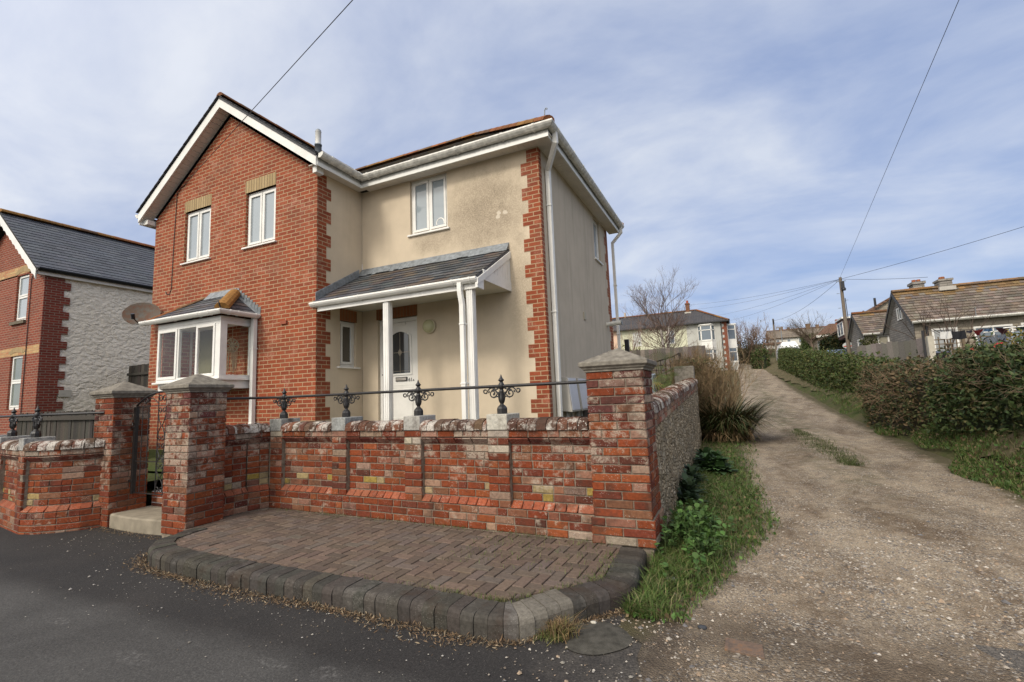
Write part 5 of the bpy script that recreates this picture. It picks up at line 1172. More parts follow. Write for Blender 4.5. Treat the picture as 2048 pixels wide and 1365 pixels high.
for sg in (-1, 1):      # scalloped barge board
    P = []; n = 12; L_ = ee-nxa
    for i in range(n*4+1):
        u = i/(n*4); P.append((nxa+sg*L_*u, NY-.27, rz2-.03-(rz2-ze)*u-.30+.05*abs(math.sin(u*n*PI))))
    T_ = [(nxa+sg*L_*u, NY-.27, rz2-.03-(rz2-ze)*u) for u in [i/(n*4) for i in range(n*4+1)]]; m_ = len(P); a = MB()
    Pb2, Tb2 = [(x, y+.03, z) for x, y, z in P], [(x, y+.03, z) for x, y, z in T_]
    a.add(P+T_+Pb2+Tb2, [(i, i+1, m_+i+1, m_+i) for i in range(m_-1)]+[(2*m_+i, 3*m_+i, 3*m_+i+1, 2*m_+i+1) for i in range(m_-1)]+[(i, 2*m_+i, 2*m_+i+1, i+1) for i in range(m_-1)])
    a.build('bargeboard', m_upvc, nb)
a = MB(); a.sweep([(d*1.1, z*1.1) for d, z in GP], [(ee-.05, NY-.22), (ee-.05, 19)], ze-.06); a.build('gutter', m_blackpl, nb); MB().box(NX, ee-.05, NY-.2, 19, ze-.16, ze-.05).build('soffit', m_soffit, nb)
tag(MB().tube([(-18.6, NY-.03, 6.0), (-18.95, NY-.02, 5.6), (-18.95, NY-.02, .6)], .012, 5).build('cable', m_blackpl, nb))
MB().box(NX+.02, NX+.05, NY+.50, NY+.80, 2.02, 2.22).build('wall_plaque', m_plain('pale_plaque', (.42, .39, .33), .8, .1, 9), nb)

WD = [(.085, .07, .055), (.07, .06, .05), (.10, .085, .07), (.06, .052, .045)]
def board_fence(name, label, P, Q, z0, z1, col=WD, bw=.14, rails=(.35, .8), group=None, zq=None, dz=.015, front=1):
    t = thing(name, label, 'fence', ((P[0]+Q[0])/2, (P[1]+Q[1])/2, z0), 0, group); q_, L, _, _ = frame2(P, Q); b = MB(); u = 0.
    zt_ = lambda u: z1 if zq is None else lerp(z1, zq, u/L)
    while u < L:
        e = min(u+bw-.004, L); j = random.uniform(-dz, dz); d_ = random.choice([0, .012])
        P8 = [q_(u, d_+.02, z0), q_(e, d_+.02, z0), q_(e, d_, z0), q_(u, d_, z0), q_(u, d_+.02, zt_(u)+j), q_(e, d_+.02, zt_(e)+j), q_(e, d_, zt_(e)+j), q_(u, d_, zt_(u)+j)]; b.hexa(P8, jit(random.choice(col), .2)); u += bw
    b.build('boards', m_wood, t); r_ = MB()
    for f in rails: r_.hexa([q_(0, .035+.05 if front else -.01, lerp(z0, zt_(0), f)), q_(L, .085 if front else -.01, lerp(z0, zt_(L), f)), q_(L, .035 if front else -.06, lerp(z0, zt_(L), f)), q_(0, .035 if front else -.06, lerp(z0, zt_(0), f)), q_(0, .085 if front else -.01, lerp(z0, zt_(0), f)+.08), q_(L, .085 if front else -.01, lerp(z0, zt_(L), f)+.08), q_(L, .035 if front else -.06, lerp(z0, zt_(L), f)+.08), q_(0, .035 if front else -.06, lerp(z0, zt_(0), f)+.08)], jit(col[0], .1))
    r_.build('rails', m_wood, t); return t
DW = [(.055, .05, .042), (.045, .042, .036), (.065, .058, .048)]
board_fence('board_fence', 'dark weathered board fence between the brick houses behind the left wall', (-18.0, 6.3), (-10.3, 5.0), .4, 1.56, DW, .16, (.35, .84))
board_fence('board_fence', 'tall dark fence panel at the end of the gap between the two brick houses', (-18.15, 9.0), (-11.55, 9.2), .6, 3.02, DW, .16, (.3, .86))

# ================================================================== BACK FENCE, FAR WHITE HOUSE
FW = [(.17, .145, .125), (.14, .12, .105), (.20, .17, .15), (.12, .105, .095)]
board_fence('board_fence', 'tall grey brown board fence behind the garden below the birch tree', (-6.0, 18), (-.75, 18), .8, 3.06, FW, .15, (.3,), zq=3.03, front=0)
t = thing('trellis', 'dark wooden trellis with curved top in front of the grey back fence', 'trellis', (-1.9, 15, 1.2)); s = MB()
for i in range(9): x = -2.5+i*.14; s.box(x, x+.025, 15, 15.02, 1.2, 2.36+.20*(i/8)**2)
for i in range(7): z = 1.35+i*.15; s.box(-2.52, -1.36, 14.98, 15.0, z, z+.025)
s.box(-1.40, -1.31, 14.95, 15.05, .9, 2.60); s.tube([(-2.52, 15, 2.37), (-2.0, 15, 2.40), (-1.6, 15, 2.5), (-1.36, 15, 2.6)], .022, 4, (.06, .05, .04)); s.c = [(.06, .05, .042)]*len(s.f); s.build('lattice', m_wood, t)
tag(MB().box(-2.58, -2.47, 13.0, 13.1, .9, 2.93).build('black_post', m_blackpl), 'black upright post rising above the corner pier cap', 'post')
tag(MB().hexa([(-2.12, 13.2, 1.35), (-1.90, 13.2, 1.35), (-1.90, 13.7, 1.35), (-2.12, 13.7, 1.35), (-2.10, 13.2, 1.90), (-1.92, 13.2, 1.90), (-1.92, 13.7, 1.98), (-2.10, 13.7, 1.98)]).build('cold_frame', m_plain('blue_white_plastic', (.42, .50, .55), .5, .1, 5)), 'small pale blue lidded box behind the corner pier', 'box')

def far_window(p, O, ud, u0, u1, z0, z1, cols=2, pane=None, transom=None, name='window'):
    return window(p, O, ud, u0, u1, z0, z1, cols=cols, inset=-.03, pane=pane or m_pane_far, fr=.07, sash=False, transom=transom, name=name, horns=.08)
def roofm(name, c1, c2, bw=.3, rh=.2):
    N = NT(name); p = N.pos(); f = N.noise(p, 1.4, 6, .65); x, y, z = N.sep(p)
    w1 = N.n('ShaderNodeTexWave', 'Fac', dict(bands_direction='Z'), Vector=p, Scale=2.2, Distortion=.3); w2 = N.n('ShaderNodeTexWave', 'Fac', dict(bands_direction='X'), Vector=p, Scale=1.05, Distortion=.2)
    col = N.mix(N.ramp(f, (.4, 0.), (.65, 1.)), c1, c2); col = N.mix(1., col, N.ramp(N.noise(p, 14, 5, .7), (.25, .6), (.75, 1.4)), 'MULTIPLY')
    return N.principled(col, .85, N.bump(N.math('ADD', w1, w2), .8, .05), .2)
m_slfar = roofm('far_slate_roof', (.055, .055, .06), (.075, .07, .07)); m_browntile = roofm('brown_tile_roof', (.12, .07, .048), (.15, .085, .05)); m_greytile = roofm('grey_tile_roof', (.15, .125, .10), (.20, .165, .125))
m_oldtile = roofm('lichened_tile_roof', (.15, .12, .09), (.22, .145, .065))
wh = thing('white_house', 'long pale rendered house with slate roof and white bay windows beyond the back fence', 'house', (-6, 58, 3.4)); Y1, ZE = 56., 8.75
x0, xr, xd = -15.5, -.03, -4.13
m_yel = m_plain('pale_yellow_render', (.56, .56, .415), .9, .07, 1.5); m_gryr = m_plain('pale_grey_render', (.42, .42, .39), .9, .07, 1.5); m_pink = m_plain('pale_pink_render', (.66, .46, .34), .9, .06, 1.5)
MB().box(-11.6, xd, Y1, 62.8, 2.5, ZE).build('yellow_wall', m_yel, wh); MB().box(xd, xr, Y1-.003, 62.8, 2.5, ZE).build('grey_wall', m_gryr, wh); MB().box(x0, -11.6, Y1-.003, 62.8, 2.5, ZE).build('pink_wall', m_pink, wh)
q_ = MB(); zq = ZE; k = 0
while zq > 3.2: q_.box(xr-(.30 if k % 2 else .48), xr+.012, Y1-.02, Y1+(.45 if k % 2 else .75), zq-.3, zq); zq -= .3; k += 1
q_.build('brick_quoin', m_plain('brown_quoin', (.17, .06, .035), .9, .3, 4), wh)
MB().tube([(xr-.56, Y1-.07, ZE), (xr-.56, Y1-.07, 3.3)], .05, 6).build('downpipe', m_blackpl, wh)
r_ = MB(); yr, zr3, hx2 = 59.5, 10.75, -3.1; e0 = Y1-.45; ex = .22
r_.slab([(x0, e0, ZE), (ex, e0, ZE), (hx2, yr, zr3), (x0, yr, zr3)], .12); r_.slab([(ex, e0, ZE), (ex, 63.3, ZE), (hx2, yr, zr3)], .12); r_.slab([(ex, 63.3, ZE), (x0, 63.3, ZE), (x0, yr, zr3), (hx2, yr, zr3)], .12)
ro = r_.build('roof', m_slfar, wh); a = MB(); ridge(a, (x0, yr, zr3+.03), (hx2, yr, zr3+.03), .16, 1.2); ridge(a, (ex, e0, ZE+.03), (hx2, yr, zr3+.03), .14, 1.); a.build('ridge_tiles', m_tile, ro)
MB().box(x0, ex+.02, e0-.1, e0, ZE-.10, ZE+.03).build('gutter', m_blackpl, wh); MB().box(ex, ex+.1, e0-.1, 63.2, ZE-.10, ZE+.03).build('gutter', m_blackpl, wh)
c_ = MB(); c_.box(-4.28, -3.86, 59.1, 59.9, 10.2, 11.55); c_.box(-4.33, -3.81, 59.05, 59.95, 11.55, 11.68); cho = c_.build('chimney', m_plain('chimney_brick', (.17, .075, .04), .9, .3, 3), ro); MB().tube([(-4.07, 59.5, 11.68), (-4.07, 59.5, 12.05)], .14, 10).build('chimney_pot', m_plain('pot', (.30, .08, .05), .8), cho); MB().box(-4.4, -3.7, 58.9, 59.1, 10.25, 10.60).build('flashing', m_plain('pale_flashing', (.5, .48, .42), .7), cho)
MB().tube([(-11.5, 59.5, 10.7), (-11.5, 59.5, 11.4)], .13, 8).build('chimney_pot', m_plain('pale_pot', (.45, .38, .32), .8), ro)
far_window(wh, (0, Y1), UX, -10.10, -9.15, 6.75, 8.35, 2, m_glass_opaque('white_blind_pane', (.50, .52, .48)), .5); far_window(wh, (0, Y1), UX, -6.30, -5.45, 6.75, 8.25, 2, None, .5)
def bay3(p, O, ud, u0, u1, out, z0, z1, zb, ztp=.25):
    nx, ny = ud[1], -ud[0]; P = [(u0, 0), (u0+.35, out), (u1-.35, out), (u1, 0)]; Wp = [(O[0]+ud[0]*u+nx*d, O[1]+ud[1]*u+ny*d) for u, d in P]; b = MB(); g_ = MB()
    for A, B_ in zip(Wp, Wp[1:]):
        q_, L, _, _ = frame2(A, B_); fr = .09
        for (a, b_, c, d) in ((0, L, z0, z0+fr), (0, L, z1-fr, z1), (0, fr, z0, z1), (L-fr, L, z0, z1), (0, L, z0+(z1-z0)*.66, z0+(z1-z0)*.66+.08)):
            b.hexa([q_(a, .0, c), q_(b_, .0, c), q_(b_, -.1, c), q_(a, -.1, c), q_(a, .0, d), q_(b_, .0, d), q_(b_, -.1, d), q_(a, -.1, d)])
        g_.add([q_(.02, -.05, z0), q_(L-.02, -.05, z0), q_(L-.02, -.05, z1), q_(.02, -.05, z1)], [(0, 1, 2, 3)])
        b.add([q_(0, .0, zb), q_(L, .0, zb), q_(L, .0, z0-.02), q_(0, .0, z0-.02)], [(0, 1, 2, 3)])
    for z_, e in ((z1, .09), (z0-.06, .05)):
        Q = [(O[0]+ud[0]*u+nx*(d+e*(d > 0)), O[1]+ud[1]*u+ny*(d+e*(d > 0))) for u, d in P]; b.add([(x, y, z_) for x, y in Q]+[(x, y, z_+.1) for x, y in Q], [(3, 2, 1, 0), (4, 5, 6, 7)]+[(i, (i+1) % 4, 4+(i+1) % 4, 4+i) for i in range(4)])
    o = b.build('bay_window', m_upvc, p); g_.build('pane', m_pane_far, o); return o
bay3(wh, (0, Y1), UX, -3.02, -1.22, .62, 6.72, 8.42, 5.9); bay3(wh, (0, Y1), UX, -3.02, -1.22, .62, 4.3, 5.75, 3.2)
bay3(wh, (xr, 0), UY, 57.0, 59.0, .85, 6.75, 8.45, 6.0); bay3(wh, (xr, 0), UY, 57.0, 59.0, .85, 4.35, 5.92, 4.3); MB().obox((xr, 0), UY, 57.0, 59.0, 0, .85, 3.0, 4.27).build('bay_plinth', m_gryr, wh)
k_ = MB(); k_.lathe([(0, 0), (.05, .0), (.05, .2), (.0, .2)], (xr+.10, Y1+.35, 7.55), 8); k_.build('security_lamp', m_blackpl, wh)
tag(MB().lathe([(.0, .0), (.32, .12), (.38, .3), (.32, .48), (0, .6)], (-3.0, 40, 4.05), 14, (.1,)*3).build('grey_dome', m_plain('grey_dome', (.14, .15, .16), .5)), 'grey domed lid showing over the back fence below the white bay', 'dome')

# ================================================================== RIGHT-HAND SIDE HOUSES
def mk_stonewall(name, c1, c2, mo, bw=.42, rh=.14):
    return m_brick(name, c1, c2, mo, bw, rh, .014, 0, 0, .37, dirtamt=.25, bstr=.7)
m_ashlar = mk_stonewall('cream_stone', (.34, .30, .235), (.27, .24, .19), (.22, .19, .15)); m_rubble = mk_stonewall('grey_rubble', (.31, .285, .25), (.21, .195, .175), (.15, .14, .12), .36, .10)
bg_ = thing('stone_bungalow', 'stone bungalow with lichened tile roof and two stone chimneys at the right edge', 'bungalow', (11, 26, 1.5))
bx, byy, bz = 6.82, 24., 3.92; bd = 3.3; rzb = 5.37; xr2 = 19.
MB().box(bx+.013, xr2, byy, byy+bd-.02, 1.0, bz-.05).build('front_wall', m_ashlar, bg_)
a = MB(); a.add([(bx, byy-.0, 1.0), (bx, byy+bd, 1.0), (bx, byy+bd, bz-.05), (bx, byy+bd/2, rzb-.12), (bx, byy, bz-.05)], [(4, 3, 2, 1, 0)]); a.box(bx+.0, bx+.012, byy, byy+bd, 1.0, 1.1); a.build('gable_wall', m_rubble, bg_)
a = MB(); a.slab([(bx-.12, byy-.28, bz-.1), (xr2, byy-.28, bz-.1), (xr2, byy+bd/2, rzb), (bx-.12, byy+bd/2, rzb)], .08); a.slab([(xr2, byy+bd+.28, bz-.1), (bx-.12, byy+bd+.28, bz-.1), (bx-.12, byy+bd/2, rzb), (xr2, byy+bd/2, rzb)], .08)
TL = [(.155, .125, .098), (.125, .102, .082), (.18, .145, .115), (.14, .108, .08)]
def lich(c, u, v): return jit(random.choice([(.20, .125, .055), (.17, .11, .05)]), .25) if random.random() < max(0, (v-1.55)*1.2)+.012 else c
slates(a, (bx-.14, byy-.30, bz-.1), (1, 0, 0), (0, bd/2+.28, rzb-bz+.1), 12.4, math.hypot(bd/2+.28, rzb-bz+.1), .21, .20, pal=TL, va=.22, lift=.03, th=.02, rowcol=lich)
bro_ = a.build('tile_roof', m_slate, bg_); a = MB(); ridge(a, (bx-.14, byy+bd/2, rzb+.01), (xr2, byy+bd/2, rzb+.01), .12, .45); a.c = [jit(random.choice([(.22, .125, .05), (.16, .11, .07)]), .3) for _ in a.f]; a.build('ridge_tiles', m_tile, bro_)
a = MB()
for s_ in (-1, 1):
    yy = byy+bd/2+s_*(bd/2+.30); a.hexa([(bx-.17, yy, bz-.24), (bx-.13, yy, bz-.24), (bx-.13, byy+bd/2, rzb-.14), (bx-.17, byy+bd/2, rzb-.14), (bx-.17, yy, bz-.08), (bx-.13, yy, bz-.08), (bx-.13, byy+bd/2, rzb+.02), (bx-.17, byy+bd/2, rzb+.02)])
a.build('bargeboard', m_blackpl, bg_)
MB().sweep([(d, z) for d, z in GP], [(bx-.12, byy-.26), (xr2, byy-.26)], bz-.16).build('gutter', m_upvc_dirty, bg_); MB().tube([(7.20, byy-.06, bz-.2), (7.20, byy-.06, 1.4)], .045, 6).build('downpipe', m_blackpl, bg_); MB().tube([(8.65, byy-.32, bz-.1), (8.65, byy-.32, bz+.28)], .012, 5).build('aerial', m_lead, bg_)
for (cx, wv, zt2) in ((8.47, .42, 5.98),):
    if wv: 
        c_ = MB(); c_.box(cx-.21, cx+.21, byy+bd/2-.28, byy+bd/2+.28, 5.0, 5.62); c_.box(cx-.25, cx+.25, byy+bd/2-.32, byy+bd/2+.32, 5.62, 5.70); co = c_.build('chimney', m_rubble, bro_); MB().box(cx-.27, cx+.27, byy+bd/2-.40, byy+bd/2-.28, 5.20, 5.36).build('flashing', m_plain('pale_flashing2', (.40, .38, .34), .8), co); MB().lathe([(.10, 0), (.11, .10), (.09, .13)], (cx-.03, byy+bd/2, 5.70), 10, (.24, .09, .04)).build('chimney_pot', m_tile, co)
c_ = MB(); c_.box(8.29, 8.72, 28.5, 29.1, 4.8, 6.10); c_.box(8.24, 8.77, 28.45, 29.15, 6.10, 6.22)
far_window(bg_, (bx, 0), UY, byy+1.15, byy+1.75, 4.12, 4.66, 2, None, None)
far_window(bg_, (0, byy), UX, 7.35, 8.15, 2.0, 3.52, 2, m_glass_opaque('white_curtain_pane', (.25, .26, .26)), .7); far_window(bg_, (0, byy), UX, 8.62, 9.75, 1.7, 3.48, 2, None, None, 'patio_door'); far_window(bg_, (0, byy), UX, 9.98, 11.3, 2.3, 3.5, 2)
sg_ = thing('stone_cottage', 'small grey stone cottage with tiled gable left of the stone bungalow', 'cottage', (6.6, 31, 1.6))
sx_, sy_, szv, szr = 6.22, 29., 3.95, 4.98; sdp = 2.9
MB().box(sx_+.013, 10., sy_, sy_+sdp, 1.0, szv).build('front_wall', m_ashlar, sg_); a = MB(); a.add([(sx_, sy_, 1.), (sx_, sy_+sdp, 1.), (sx_, sy_+sdp, szv), (sx_, sy_+sdp/2, 5.05), (sx_, sy_, szv)], [(4, 3, 2, 1, 0)]); a.build('gable_wall', m_rubble, sg_)
a = MB(); zr4 = 5.15; a.slab([(sx_-.1, sy_-.25, szv-.05), (10, sy_-.25, szv-.05), (10, sy_+sdp/2, zr4), (sx_-.1, sy_+sdp/2, zr4)], .08); a.slab([(10, sy_+sdp+.25, szv-.05), (sx_-.1, sy_+sdp+.25, szv-.05), (sx_-.1, sy_+sdp/2, zr4), (10, sy_+sdp/2, zr4)], .08)
slates(a, (sx_-.12, sy_-.27, szv-.05), (1, 0, 0), (0, sdp/2+.25, zr4-szv+.05), 4.1, math.hypot(sdp/2+.25, zr4-szv+.05), .21, .20, pal=TL, va=.22, lift=.03, th=.02, rowcol=lich); so2 = a.build('tile_roof', m_slate, sg_); a = MB(); ridge(a, (sx_-.12, sy_+sdp/2, zr4+.01), (10, sy_+sdp/2, zr4+.01), .12, .45); a.build('ridge_tiles', m_tile, so2)
a = MB()
for s_ in (-1, 1):
    yy = sy_+sdp/2+s_*(sdp/2+.27); a.hexa([(sx_-.15, yy, szv-.2), (sx_-.11, yy, szv-.2), (sx_-.11, sy_+sdp/2, zr4-.16), (sx_-.15, sy_+sdp/2, zr4-.16), (sx_-.15, yy, szv-.05), (sx_-.11, yy, szv-.05), (sx_-.11, sy_+sdp/2, zr4+.02), (sx_-.15, sy_+sdp/2, zr4+.02)])
a.build('bargeboard', m_blackpl, sg_)
MB().sweep(GP, [(sx_-.1, sy_-.24), (6.80, sy_-.24)], szv-.12).build('gutter', m_upvc_dirty, sg_); far_window(sg_, (0, sy_), UX, 6.74, 7.22, 2.2, 3.82, 1, m_glass_opaque('blind_pane', (.30, .28, .22))); far_window(sg_, (sx_, 0), UY, 29.5, 30.3, 2.2, 3.75, 1)
bw2 = thing('brown_roofed_house', 'house with brown gable roof and dormer rising behind the stone cottages', 'house', (10, 40, 2)); a = MB()
a.add([(7.5, 38, 1.8), (12.6, 38, 1.8), (12.6, 38, 5.4), (10.05, 38, 7.0), (7.5, 38, 5.4)], [(0, 1, 2, 3, 4)]); a.add([(7.5, 38, 1.8), (7.5, 46, 1.8), (7.5, 46, 5.4), (7.5, 38, 5.4)], [(0, 3, 2, 1)]); a.build('wall', m_ashlar, bw2)
a = MB(); a.slab([(10.05, 37.8, 7.12), (12.9, 37.8, 5.3), (12.9, 46, 5.3), (10.05, 46, 7.12)], .1); a.slab([(7.2, 37.8, 5.3), (10.05, 37.8, 7.12), (10.05, 46, 7.12), (7.2, 46, 5.3)], .1); a.slab([(7.25, 38.6, 5.0), (8.4, 38.6, 6.34), (9.9, 45.5, 6.34), (7.25, 45.5, 5.0)], .1); a.build('roof', m_browntile, bw2)
a = MB(); a.box(7.0, 7.45, 37.5, 39.5, 4.5, 5.75); do = a.build('dormer', m_plain('dark_cheek', (.10, .05, .04), .8), bw2); far_window(bw2, (7.0, 0), UY, 37.6, 39.4, 4.7, 5.6, 2); MB().box(6.9, 7.6, 37.3, 39.6, 5.76, 5.86).build('dormer_roof', m_upvc, do); MB().tube([(9.2, 39, 6.3), (9.2, 39, 7.15)], .07, 8).build('flue', m_blackpl, bw2)
c_.build('chimney', m_rubble, bw2); c2 = MB()
for xx in (8.42, 8.60): MB().lathe([(.07, 0), (.09, .12), (.08, .14)], (xx, 28.8, 6.22), 8, (.27, .09, .04)).build('chimney_pot', m_tile, bw2)
hh = thing('bungalow', 'bungalow with plain brown hipped roof left of the telegraph pole', 'bungalow', (10, 60, 3.6)); MB().box(8.75, 13, 58, 63, 3.2, 6.5).build('wall', m_plain('tan_wall', (.36, .29, .20), .9, .1, 2), hh)
a = MB(); zz = 6.5; a.slab([(8.35, 57.6, zz), (13.4, 57.6, zz), (12, 60.5, 7.95), (10.0, 60.5, 7.95)], .12); a.slab([(8.35, 63.4, zz), (8.35, 57.6, zz), (10.0, 60.5, 7.95)], .12); a.slab([(13.4, 63.4, zz), (8.35, 63.4, zz), (10.0, 60.5, 7.95), (12., 60.5, 7.95)], .12); a.slab([(13.4, 57.6, zz), (13.4, 63.4, zz), (12., 60.5, 7.95)], .12); a.build('hipped_roof', m_browntile, hh)
MB().box(8.3, 13.4, 57.5, 57.6, 6.33, 6.55).build('fascia', m_upvc_dirty, hh); far_window(hh, (0, 58), UX, 9.3, 10.05, 5.3, 6.3, 2); far_window(hh, (8.75, 0), UY, 58.8, 60.2, 4.6, 6.2, 2); MB().box(10.6, 11.0, 60.3, 60.7, 7.6, 8.35).build('chimney', m_plain('red_stack', (.24, .07, .045), .9), hh)
rw = thing('terraced_houses', 'distant row of white houses under one long brown roof with several chimneys', 'houses', (10, 90, 5)); MB().box(6.3, 17, 88, 94, 4, 9.35).build('wall', m_plain('white_render', (.58, .57, .52), .9, .06, 1), rw)
a = MB(); a.slab([(6.0, 87.6, 9.25), (17.2, 87.6, 9.25), (17.2, 91, 10.75), (6.0, 91, 10.75)], .12); a.slab([(17.2, 94.4, 9.25), (6.0, 94.4, 9.25), (6.0, 91, 10.75), (17.2, 91, 10.75)], .12); rwo = a.build('roof', m_greytile, rw); a = MB(); ridge(a, (6., 91, 10.78), (17.2, 91, 10.78), .16, 1.); a.build('ridge_tiles', m_tile, rwo)
for (cx, w_, h_) in ((8.2, .28, 11.4), (9.3, .17, 11.2), (12.1, .32, 11.5), (13.4, .2, 11.25)): MB().box(cx-w_, cx+w_, 90.7, 91.3, 10.3, h_).build('chimney', m_plain('far_stack', (.16, .10, .06), .9, .2, 2), rwo)
for x in (7.05, 8.6, 10.2, 11.6): far_window(rw, (0, 88), UX, x, x+.55, 8.3, 9.0, 1)
a = MB(); a.box(5.3, 8.2, 83, 88, 7.0, 8.05); lo = a.build('porch_block', m_plain('white_render2', (.5, .49, .45), .9), rw); MB().slab([(5.1, 82.7, 8.0), (8.4, 82.7, 8.0), (8.4, 88, 8.6), (5.1, 88, 8.6)], .1).build('porch_roof', m_browntile, lo)

# poles and wires
def pole(label, x, y, z0, z1, r, cat='telegraph pole', name='telegraph_pole', mat=None):
    t = thing(name, label, cat, (x, y, z0)); MB().tube([(x, y, z0), (x, y, z1)], [r*1.25, r*.8], 10, (.17, .14, .11)).build('pole', mat or m_wood, t); return t
tp = pole('tall wooden telegraph pole with wires fanning out, behind the clipped hedge', 6.09, 32, 1.6, 7.52, .092)
a = MB()
for k in range(6): z = 6.6-k*.42; a.tube([(6.09+(.12 if k % 2 else -.26), 32, z), (6.09+(.26 if k % 2 else -.12), 32, z)], .012, 4)
a.tube([(5.85, 31.95, 7.28), (6.33, 31.95, 7.28)], .02, 4); a.build('step_irons', m_lead, tp)
a = MB(); a.box(6.05, 6.22, 31.8, 31.9, 6.85, 7.25); a.lathe([(.10, 0), (.12, .1), (.09, .16), (0, .18)], (6.16, 31.84, 6.72), 8); a.build('junction_box', m_blackpl, tp); MB().tube([(6.2, 31.95, 6.3), (6.22, 31.95, 5.2), (6.25, 31.93, 3.4), (6.16, 31.9, 2.)], .02, 5).build('cable', m_blackpl, tp)
p2 = pole('slim distant telegraph pole beside the white van', 4.73, 60, 3.6, 9.0, .10); MB().box(4.66, 4.82, 59.8, 59.9, 8.4, 8.9).build('junction_box', m_blackpl, p2)
lp_ = pole('slender grey lamp post in front of the distant terrace', 6.3, 70, 4.5, 9.0, .06, 'lamp post', 'lamp_post', m_lead); MB().box(5.75, 6.35, 69.9, 70.1, 8.98, 9.08).build('lantern', m_lead, lp_)
def wire(label, A, B, sag=.15, r=.008, group=None):
    A, B = Vector(A), Vector(B); a = MB(); a.tube([A.lerp(B, i/16)-Vector((0, 0, 4*sag*(i/16)*(1-i/16))) for i in range(17)], r, 4, (.02,)*3, False); tag(a.build('overhead_wire', m_blackpl), label, 'wire', group)
T = (6.09, 32, 7.42)
A = Vector((4.062, 10, 7.926)); wire('overhead wire running steeply from the telegraph pole to the top right of the sky', (6.08, 32, 7.5), tuple(A+(A-Vector((6.08, 32, 7.5)))*.4), .0, .006)
A = Vector((-3.76, 4., 6.34)); B0 = Vector((-10.42, 6.04, 6.41)); wire('telephone wire from the brick gable up to the top of the picture', tuple(B0), tuple(A+(A-B0)*.5), .0, .006)
wire('faint wire from the telegraph pole to the right picture edge', T, (13.6, 23, 7.75), .12, .009)
wire('short wire from the telegraph pole to the stone bungalow roof', T, (8.1, 26, 5.95), .05, .008)
for k, (x, z, lb) in enumerate(((-4.0, 11.2, 'highest'), (-2.9, 10.6, 'second highest'), (-1.3, 9.6, 'second lowest'), (-.1, 8.85, 'lowest'))): wire(f'{lb} of the four wires from the telegraph pole to the white house', T, (x, 57.5, z), .25, .007, 'wires to the white house')
wire('wire from the telegraph pole to the slim distant pole', T, (4.73, 60, 8.8), .5, .012)

# ---- things behind the right hedge
GFW = [(.22, .195, .17), (.18, .165, .145), (.26, .23, .20)]
t = thing('board_fence', 'leaning grey wide board fence in front of the stone bungalow', 'fence', (4.2, 17, 1.4)); 
pts = [(4.80, 23.6), (6.10, 20.4)]; q_, L, _, _ = frame2(*pts); b = MB(); u = 0.; k = 0
while u < L: e = min(u+.27, L); za_, zb_ = lerp(3.0, 2.93, u/L)+random.uniform(-.05, .05), lerp(3.0, 2.93, e/L)+random.uniform(-.07, .03); b.hexa([q_(u, .0, 1.4), q_(e, .0, 1.4), q_(e, -.025, 1.4), q_(u, -.025, 1.4), q_(u+.01, .05, za_), q_(e+.006, .05, zb_), q_(e+.006, .025, zb_), q_(u+.01, .025, za_)], jit(random.choice(GFW), .15)); u += .276
b.build('boards', m_wood, t); a = MB(); [a.hexa([q_(0, -.04, z), q_(L, -.04, z), q_(L, -.09, z), q_(0, -.09, z), q_(0, -.04, z+.08), q_(L, -.04, z+.08), q_(L, -.09, z+.08), q_(0, -.09, z+.08)], (.12, .11, .1)) for z in (1.5, 2.25)]; a.build('rails', m_wood, t)
tag(MB().box(6.06, 6.22, 20.2, 20.35, 1.4, 2.97).build('concrete_post', m_plain('pale_concrete_post', (.44, .41, .34), .9, .1, 9, .3)), 'pale square concrete post at the right end of the grey board fence', 'post')
a = MB(); a.box(5.5, 6.05, 19.9, 20.1, 1.3, 2.10); tag(a.build('low_wall', m_ashlar), 'low stone block wall under the grey board fence', 'wall')
t = thing('wheelie_bin', 'dark bin with blue grey lid beside the pale concrete post', 'bin', (6.45, 20.8, 1.5)); a = MB(); a.hexa([(6.29, 20.7, 1.5), (6.65, 20.7, 1.5), (6.65, 21.1, 1.5), (6.29, 21.1, 1.5), (6.25, 20.6, 2.40), (6.69, 20.6, 2.40), (6.69, 21.2, 2.40), (6.25, 21.2, 2.40)]); a.build('body', m_blackpl, t); MB().hexa([(6.23, 20.57, 2.401), (6.71, 20.57, 2.401), (6.71, 21.22, 2.401), (6.23, 21.22, 2.401), (6.27, 20.6, 2.45), (6.67, 20.6, 2.45), (6.67, 21.18, 2.50), (6.27, 21.18, 2.50)]).build('lid', m_plain('bin_lid', (.07, .09, .13), .4), t)
t = thing('trellis', 'brown lattice trellis between the washing and the hedge', 'trellis', (7, 21.3, 1.5)); a = MB()
for i in range(14): x = 6.35+i*.16; a.box(x, x+.03, 21.3, 21.32, 1.4, 2.95+.05*math.sin(i))
for i in range(9): z = 1.6+i*.16; a.box(6.32, 8.5, 21.28, 21.3, z, z+.03)
for x in (6.3, 7.3, 8.46): a.box(x, x+.08, 21.26, 21.34, 1.3, 3.02)
a.c = [(.16, .125, .085)]*len(a.f); a.build('lattice', m_wood, t)
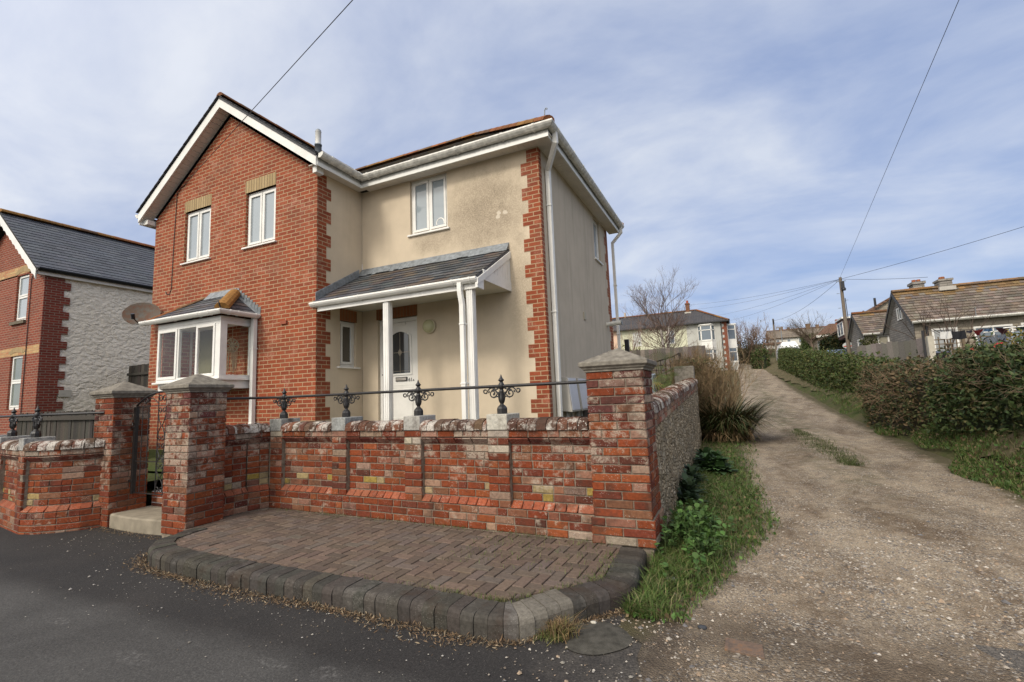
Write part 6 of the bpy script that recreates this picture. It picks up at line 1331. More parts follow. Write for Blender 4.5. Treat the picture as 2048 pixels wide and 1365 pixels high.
# washing on a line
m_cloth = m_attr('cloth', .9, 30, .15, .1)
t = thing('washing_line', 'washing line strung in front of the stone bungalow', 'washing line', (7, 20, 1.5)); a = MB(); a.tube([(5.9, 20, 3.12), (7.4, 20, 3.06), (9.6, 20, 3.12)], .008, 4); a.build('line', m_blackpl, t); MB().box(5.86, 5.92, 19.97, 20.03, 1.4, 3.15).build('post', m_blackpl, t)
def cloth(x0, x1, z1, z0, c, label, skew=.0, name='garment'):
    n = 8; m_ = 5; V = []
    for j in range(m_+1):
        for i in range(n+1): u, v = i/n, j/m_; V.append((lerp(x0, x1, u)+skew*v*(1-u)*.5, 20+.05*math.sin(u*9+v*2)+skew*.3*v, lerp(z1, z0, v)-.03*math.sin(u*PI)+skew*.5*v*u))
    V2 = [(x, y+.008, z) for x, y, z in V]; k = len(V); fs = [(j*(n+1)+i, j*(n+1)+i+1, (j+1)*(n+1)+i+1, (j+1)*(n+1)+i) for j in range(m_) for i in range(n)]
    a = MB(); a.add(V+V2, fs+[tuple(k+i for i in f[::-1]) for f in fs], c, True); tag(a.build(name, m_cloth), label, 'washing', 'clothes on the washing line')
cloth(6.35, 6.62, 3.08, 2.84, (.55, .55, .54), 'white garment pegged near the left end of the washing line'); cloth(6.64, 6.98, 3.07, 2.80, (.015, .016, .02), 'black garment next to the white one on the washing line'); cloth(7.02, 7.14, 3.06, 2.98, (.02, .02, .03), 'small dark sock in the middle of the washing line'); cloth(7.16, 7.42, 3.06, 2.86, (.16, .02, .02), 'dark red top in the middle of the washing line', .3); cloth(7.46, 7.62, 3.07, 2.98, (.03, .07, .14), 'small blue cloth right of the dark red top'); cloth(7.70, 8.12, 3.08, 2.72, (.055, .018, .022), 'large maroon garment blown sideways on the washing line', .7); cloth(8.16, 8.5, 3.09, 2.88, (.018, .03, .028), 'dark green garment at the right end of the washing line', .3)

def car(label, x, y, rz, c, L=4.2, Wd=1.75, Hh=1.48, group=None, z=None, name='parked_car', hatch=True):
    t = thing(name, label, 'car', (x, y, z), rz); P = lambda X, Y, Z: tuple((t.matrix_basis @ Vector((X, Y, Z))))
    paint = m_plain(name+'_paint', c, .25, .05, 1, 0, 0, .6); n = 24
    top = [(-.5, .75), (-.49, .92), (-.40, 1.0), (-.36, 1.30), (-.30, 1.42), (-.15, Hh), (.05, Hh-.02), (.14, 1.36), (.27, 1.0), (.42, .90), (.49, .78), (.5, .6)]
    b = MB(); V = []
    for s_ in (-1, 1):
        for (u, z_) in top: k_ = 1 if z_ < 1.02 else lerp(1., .80, (z_-1.02)/(Hh-1.02)); V.append(P(u*L, s_*Wd/2*k_, z_))
        for u in (.5, -.5): V.append(P(u*L, s_*Wd/2, .25))
    k = len(top)+2; b.add(V, [tuple(range(k)), tuple(range(2*k-1, k-1, -1))]+[(i, k+i, k+(i+1) % k, (i+1) % k) for i in range(k)]); b.build('body', paint, t, .05)
    g_ = MB(); I = lambda u, s_, z_, o=.012: P(u*L, s_*(Wd/2*lerp(1., .80, (z_-1.02)/(Hh-1.02))+o), z_)
    for s_ in (-1, 1):
        for (a0, a1, b0, b1) in ((-.37, -.12, -.33, -.13), (-.10, .23, -.10, .135)): g_.add([I(a0, s_, 1.03), I(a1, s_, 1.03), I(b1, s_, Hh-.10), I(b0, s_, Hh-.10)], [(0, 1, 2, 3) if s_ < 0 else (3, 2, 1, 0)])
    g_.add([P(-.408*L-.01, -Wd*.42, 1.02), P(-.408*L-.01, Wd*.42, 1.02), P(-.345*L-.02, Wd*.37, 1.36), P(-.345*L-.02, -Wd*.37, 1.36)], [(3, 2, 1, 0)]); g_.add([P(.272*L+.02, -Wd*.42, 1.0), P(.272*L+.02, Wd*.42, 1.0), P(.145*L+.02, Wd*.36, 1.36), P(.145*L+.02, -Wd*.36, 1.36)], [(0, 1, 2, 3)]); g_.build('windows', m_pane_far, t)
    for s_ in (-1, 1):
        for u in (-.30, .31): w_ = MB(); w_.tube([P(u*L, s_*(Wd/2-.18), .32), P(u*L, s_*(Wd/2+.01), .32)], .32, 18); wo_ = w_.build('wheel', m_blackpl, t); MB().tube([P(u*L, s_*(Wd/2+.01), .32), P(u*L, s_*(Wd/2+.02), .32)], .2, 12).build('rim', m_lead, wo_)
        MB().hexa([P(-.497*L-.02, s_*Wd*.36, .85), P(-.497*L-.02, s_*Wd*.49, .85), P(-.44*L, s_*Wd*.495, .85), P(-.44*L, s_*Wd*.36, .85), P(-.42*L-.02, s_*Wd*.40, 1.10), P(-.42*L-.02, s_*Wd*.475, 1.10), P(-.38*L, s_*Wd*.475, 1.10), P(-.38*L, s_*Wd*.40, 1.10)]).build('tail_light', m_plain('red_lens', (.4, .02, .02), .2), t)
    return t
cr = car('dark estate car parked behind the hedge in front of the stone bungalow', 9.05, 19.6, 0, (.05, .055, .07), 4.3, 1.8, 1.50, z=1.42)
a = MB()
for s_ in (-1, 1): a.tube([(7.5, 19.6+s_*.62, 2.96), (9.2, 19.6+s_*.64, 3.0)], .02, 5)
a.build('roof_rails', m_upvc, cr)
car('silver blue car roof showing over the clipped hedge left of the telegraph pole', 6.72, 40.4, PI*.62, (.22, .29, .40), 4.1, 1.7, 1.46, z=2.42, name='silver_car')
vn = thing('white_van', 'white van parked beyond the clipped hedge', 'van', (5.55, 57, 3.6)); a = MB()
X0, X1, Yv = 4.66, 6.42, 55.; a.hexa([(X0, Yv, 3.7), (X1, Yv, 3.7), (X1, Yv+5, 3.7), (X0, Yv+5, 3.7), (X0+.02, Yv, 5.3), (X1-.02, Yv, 5.3), (X1-.02, Yv+5, 5.3), (X0+.02, Yv+5, 5.3)]); a.hexa([(X0+.02, Yv+.001, 5.301), (X1-.02, Yv+.001, 5.301), (X1-.02, Yv+5, 5.301), (X0+.02, Yv+5, 5.301), (X0+.28, Yv+.25, 5.93), (X1-.28, Yv+.25, 5.93), (X1-.28, Yv+4.4, 5.93), (X0+.28, Yv+4.4, 5.93)])
a.build('body', m_plain('van_paint', (.70, .71, .72), .3, .03, 2), vn, .06); MB().add([(X0+.15, Yv-.02, 4.75), (X1-.15, Yv-.02, 4.75), (X1-.18, Yv-.012, 5.28), (X0+.18, Yv-.012, 5.28)], [(0, 1, 2, 3)]).build('windows', m_pane_far, vn); MB().box(5.51, 5.57, Yv+.06, Yv+.10, 5.50, 5.62).build('brake_lamp', m_blackpl, vn)
for x in (X0+.1, X1-.1):
    for y in (Yv+.9, Yv+4.1): MB().tube([(x-.1, y, 3.75), (x+.1, y, 3.75)], .34, 14).build('wheel', m_blackpl, vn)
# oval sign
t = thing('oval_sign', 'white oval sign with a red band behind the telegraph pole', 'sign', (6.1, 34, 2)); cx, cz, yy = 6.46, 3.74, 34.
def ell(mb, a_, b_, y, n=28): return mb.add([(cx+a_*math.cos(2*PI*i/n), y, cz+b_*math.sin(2*PI*i/n)) for i in range(n)]+[(cx+a_*math.cos(2*PI*i/n), y+.03, cz+b_*math.sin(2*PI*i/n)) for i in range(n)], [tuple(range(n)), tuple(range(2*n-1, n-1, -1))]+[(i, n+i, n+(i+1) % n, (i+1) % n) for i in range(n)])
ell(MB(), .285, .20, yy).build('rim', m_plain('sign_grey', (.30, .31, .29), .6), t); ell(MB(), .26, .18, yy-.008).build('face', m_plain('sign_face', (.48, .50, .47), .6, .05), t)
a = MB(); a.box(cx-.22, cx+.22, yy-.018, yy-.010, cz-.07, cz-.005); a.build('red_band', m_plain('sign_red', (.45, .06, .05), .6), t); MB().box(cx-.03, cx+.03, yy+.04, yy+.08, 1.8, 3.6).build('post', m_wood, t)
# garden path items: utility plate and loose stones
t = MB(); t.hexa([(-.17, 3.13, -.0), (.035, 3.10, -.0), (.03, 3.25, -.0), (-.165, 3.265, -.0), (-.17, 3.13, .018), (.035, 3.10, .018), (.03, 3.25, .018), (-.165, 3.265, .018)])
def mk_plate():
    N = NT('rusty_plate'); p = N.pos(); f = N.noise(p, 30, 6, .7); c_ = N.n('ShaderNodeTexChecker', 'Fac', None, Vector=N.n('ShaderNodeVectorRotate', 0, dict(rotation_type='Z_AXIS'), Vector=p, Angle=.78), Scale=70)
    return N.principled(N.ramp(f, (.35, (.085, .065, .052)), (.55, (.15, .10, .07)), (.7, (.20, .10, .045))), .75, N.bump(c_, .5, .004), .3)
tag(t.build('utility_cover', mk_plate(), None, .003), 'rusty rectangular utility cover set in the gravel at the lane mouth', 'cover')
a = MB(); n = 40; V = []
for r_, z in ((1., .003), (.75, .012), (0.02, .014)): V += [(-.895+r_*.20*math.cos(2*PI*i/n)*(1+.10*math.sin(3*i*2*PI/n+1)), 3.03+r_*.21*math.sin(2*PI*i/n)*(1+.08*math.sin(2*i*2*PI/n)), z) for i in range(n)]
a.add(V, [(j*n+i, j*n+(i+1) % n, (j+1)*n+(i+1) % n, (j+1)*n+i) for j in range(2) for i in range(n)]+[tuple(range(2*n, 3*n))], smooth=True)
struct(tag(a.build('concrete_patch', m_plain('patch_concrete', (.070, .066, .056), .95, .35, 22, .6, 0, .1, 150))))
def rock(label, x, y, z, s, c):
    a = MB(); V = []; n = 8
    for i, (r_, h_) in enumerate(((.8, 0), (1., .35), (.7, .75), (.0, .85))): V += [(x+s*r_*math.cos(2*PI*j/n)*random.uniform(.85, 1.15), y+s*.7*r_*math.sin(2*PI*j/n)*random.uniform(.85, 1.15), z+s*h_*.7) for j in range(n)]
    a.add(V, [(i*n+j, i*n+(j+1) % n, (i+1)*n+(j+1) % n, (i+1)*n+j) for i in range(3) for j in range(n)], c, True); tag(a.build('stone', m_ston), label, 'stone')
rock('white stone lying on the tarmac patch by the kerb corner', -.955, 3.19, .008, .022, (.5, .47, .4)); rock('white stone at the edge of the grass right of the kerb', -.62, 3.42, .01, .026, (.5, .47, .41)); rock('dark slate chip lying in the gravel above the utility cover', -.30, 3.36, .005, .03, (.045, .05, .058)); rock('grey stone half buried in the grass beside the kerb', -.56, 4.05, .02, .05, (.15, .15, .14))

# ================================================================== VEGETATION
GR = [(.060, .105, .020), (.078, .125, .028), (.048, .085, .017), (.10, .12, .036), (.15, .135, .065)]
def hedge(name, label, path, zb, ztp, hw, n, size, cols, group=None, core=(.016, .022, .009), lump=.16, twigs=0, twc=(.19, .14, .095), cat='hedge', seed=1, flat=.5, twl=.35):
    x, y = path[len(path)//2]; t = thing(name, label, cat, (x, y, zb(x, y))); P = [Vector(p) for p in path]
    Ls = [(b-a).length for a, b in zip(P, P[1:])]; LT = sum(Ls)
    def at(u):
        d = u*LT
        for a, b, l in zip(P, P[1:], Ls):
            if d <= l or b == P[-1]: f_ = min(1, d/l); p = a.lerp(b, f_); tt = (b-a).normalized(); return p, Vector((tt.y, -tt.x))
            d -= l
    def surf(u, a, k=1.):          # a: 0..PI around the section
        p, nn = at(u); zb_, zt_ = zb(p.x, p.y), ztp(u); h_ = zt_-zb_; e = min(1., min(u, 1-u)*LT/.5+.25)
        lm = 1+lump*(math.sin(u*LT*2.1+seed)*math.sin(a*3+seed*2)+.5*math.sin(u*LT*5.3+a*4))*.7
        c, s_ = math.cos(a), math.sin(a); sq = flat; cx_ = math.copysign(abs(c)**sq, c); sx2 = abs(s_)**sq
        return p.x+nn.x*hw*cx_*k*lm*e, p.y+nn.y*hw*cx_*k*lm*e, zb_+h_*sx2*(k if k < 1 else k)*(.93+.07*lm)
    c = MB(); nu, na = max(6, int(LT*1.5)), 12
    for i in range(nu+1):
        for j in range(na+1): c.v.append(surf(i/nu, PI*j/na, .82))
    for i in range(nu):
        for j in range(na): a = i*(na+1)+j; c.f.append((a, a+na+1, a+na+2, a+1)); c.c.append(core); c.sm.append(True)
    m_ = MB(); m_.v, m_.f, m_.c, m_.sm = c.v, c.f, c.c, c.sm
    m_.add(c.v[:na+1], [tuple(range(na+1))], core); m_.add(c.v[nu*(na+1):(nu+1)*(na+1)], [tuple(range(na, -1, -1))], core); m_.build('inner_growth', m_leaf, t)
    f = MB(); pts = []
    for _ in range(n):
        u = random.random(); a = random.uniform(-.05, PI+.05); a = a if random.random() < .72 else random.choice([random.uniform(0, .35), PI-random.uniform(0, .35)]); k = random.uniform(.80, 1.08) if random.random() < .95 else random.uniform(1.05, 1.2)
        pts.append(surf(u, min(PI, max(0, a)), k))
    leaves(f, pts, size, cols, .25, .55); f.build('foliage', m_leaf, t)
    if twigs:
        w = MB()
        for _ in range(twigs):
            u = random.random(); a = random.uniform(0.15, PI-.1); x, y, z = surf(u, a, .9); p, nn = at(u); d = Vector((nn.x*math.cos(a)+random.gauss(0, .5), nn.y*math.cos(a)+random.gauss(0, .5), math.sin(a)*.6+random.gauss(.1, .4)))
            L_ = twl*random.uniform(.5, 1.3); pp = twig_path((x, y, z), d, L_, 4, .35); r_ = random.uniform(.002, .0055); w.tube(pp, [r_, r_*.9, r_*.7, r_*.5, r_*.3], 4, jit(twc, .25), False)
            for _q in range(2): i = random.randint(1, 3); dd = d+Vector((random.gauss(0, .9), random.gauss(0, .9), random.gauss(0, .7))); w.tube(twig_path(pp[i], dd, L_*.5, 3, .3), [r_*.6, r_*.5, r_*.4, r_*.2], 3, jit(twc, .25), False)
        w.build('twigs', m_twig, t)
    return t
HG = [(.042, .066, .016), (.055, .085, .022), (.032, .052, .014), (.075, .105, .03), (.065, .07, .024)]
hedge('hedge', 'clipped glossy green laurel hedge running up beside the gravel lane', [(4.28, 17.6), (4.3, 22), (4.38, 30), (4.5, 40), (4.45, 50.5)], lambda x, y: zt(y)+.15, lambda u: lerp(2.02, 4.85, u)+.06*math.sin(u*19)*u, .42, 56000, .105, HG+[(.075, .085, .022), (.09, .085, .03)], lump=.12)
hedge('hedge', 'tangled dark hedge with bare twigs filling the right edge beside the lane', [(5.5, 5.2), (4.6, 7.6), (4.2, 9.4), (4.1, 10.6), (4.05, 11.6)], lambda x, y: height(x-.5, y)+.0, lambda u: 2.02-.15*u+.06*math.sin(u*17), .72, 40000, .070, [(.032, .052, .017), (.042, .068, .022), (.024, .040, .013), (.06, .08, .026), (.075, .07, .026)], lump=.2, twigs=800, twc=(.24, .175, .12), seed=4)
hedge('bush', 'bare brown twiggy bush between the tangled hedge and the clipped hedge', [(3.80, 12.0), (3.68, 13.4), (3.68, 15.2), (3.75, 16.6)], lambda x, y: height(x-.6, y)+.0, lambda u: 1.80+.06*u+.05*math.sin(u*9), .46, 12000, .07, [(.06, .065, .025), (.12, .085, .045), (.04, .055, .02)], core=(.030, .026, .014), twigs=650, twc=(.22, .155, .10), cat='bush', seed=2)
hedge('bush', 'golden green clipped bush behind the tangled hedge at the right edge', [(4.6, 11.5), (5.6, 11.3), (7.0, 10.8)], lambda x, y: 1.3, lambda u: 2.22+.05*u, .5, 9000, .055, [(.16, .125, .025), (.11, .10, .02), (.2, .15, .03), (.07, .08, .02)], core=(.05, .045, .012), cat='bush', seed=3)
hedge('hedge', 'dark conifer hedge with a brown patch behind the oval sign', [(6.1, 41), (7.2, 40.6), (8.4, 40.4)], lambda x, y: 2.4, lambda u: 4.75-.1*u, .6, 9000, .14, [(.02, .032, .010), (.028, .04, .013), (.06, .045, .012), (.018, .026, .009)], seed=5)
hedge('bush', 'yellow green hedge top showing over the back fence', [(-6.8, 22), (-3.6, 22)], lambda x, y: 1.0, lambda u: 3.32-.02*u, .35, 5000, .09, [(.20, .19, .03), (.14, .15, .03), (.10, .11, .03)], core=(.06, .06, .015), cat='bush', seed=6)
hedge('bush', 'dark shrub in front of the distant terraced houses', [(9.4, 78), (12.6, 77)], lambda x, y: 6.0, lambda u: 8.35, .8, 5000, .24, HG, cat='bush', seed=7)
hedge('bush', 'small dark round shrub where the lane bends away', [(2.45, 58), (3.3, 56)], lambda x, y: zt(y), lambda u: 5.25, .6, 5000, .15, HG+[(.14, .10, .06)], cat='bush', seed=8)
hedge('bush', 'small round bush above the grey board fence', [(5.5, 26.5), (6.2, 26.5)], lambda x, y: 1.6, lambda u: 3.35, .3, 2500, .08, [(.07, .075, .02), (.05, .06, .02)], cat='bush', seed=9)

# big bare brown thicket where the lane bends
t = thing('thicket', 'large bare brown thicket at the far end of the lane', 'thicket', (2.2, 67, 4.4)); c = MB(); lf = MB()
for i in range(26):
    x, y = 2.15+random.gauss(0, 1.2), 67+random.gauss(0, 1.2); h = 5.0*random.uniform(.7, 1.05)*(1-.25*abs(x-2.1)/2.4)
    branch(c, (x, y, 4.5), (random.gauss((x-2.1)*.18, .12), random.gauss(0, .12), 1), h*.62, .045, 3, random.choice([(.20, .125, .085), (.16, .10, .07), (.25, .17, .11)]), .5, 4, .3, .6)
c.build('branches', m_twig, t)
pts = [(2.15+random.gauss(0, 1.15), 66.6+random.gauss(0, 1.2), 4.5+abs(random.gauss(0, 1.5))) for _ in range(9000)]
leaves(lf, pts, .17, [(.06, .045, .026), (.045, .05, .02), (.10, .07, .045), (.035, .035, .018)], .3, .4); lf.build('foliage', m_leaf, t)
# birch
t = thing('birch_tree', 'bare silver birch rising behind the back fence', 'tree', (-3.55, 30, 1.8)); c = MB(); tr = MB()
tr.tube([(-3.50, 30, 1.6), (-3.55, 30, 3.2), (-3.62, 30, 4.2), (-3.70, 30, 5.2)], [.12, .10, .075, .05], 8, (.42, .38, .35)); tr.tube([(-3.42, 30.1, 1.6), (-3.36, 30.1, 3.4), (-3.30, 30, 4.6), (-3.2, 30, 5.4)], [.10, .085, .06, .035], 8, (.40, .36, .33)); tr.build('trunk', m_twig, t)
for z, x in [(random.uniform(3.0, 5.3), random.choice([-3.55, -3.35])) for _ in range(46)]:
    a = random.uniform(0, 2*PI); branch(c, (x-.04*(z-3), 30, z), (math.cos(a)*1.0, math.sin(a)*.7, .75), 1.25*random.uniform(.6, 1.15), .022, 3, random.choice([(.13, .085, .07), (.16, .11, .09), (.10, .07, .06)]), .5, 3, .12, .66)
for k in range(9): a = random.uniform(0, 2*PI); branch(c, (-3.5+random.gauss(0, .15), 30, 5.1), (math.cos(a)*.7, math.sin(a)*.5, 1), 1.5, .03, 4, (.16, .12, .10), .45, 3, .2, .68)
c.build('twigs', m_twig, t)
t = thing('bare_shrub', 'small bare shrub beside the downpipe in front of the pale yellow wall', 'shrub', (-5.1, 26, 1.6)); c = MB()
for k in range(14): branch(c, (-5.0+random.gauss(0, .25), 26, 1.6), (random.gauss(0, .25), random.gauss(0, .2), 1), 2.2*random.uniform(.6, 1.1), .022, 3, (.24, .16, .12), .35, 3, .3, .62)
c.build('branches', m_twig, t)
t = thing('bare_tree', 'small bare fruit tree in front of the brown roofed bungalow', 'tree', (5.2, 38, 2.2)); c = MB(); MB().tube([(5.2, 38, 2.2), (5.22, 38, 3.6), (5.16, 38, 4.6)], [.09, .08, .06], 7, (.16, .12, .09)).build('trunk', m_twig, t)
for k in range(24): a = random.uniform(0, 2*PI); branch(c, (5.18, 38, random.uniform(4.0, 4.7)), (math.cos(a), math.sin(a), .9), .95, .024, 3, (.15, .115, .085), .5, 3, .15, .66)
c.build('twigs', m_twig, t)
t = thing('bare_shrub', 'bare spreading shrub behind the trellis against the stone bungalow', 'shrub', (6.9, 21.5, 1.5)); c = MB()
for k in range(7): branch(c, (6.75+random.gauss(0, .08), 21.5, 1.5), (random.gauss(0, .35), 0, 1), 1.5, .03, 3, (.10, .075, .06), .45, 2, .2, .62)
c.build('branches', m_twig, t)

# dried shrub and strap-leaved clump by the end of the flint wall
t = thing('dried_shrub', 'tall tan dried shrub of upright stems at the end of the flint wall', 'shrub', (-.6, 13.4, .3)); c = MB()
for k in range(230):
    x, y = -.80+random.gauss(0, .15), 13.4+random.gauss(0, .2); d = (random.gauss((x+.80)*1.2, .20), random.gauss(-.03, .22), 1)
    branch(c, (x, y, .3), d, 1.38*random.uniform(.6, 1.05), .010, 2, random.choice([(.25, .175, .10), (.20, .14, .08), (.17, .125, .075), (.31, .225, .135)]), .50, 5, .35, .48, sides=4)
c.build('stems', m_twig, t); f = MB(); leaves(f, [(-.78+random.gauss(0, .24), 13.4+random.gauss(0, .25), random.uniform(.5, 2.3)) for _ in range(5200)], .075, [(.10, .10, .04), (.22, .16, .085), (.15, .11, .06), (.07, .08, .03)], .6, .35); f.build('foliage', m_leaf, t)
t = thing('strap_leaf_clump', 'green and straw strap leaved clump spilling onto the lane by the dried shrub', 'plant', (-.15, 13.0, .3)); f = MB()
def strap(mb, p, az, L, droop, w, c):
    V = []; n = 5
    for i in range(n+1):
        u = i/n; r_ = L*(u*.75); z = L*(.95*u-droop*u*u); ww = w*(1-u)**.6*.5+.001; ct, st = math.cos(az), math.sin(az)
        V += [(p[0]+ct*r_-st*ww, p[1]+st*r_+ct*ww, p[2]+z), (p[0]+ct*r_+st*ww, p[1]+st*r_-ct*ww, p[2]+z)]
    mb.add(V, [(2*i, 2*i+1, 2*i+3, 2*i+2) for i in range(n)], c)
for k in range(2300):
    x, y = -.20+random.gauss(0, .17), 12.95+random.gauss(0, .22); low = random.random() < .35
    strap(f, (x, y, .28), random.uniform(0, 2*PI), random.uniform(1.15, 1.9)*(1. if not low else .5), random.uniform(.7, 1.1) if low else random.uniform(.35, .85), .026, jit(random.choice([(.045, .062, .018), (.06, .072, .024), (.032, .045, .014), (.12, .09, .045), (.08, .064, .03)]) if not low else random.choice([(.27, .19, .10), (.20, .14, .075)]), .25))
f.build('leaves', m_leaf, t)
def fan_palm(label, x, y, z, s, dead=.2):
    t = thing('fan_palm', label, 'palm', (x, y, z)); f = MB(); MB().tube([(x, y, z-.6), (x, y, z)], .05*s, 7, (.10, .075, .05)).build('trunk', m_twig, t)
    for k in range(10):
        az = 2*PI*k/10+random.gauss(0, .2); el = random.uniform(-.5, 1.2); d = Vector((math.cos(az)*math.cos(el), math.sin(az)*math.cos(el), math.sin(el))); b = Vector((x, y, z))+d*.38*s; dead_ = el < -.1 and random.random() < .8
        c_ = jit((.24, .19, .04) if dead_ else random.choice([(.075, .10, .025), (.10, .13, .035)]), .15); f.tube([(x, y, z), b], .006, 3, c_, False); s1 = d.cross(Vector((0, 0, 1))).normalized()
        for j in range(14): a = lerp(-1.15, 1.15, j/13); dd = (d*math.cos(a)+s1*math.sin(a)).normalized(); e = b+dd*.42*s-Vector((0, 0, .10*s)); m2_ = b+dd*.22*s; sd2 = dd.cross(d.cross(s1)).normalized()*.007*s; f.add([b, m2_+sd2, e, m2_-sd2], [(0, 1, 2, 3)], c_)
    f.build('fronds', m_leaf, t)
fan_palm('green fan palm rising behind the lane corner pier', -1.52, 11.4, 1.86, .95); fan_palm('smaller yellowing fan palm low behind the flint wall coping', -1.18, 10.4, 1.60, .5); fan_palm('yellow leaved fan palm just behind the corner pier', -1.15, 8.4, 1.42, .55)

# verge plants along the flint wall
def rosette(mb, p, n, L, cols, w=.3):
    for k in range(n):
        az = random.uniform(0, 2*PI); el = random.uniform(.2, 1.2); d = Vector((math.cos(az)*math.cos(el), math.sin(az)*math.cos(el), math.sin(el))); s_ = d.cross(Vector((0, 0, 1))).normalized(); l = L*random.uniform(.6, 1.1); c = jit(random.choice(cols), .25); p_ = Vector(p); m1, m2_ = p_+d*l*.45, p_+d*l*.85-Vector((0, 0, l*.1)); e = p_+d*l-Vector((0, 0, l*.22)); W_ = l*w*.5
        mb.add([p_, m1+s_*W_, m2_+s_*W_*.6, e, m2_-s_*W_*.6, m1-s_*W_], [(0, 1, 5), (1, 2, 4, 5), (2, 3, 4)], c)
DG = [(.035, .075, .022), (.045, .09, .03), (.03, .06, .02)]
for lb, pts, L, ncl, cols, nm in (('dark green leafy dock plant under the flint wall before the dried shrub', [(-.50, 8.7), (-.38, 9.0), (-.56, 9.2), (-.30, 8.6)], .30, 60, DG, 'dock_plant'), ('dark ivy like plant climbing the foot of the flint wall', [(-.66, 6.9), (-.64, 7.3), (-.62, 6.5), (-.66, 7.7)], .26, 46, [(.028, .05, .022), (.035, .06, .028)], 'wall_plant')):
    t = thing(nm, lb, 'plant', (*pts[0], .1)); f = MB()
    for (x, y) in pts: rosette(f, (x, y, zt(y)+.05), ncl, L, cols, .42); rosette(f, (x, y, zt(y)+.2), ncl//2, L*.8, cols, .42)
    f.build('leaves', m_leaf, t)
t = thing('nettle_patch', 'bright green nettle like weeds in the grass beside the lane corner pier', 'weeds', (-.45, 5.0, .05)); f = MB()
for k in range(150):
    x, y = -.45+random.gauss(0, .13), 5.0+random.gauss(0, .33)
    if x < -.68: x = -.66
    h = random.uniform(.10, .30); top = Vector((x+random.gauss(0, .04), y+random.gauss(0, .04), .05+h)); f.tube([(x, y, .0), top], .003, 3, (.06, .09, .03), False)
    for q2 in range(7): zz = random.uniform(.4, 1.); rosette(f, Vector((x, y, .0)).lerp(top, zz), 1, random.uniform(.045, .085), [(.06, .12, .028), (.075, .14, .035), (.05, .10, .025)], .75)
f.build('leaves', m_leaf, t)
# grass
g = MB(); P = []
while len(P) < 30000:
    y = 3.35+abs(random.gauss(0, 4.2)); x = random.uniform(-.78, pl(LEFT, y)+.30)
    if y > 13.5: continue
    d = (pl(LEFT, y)-x)
    pn = .5+.5*math.sin(x*7+y*3.1)*math.sin(y*2.3-x*4)
    if random.random() > min(1., max(.0, (d+.30)*1.6))*(.25+.75*pn if d < .3 else .55+.45*pn): continue
    if y < 4.6 and x < -.745 and y > 3.5: continue
    P.append((x, y, zt(y)+.01))
P = np.array(P); blades(g, P, np.clip(.035+.05*np.random.default_rng(2).random(len(P))+.02*(P[:, 0] < -.45), .025, .11), GR, .007, 1.3); leaves(g, P[::4]+np.array([0, 0, .02]), .034, [(.055, .11, .025), (.07, .12, .03), (.15, .11, .06), (.045, .085, .02)], .6, .75); stuff(g.build('grass', m_leaf))
g = MB(); P = []
while len(P) < 34000:
    y = 4.8+abs(random.gauss(0, 8)); r_ = pl(RIGHT, y); x = r_-.05+.22*math.sin(y*1.9)*math.sin(y*.7+1)+abs(random.gauss(.0, .8))
    if y > 55 or x > r_+2.2: continue
    if (math.sin(x*5+y*2)+math.sin(y*3.3-x*2.1)) < -1.0 and random.random() < .7: continue
    P.append((x, y, height(x, y)+.005))
P = np.array(P); blades(g, P, .035+.0035*P[:, 1].clip(5, 30), GR+[(.05, .10, .02)], .008, 1.1); leaves(g, P[::5]+np.array([0, 0, .02]), .045, [(.05, .10, .025), (.065, .11, .03), (.14, .10, .055), (.09, .07, .035)], .6, .7); stuff(g.build('grass', m_leaf))
g = MB(); P = []
for _ in range(3000):
    u = random.random(); y = 9.7+u**1.3*5.2; w_ = .26*math.sin(PI*min(1, (y-9.6)/5.5+.05))**.6 if y < 15 else .16; x = lerp(1.72, 1.35, min(1, (y-9.6)/7))+random.gauss(0, w_*.5+.02)
    if y > 16 and random.random() < .55: continue
    P.append((x, y, zt(y)+.01))
blades(g, P, .05, [(.045, .065, .018), (.06, .075, .025), (.08, .085, .035)], .008, .8); stuff(g.build('grass', m_leaf))
# moss and tufts in the paving joints
g = MB(); P = []
for _ in range(900): u = random.uniform(.2, 4.8); P.append((*wl(u, random.expovariate(22)+.0), Zp)) if random.random() < (.35+.65*(math.sin(u*7)*.5+.5)) else None
for _ in range(1100):
    i = random.randint(len(kp)//2, len(kp)-3) if random.random() < .9 else random.randint(5, len(kp)-3); p = kp[i]; t_ = (kp[i+1]-p).normalized(); d_ = .222+random.expovariate(55)
    dens = .25 if p.x < -2.2 else 1.
    if random.random() < dens: P.append((p.x-t_.y*d_+random.gauss(0, .03), p.y+t_.x*d_+random.gauss(0, .012), Zp))
for _ in range(500):
    x, y = random.uniform(-2.4, -1.05), random.uniform(3.55, 4.4); gx_, gy_ = round(x/.1)*.1, round(y/.1)*.1
    P.append((gx_+random.gauss(0, .006), y, Zp) if random.random() < .5 else (x, gy_+random.gauss(0, .006), Zp))
for _ in range(420): P.append((-1.16+random.gauss(0, .05), 2.93+random.gauss(0, .035), .005))
blades(g, P, .026, [(.07, .10, .025), (.10, .12, .035), (.12, .11, .05)], .004, .9, .7); stuff(g.build('moss_tufts', m_leaf))
g = MB(); blades(g, [(-1.12+random.gauss(0, .05), 2.98+random.gauss(0, .04), .002) for _ in range(420)], .085, [(.24, .17, .09), (.19, .12, .06), (.13, .12, .04)], .005, 1.3); stuff(g.build('dry_grass', m_leaf))
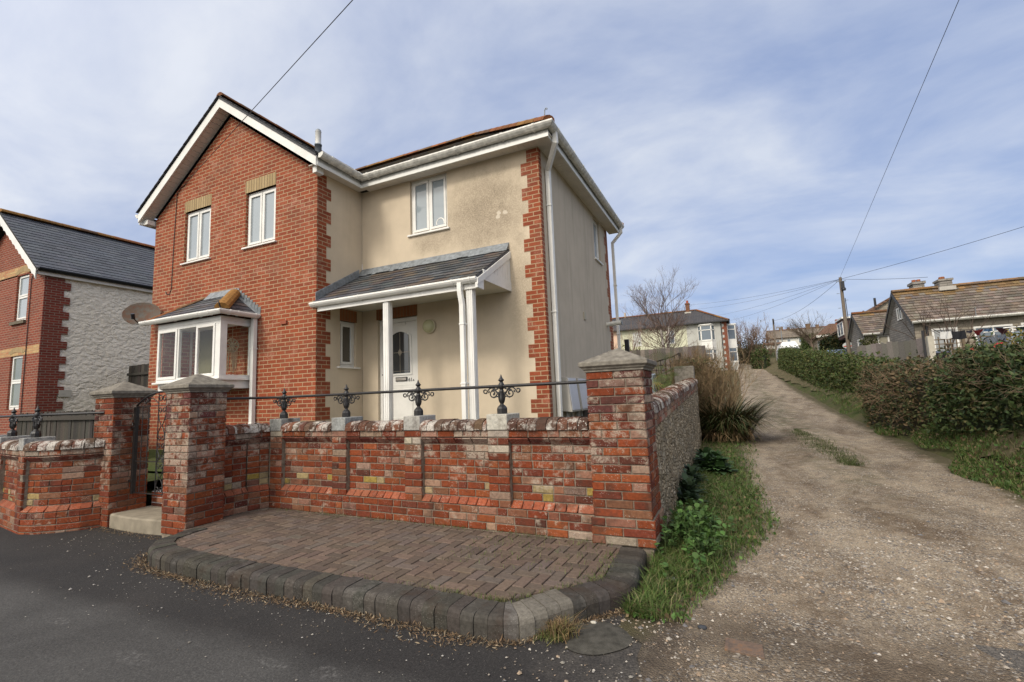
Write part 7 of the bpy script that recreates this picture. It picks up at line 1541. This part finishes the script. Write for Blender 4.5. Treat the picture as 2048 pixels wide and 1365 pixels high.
# litter of dead leaves and grit below the kerb
g = MB(); P = []
for _ in range(5200):
    i = random.randint(3, len(kp)-9); p = kp[i].lerp(kp[i+1], random.random()); t_ = (kp[i+1]-kp[i]).normalized(); wd = (.03+.04*(math.sin(i*.33)*.5+.5))*(1.3 if p.x < -1.6 else .7); d_ = abs(random.gauss(0, wd)); P.append((p.x+t_.y*(d_+.004), p.y-t_.x*(d_+.004), .004+random.random()*.008*max(0, 1-d_*8)))
leaves(g, P, .024, [(.22, .15, .09), (.15, .10, .055), (.30, .24, .16), (.09, .06, .035), (.17, .11, .065)], -.1, .22, .8); 
P = [(-7.9+random.random()*1.9, 3.50+abs(random.gauss(0, .03))-.06*math.sin(i), .003) for i in range(500)]; leaves(g, P, .02, [(.25, .17, .10), (.14, .10, .06)], -.1, .35); stuff(g.build('leaf_litter', m_leaf))
# grit on the tarmac and stones on the lane
PB = [(.30, .265, .22), (.22, .19, .155), (.38, .345, .30), (.12, .115, .115), (.25, .19, .135), (.27, .20, .14), (.17, .14, .115)]
g = MB(); P = []
for _ in range(650): x = random.uniform(-7.5, -.6); P.append((x, 2.78-abs(random.gauss(0, .33)), .002)) if x > -5.6 else P.append((x, 3.4-abs(random.gauss(0, .4)), .002))
pebbles(g, P, .0042, [(.26, .24, .21), (.19, .175, .15), (.33, .31, .28), (.15, .12, .085)]); stuff(g.build('grit', m_ston))
g = MB(); P = []; nz_ = lambda x, y: math.sin(x*2.3+y*.9+1)+math.sin(y*1.9-x*1.2)+.6*math.sin(x*5.1+y*3.7)
while len(P) < 26000:
    y = 2.25+abs(random.gauss(0, 3.1)); a, b = pl(LEFT, y)-.1, min(pl(RIGHT, y), 6.0)
    if y > 14: continue
    x = random.uniform(a-.5 if y < 3.3 else a, b)
    if nz_(x, y) < -.25 and random.random() < .75: continue
    if x < -.45 and y < 3.0 and random.random() < .8: continue
    P.append((x, y, lane_z(x, y, .5)+.0))
pebbles(g, P, .0058, PB); stuff(g.build('loose_stones', m_ston))
g = MB(); P = [(random.uniform(-.6, 3.5), 2.4+abs(random.gauss(0, 1.6)), .006) for _ in range(380)]; pebbles(g, P, .012, PB); stuff(g.build('loose_stones', m_ston))
# plants seen through the gate
t = thing('garden_plant', 'dark spiky plant in the garden seen through the iron gate', 'plant', (-7.3, 5.35, .55)); f = MB()
for k in range(120): strap(f, (-7.2+random.gauss(0, .06), 5.3+random.gauss(0, .06), .5), random.uniform(0, 2*PI), random.uniform(.2, .42), .35, .018, jit((.03, .045, .015), .3))
f.build('leaves', m_leaf, t)
g = MB(); P = [(-8.2+random.random()*2.2, 4.98+random.random()*1.05, gz(0, 5.4)+.02) for _ in range(1500)]; blades(g, P, .05, GR, .008, .8); stuff(g.build('grass', m_leaf)); g = MB(); pebbles(g, [(-8.2+random.random()*2.2, 4.95+random.random()*1.1, .49+.16*random.random()) for _ in range(2500)], .014, [(.45, .36, .24), (.35, .26, .17), (.5, .45, .36)]); stuff(g.build('garden_pebbles', m_ston))
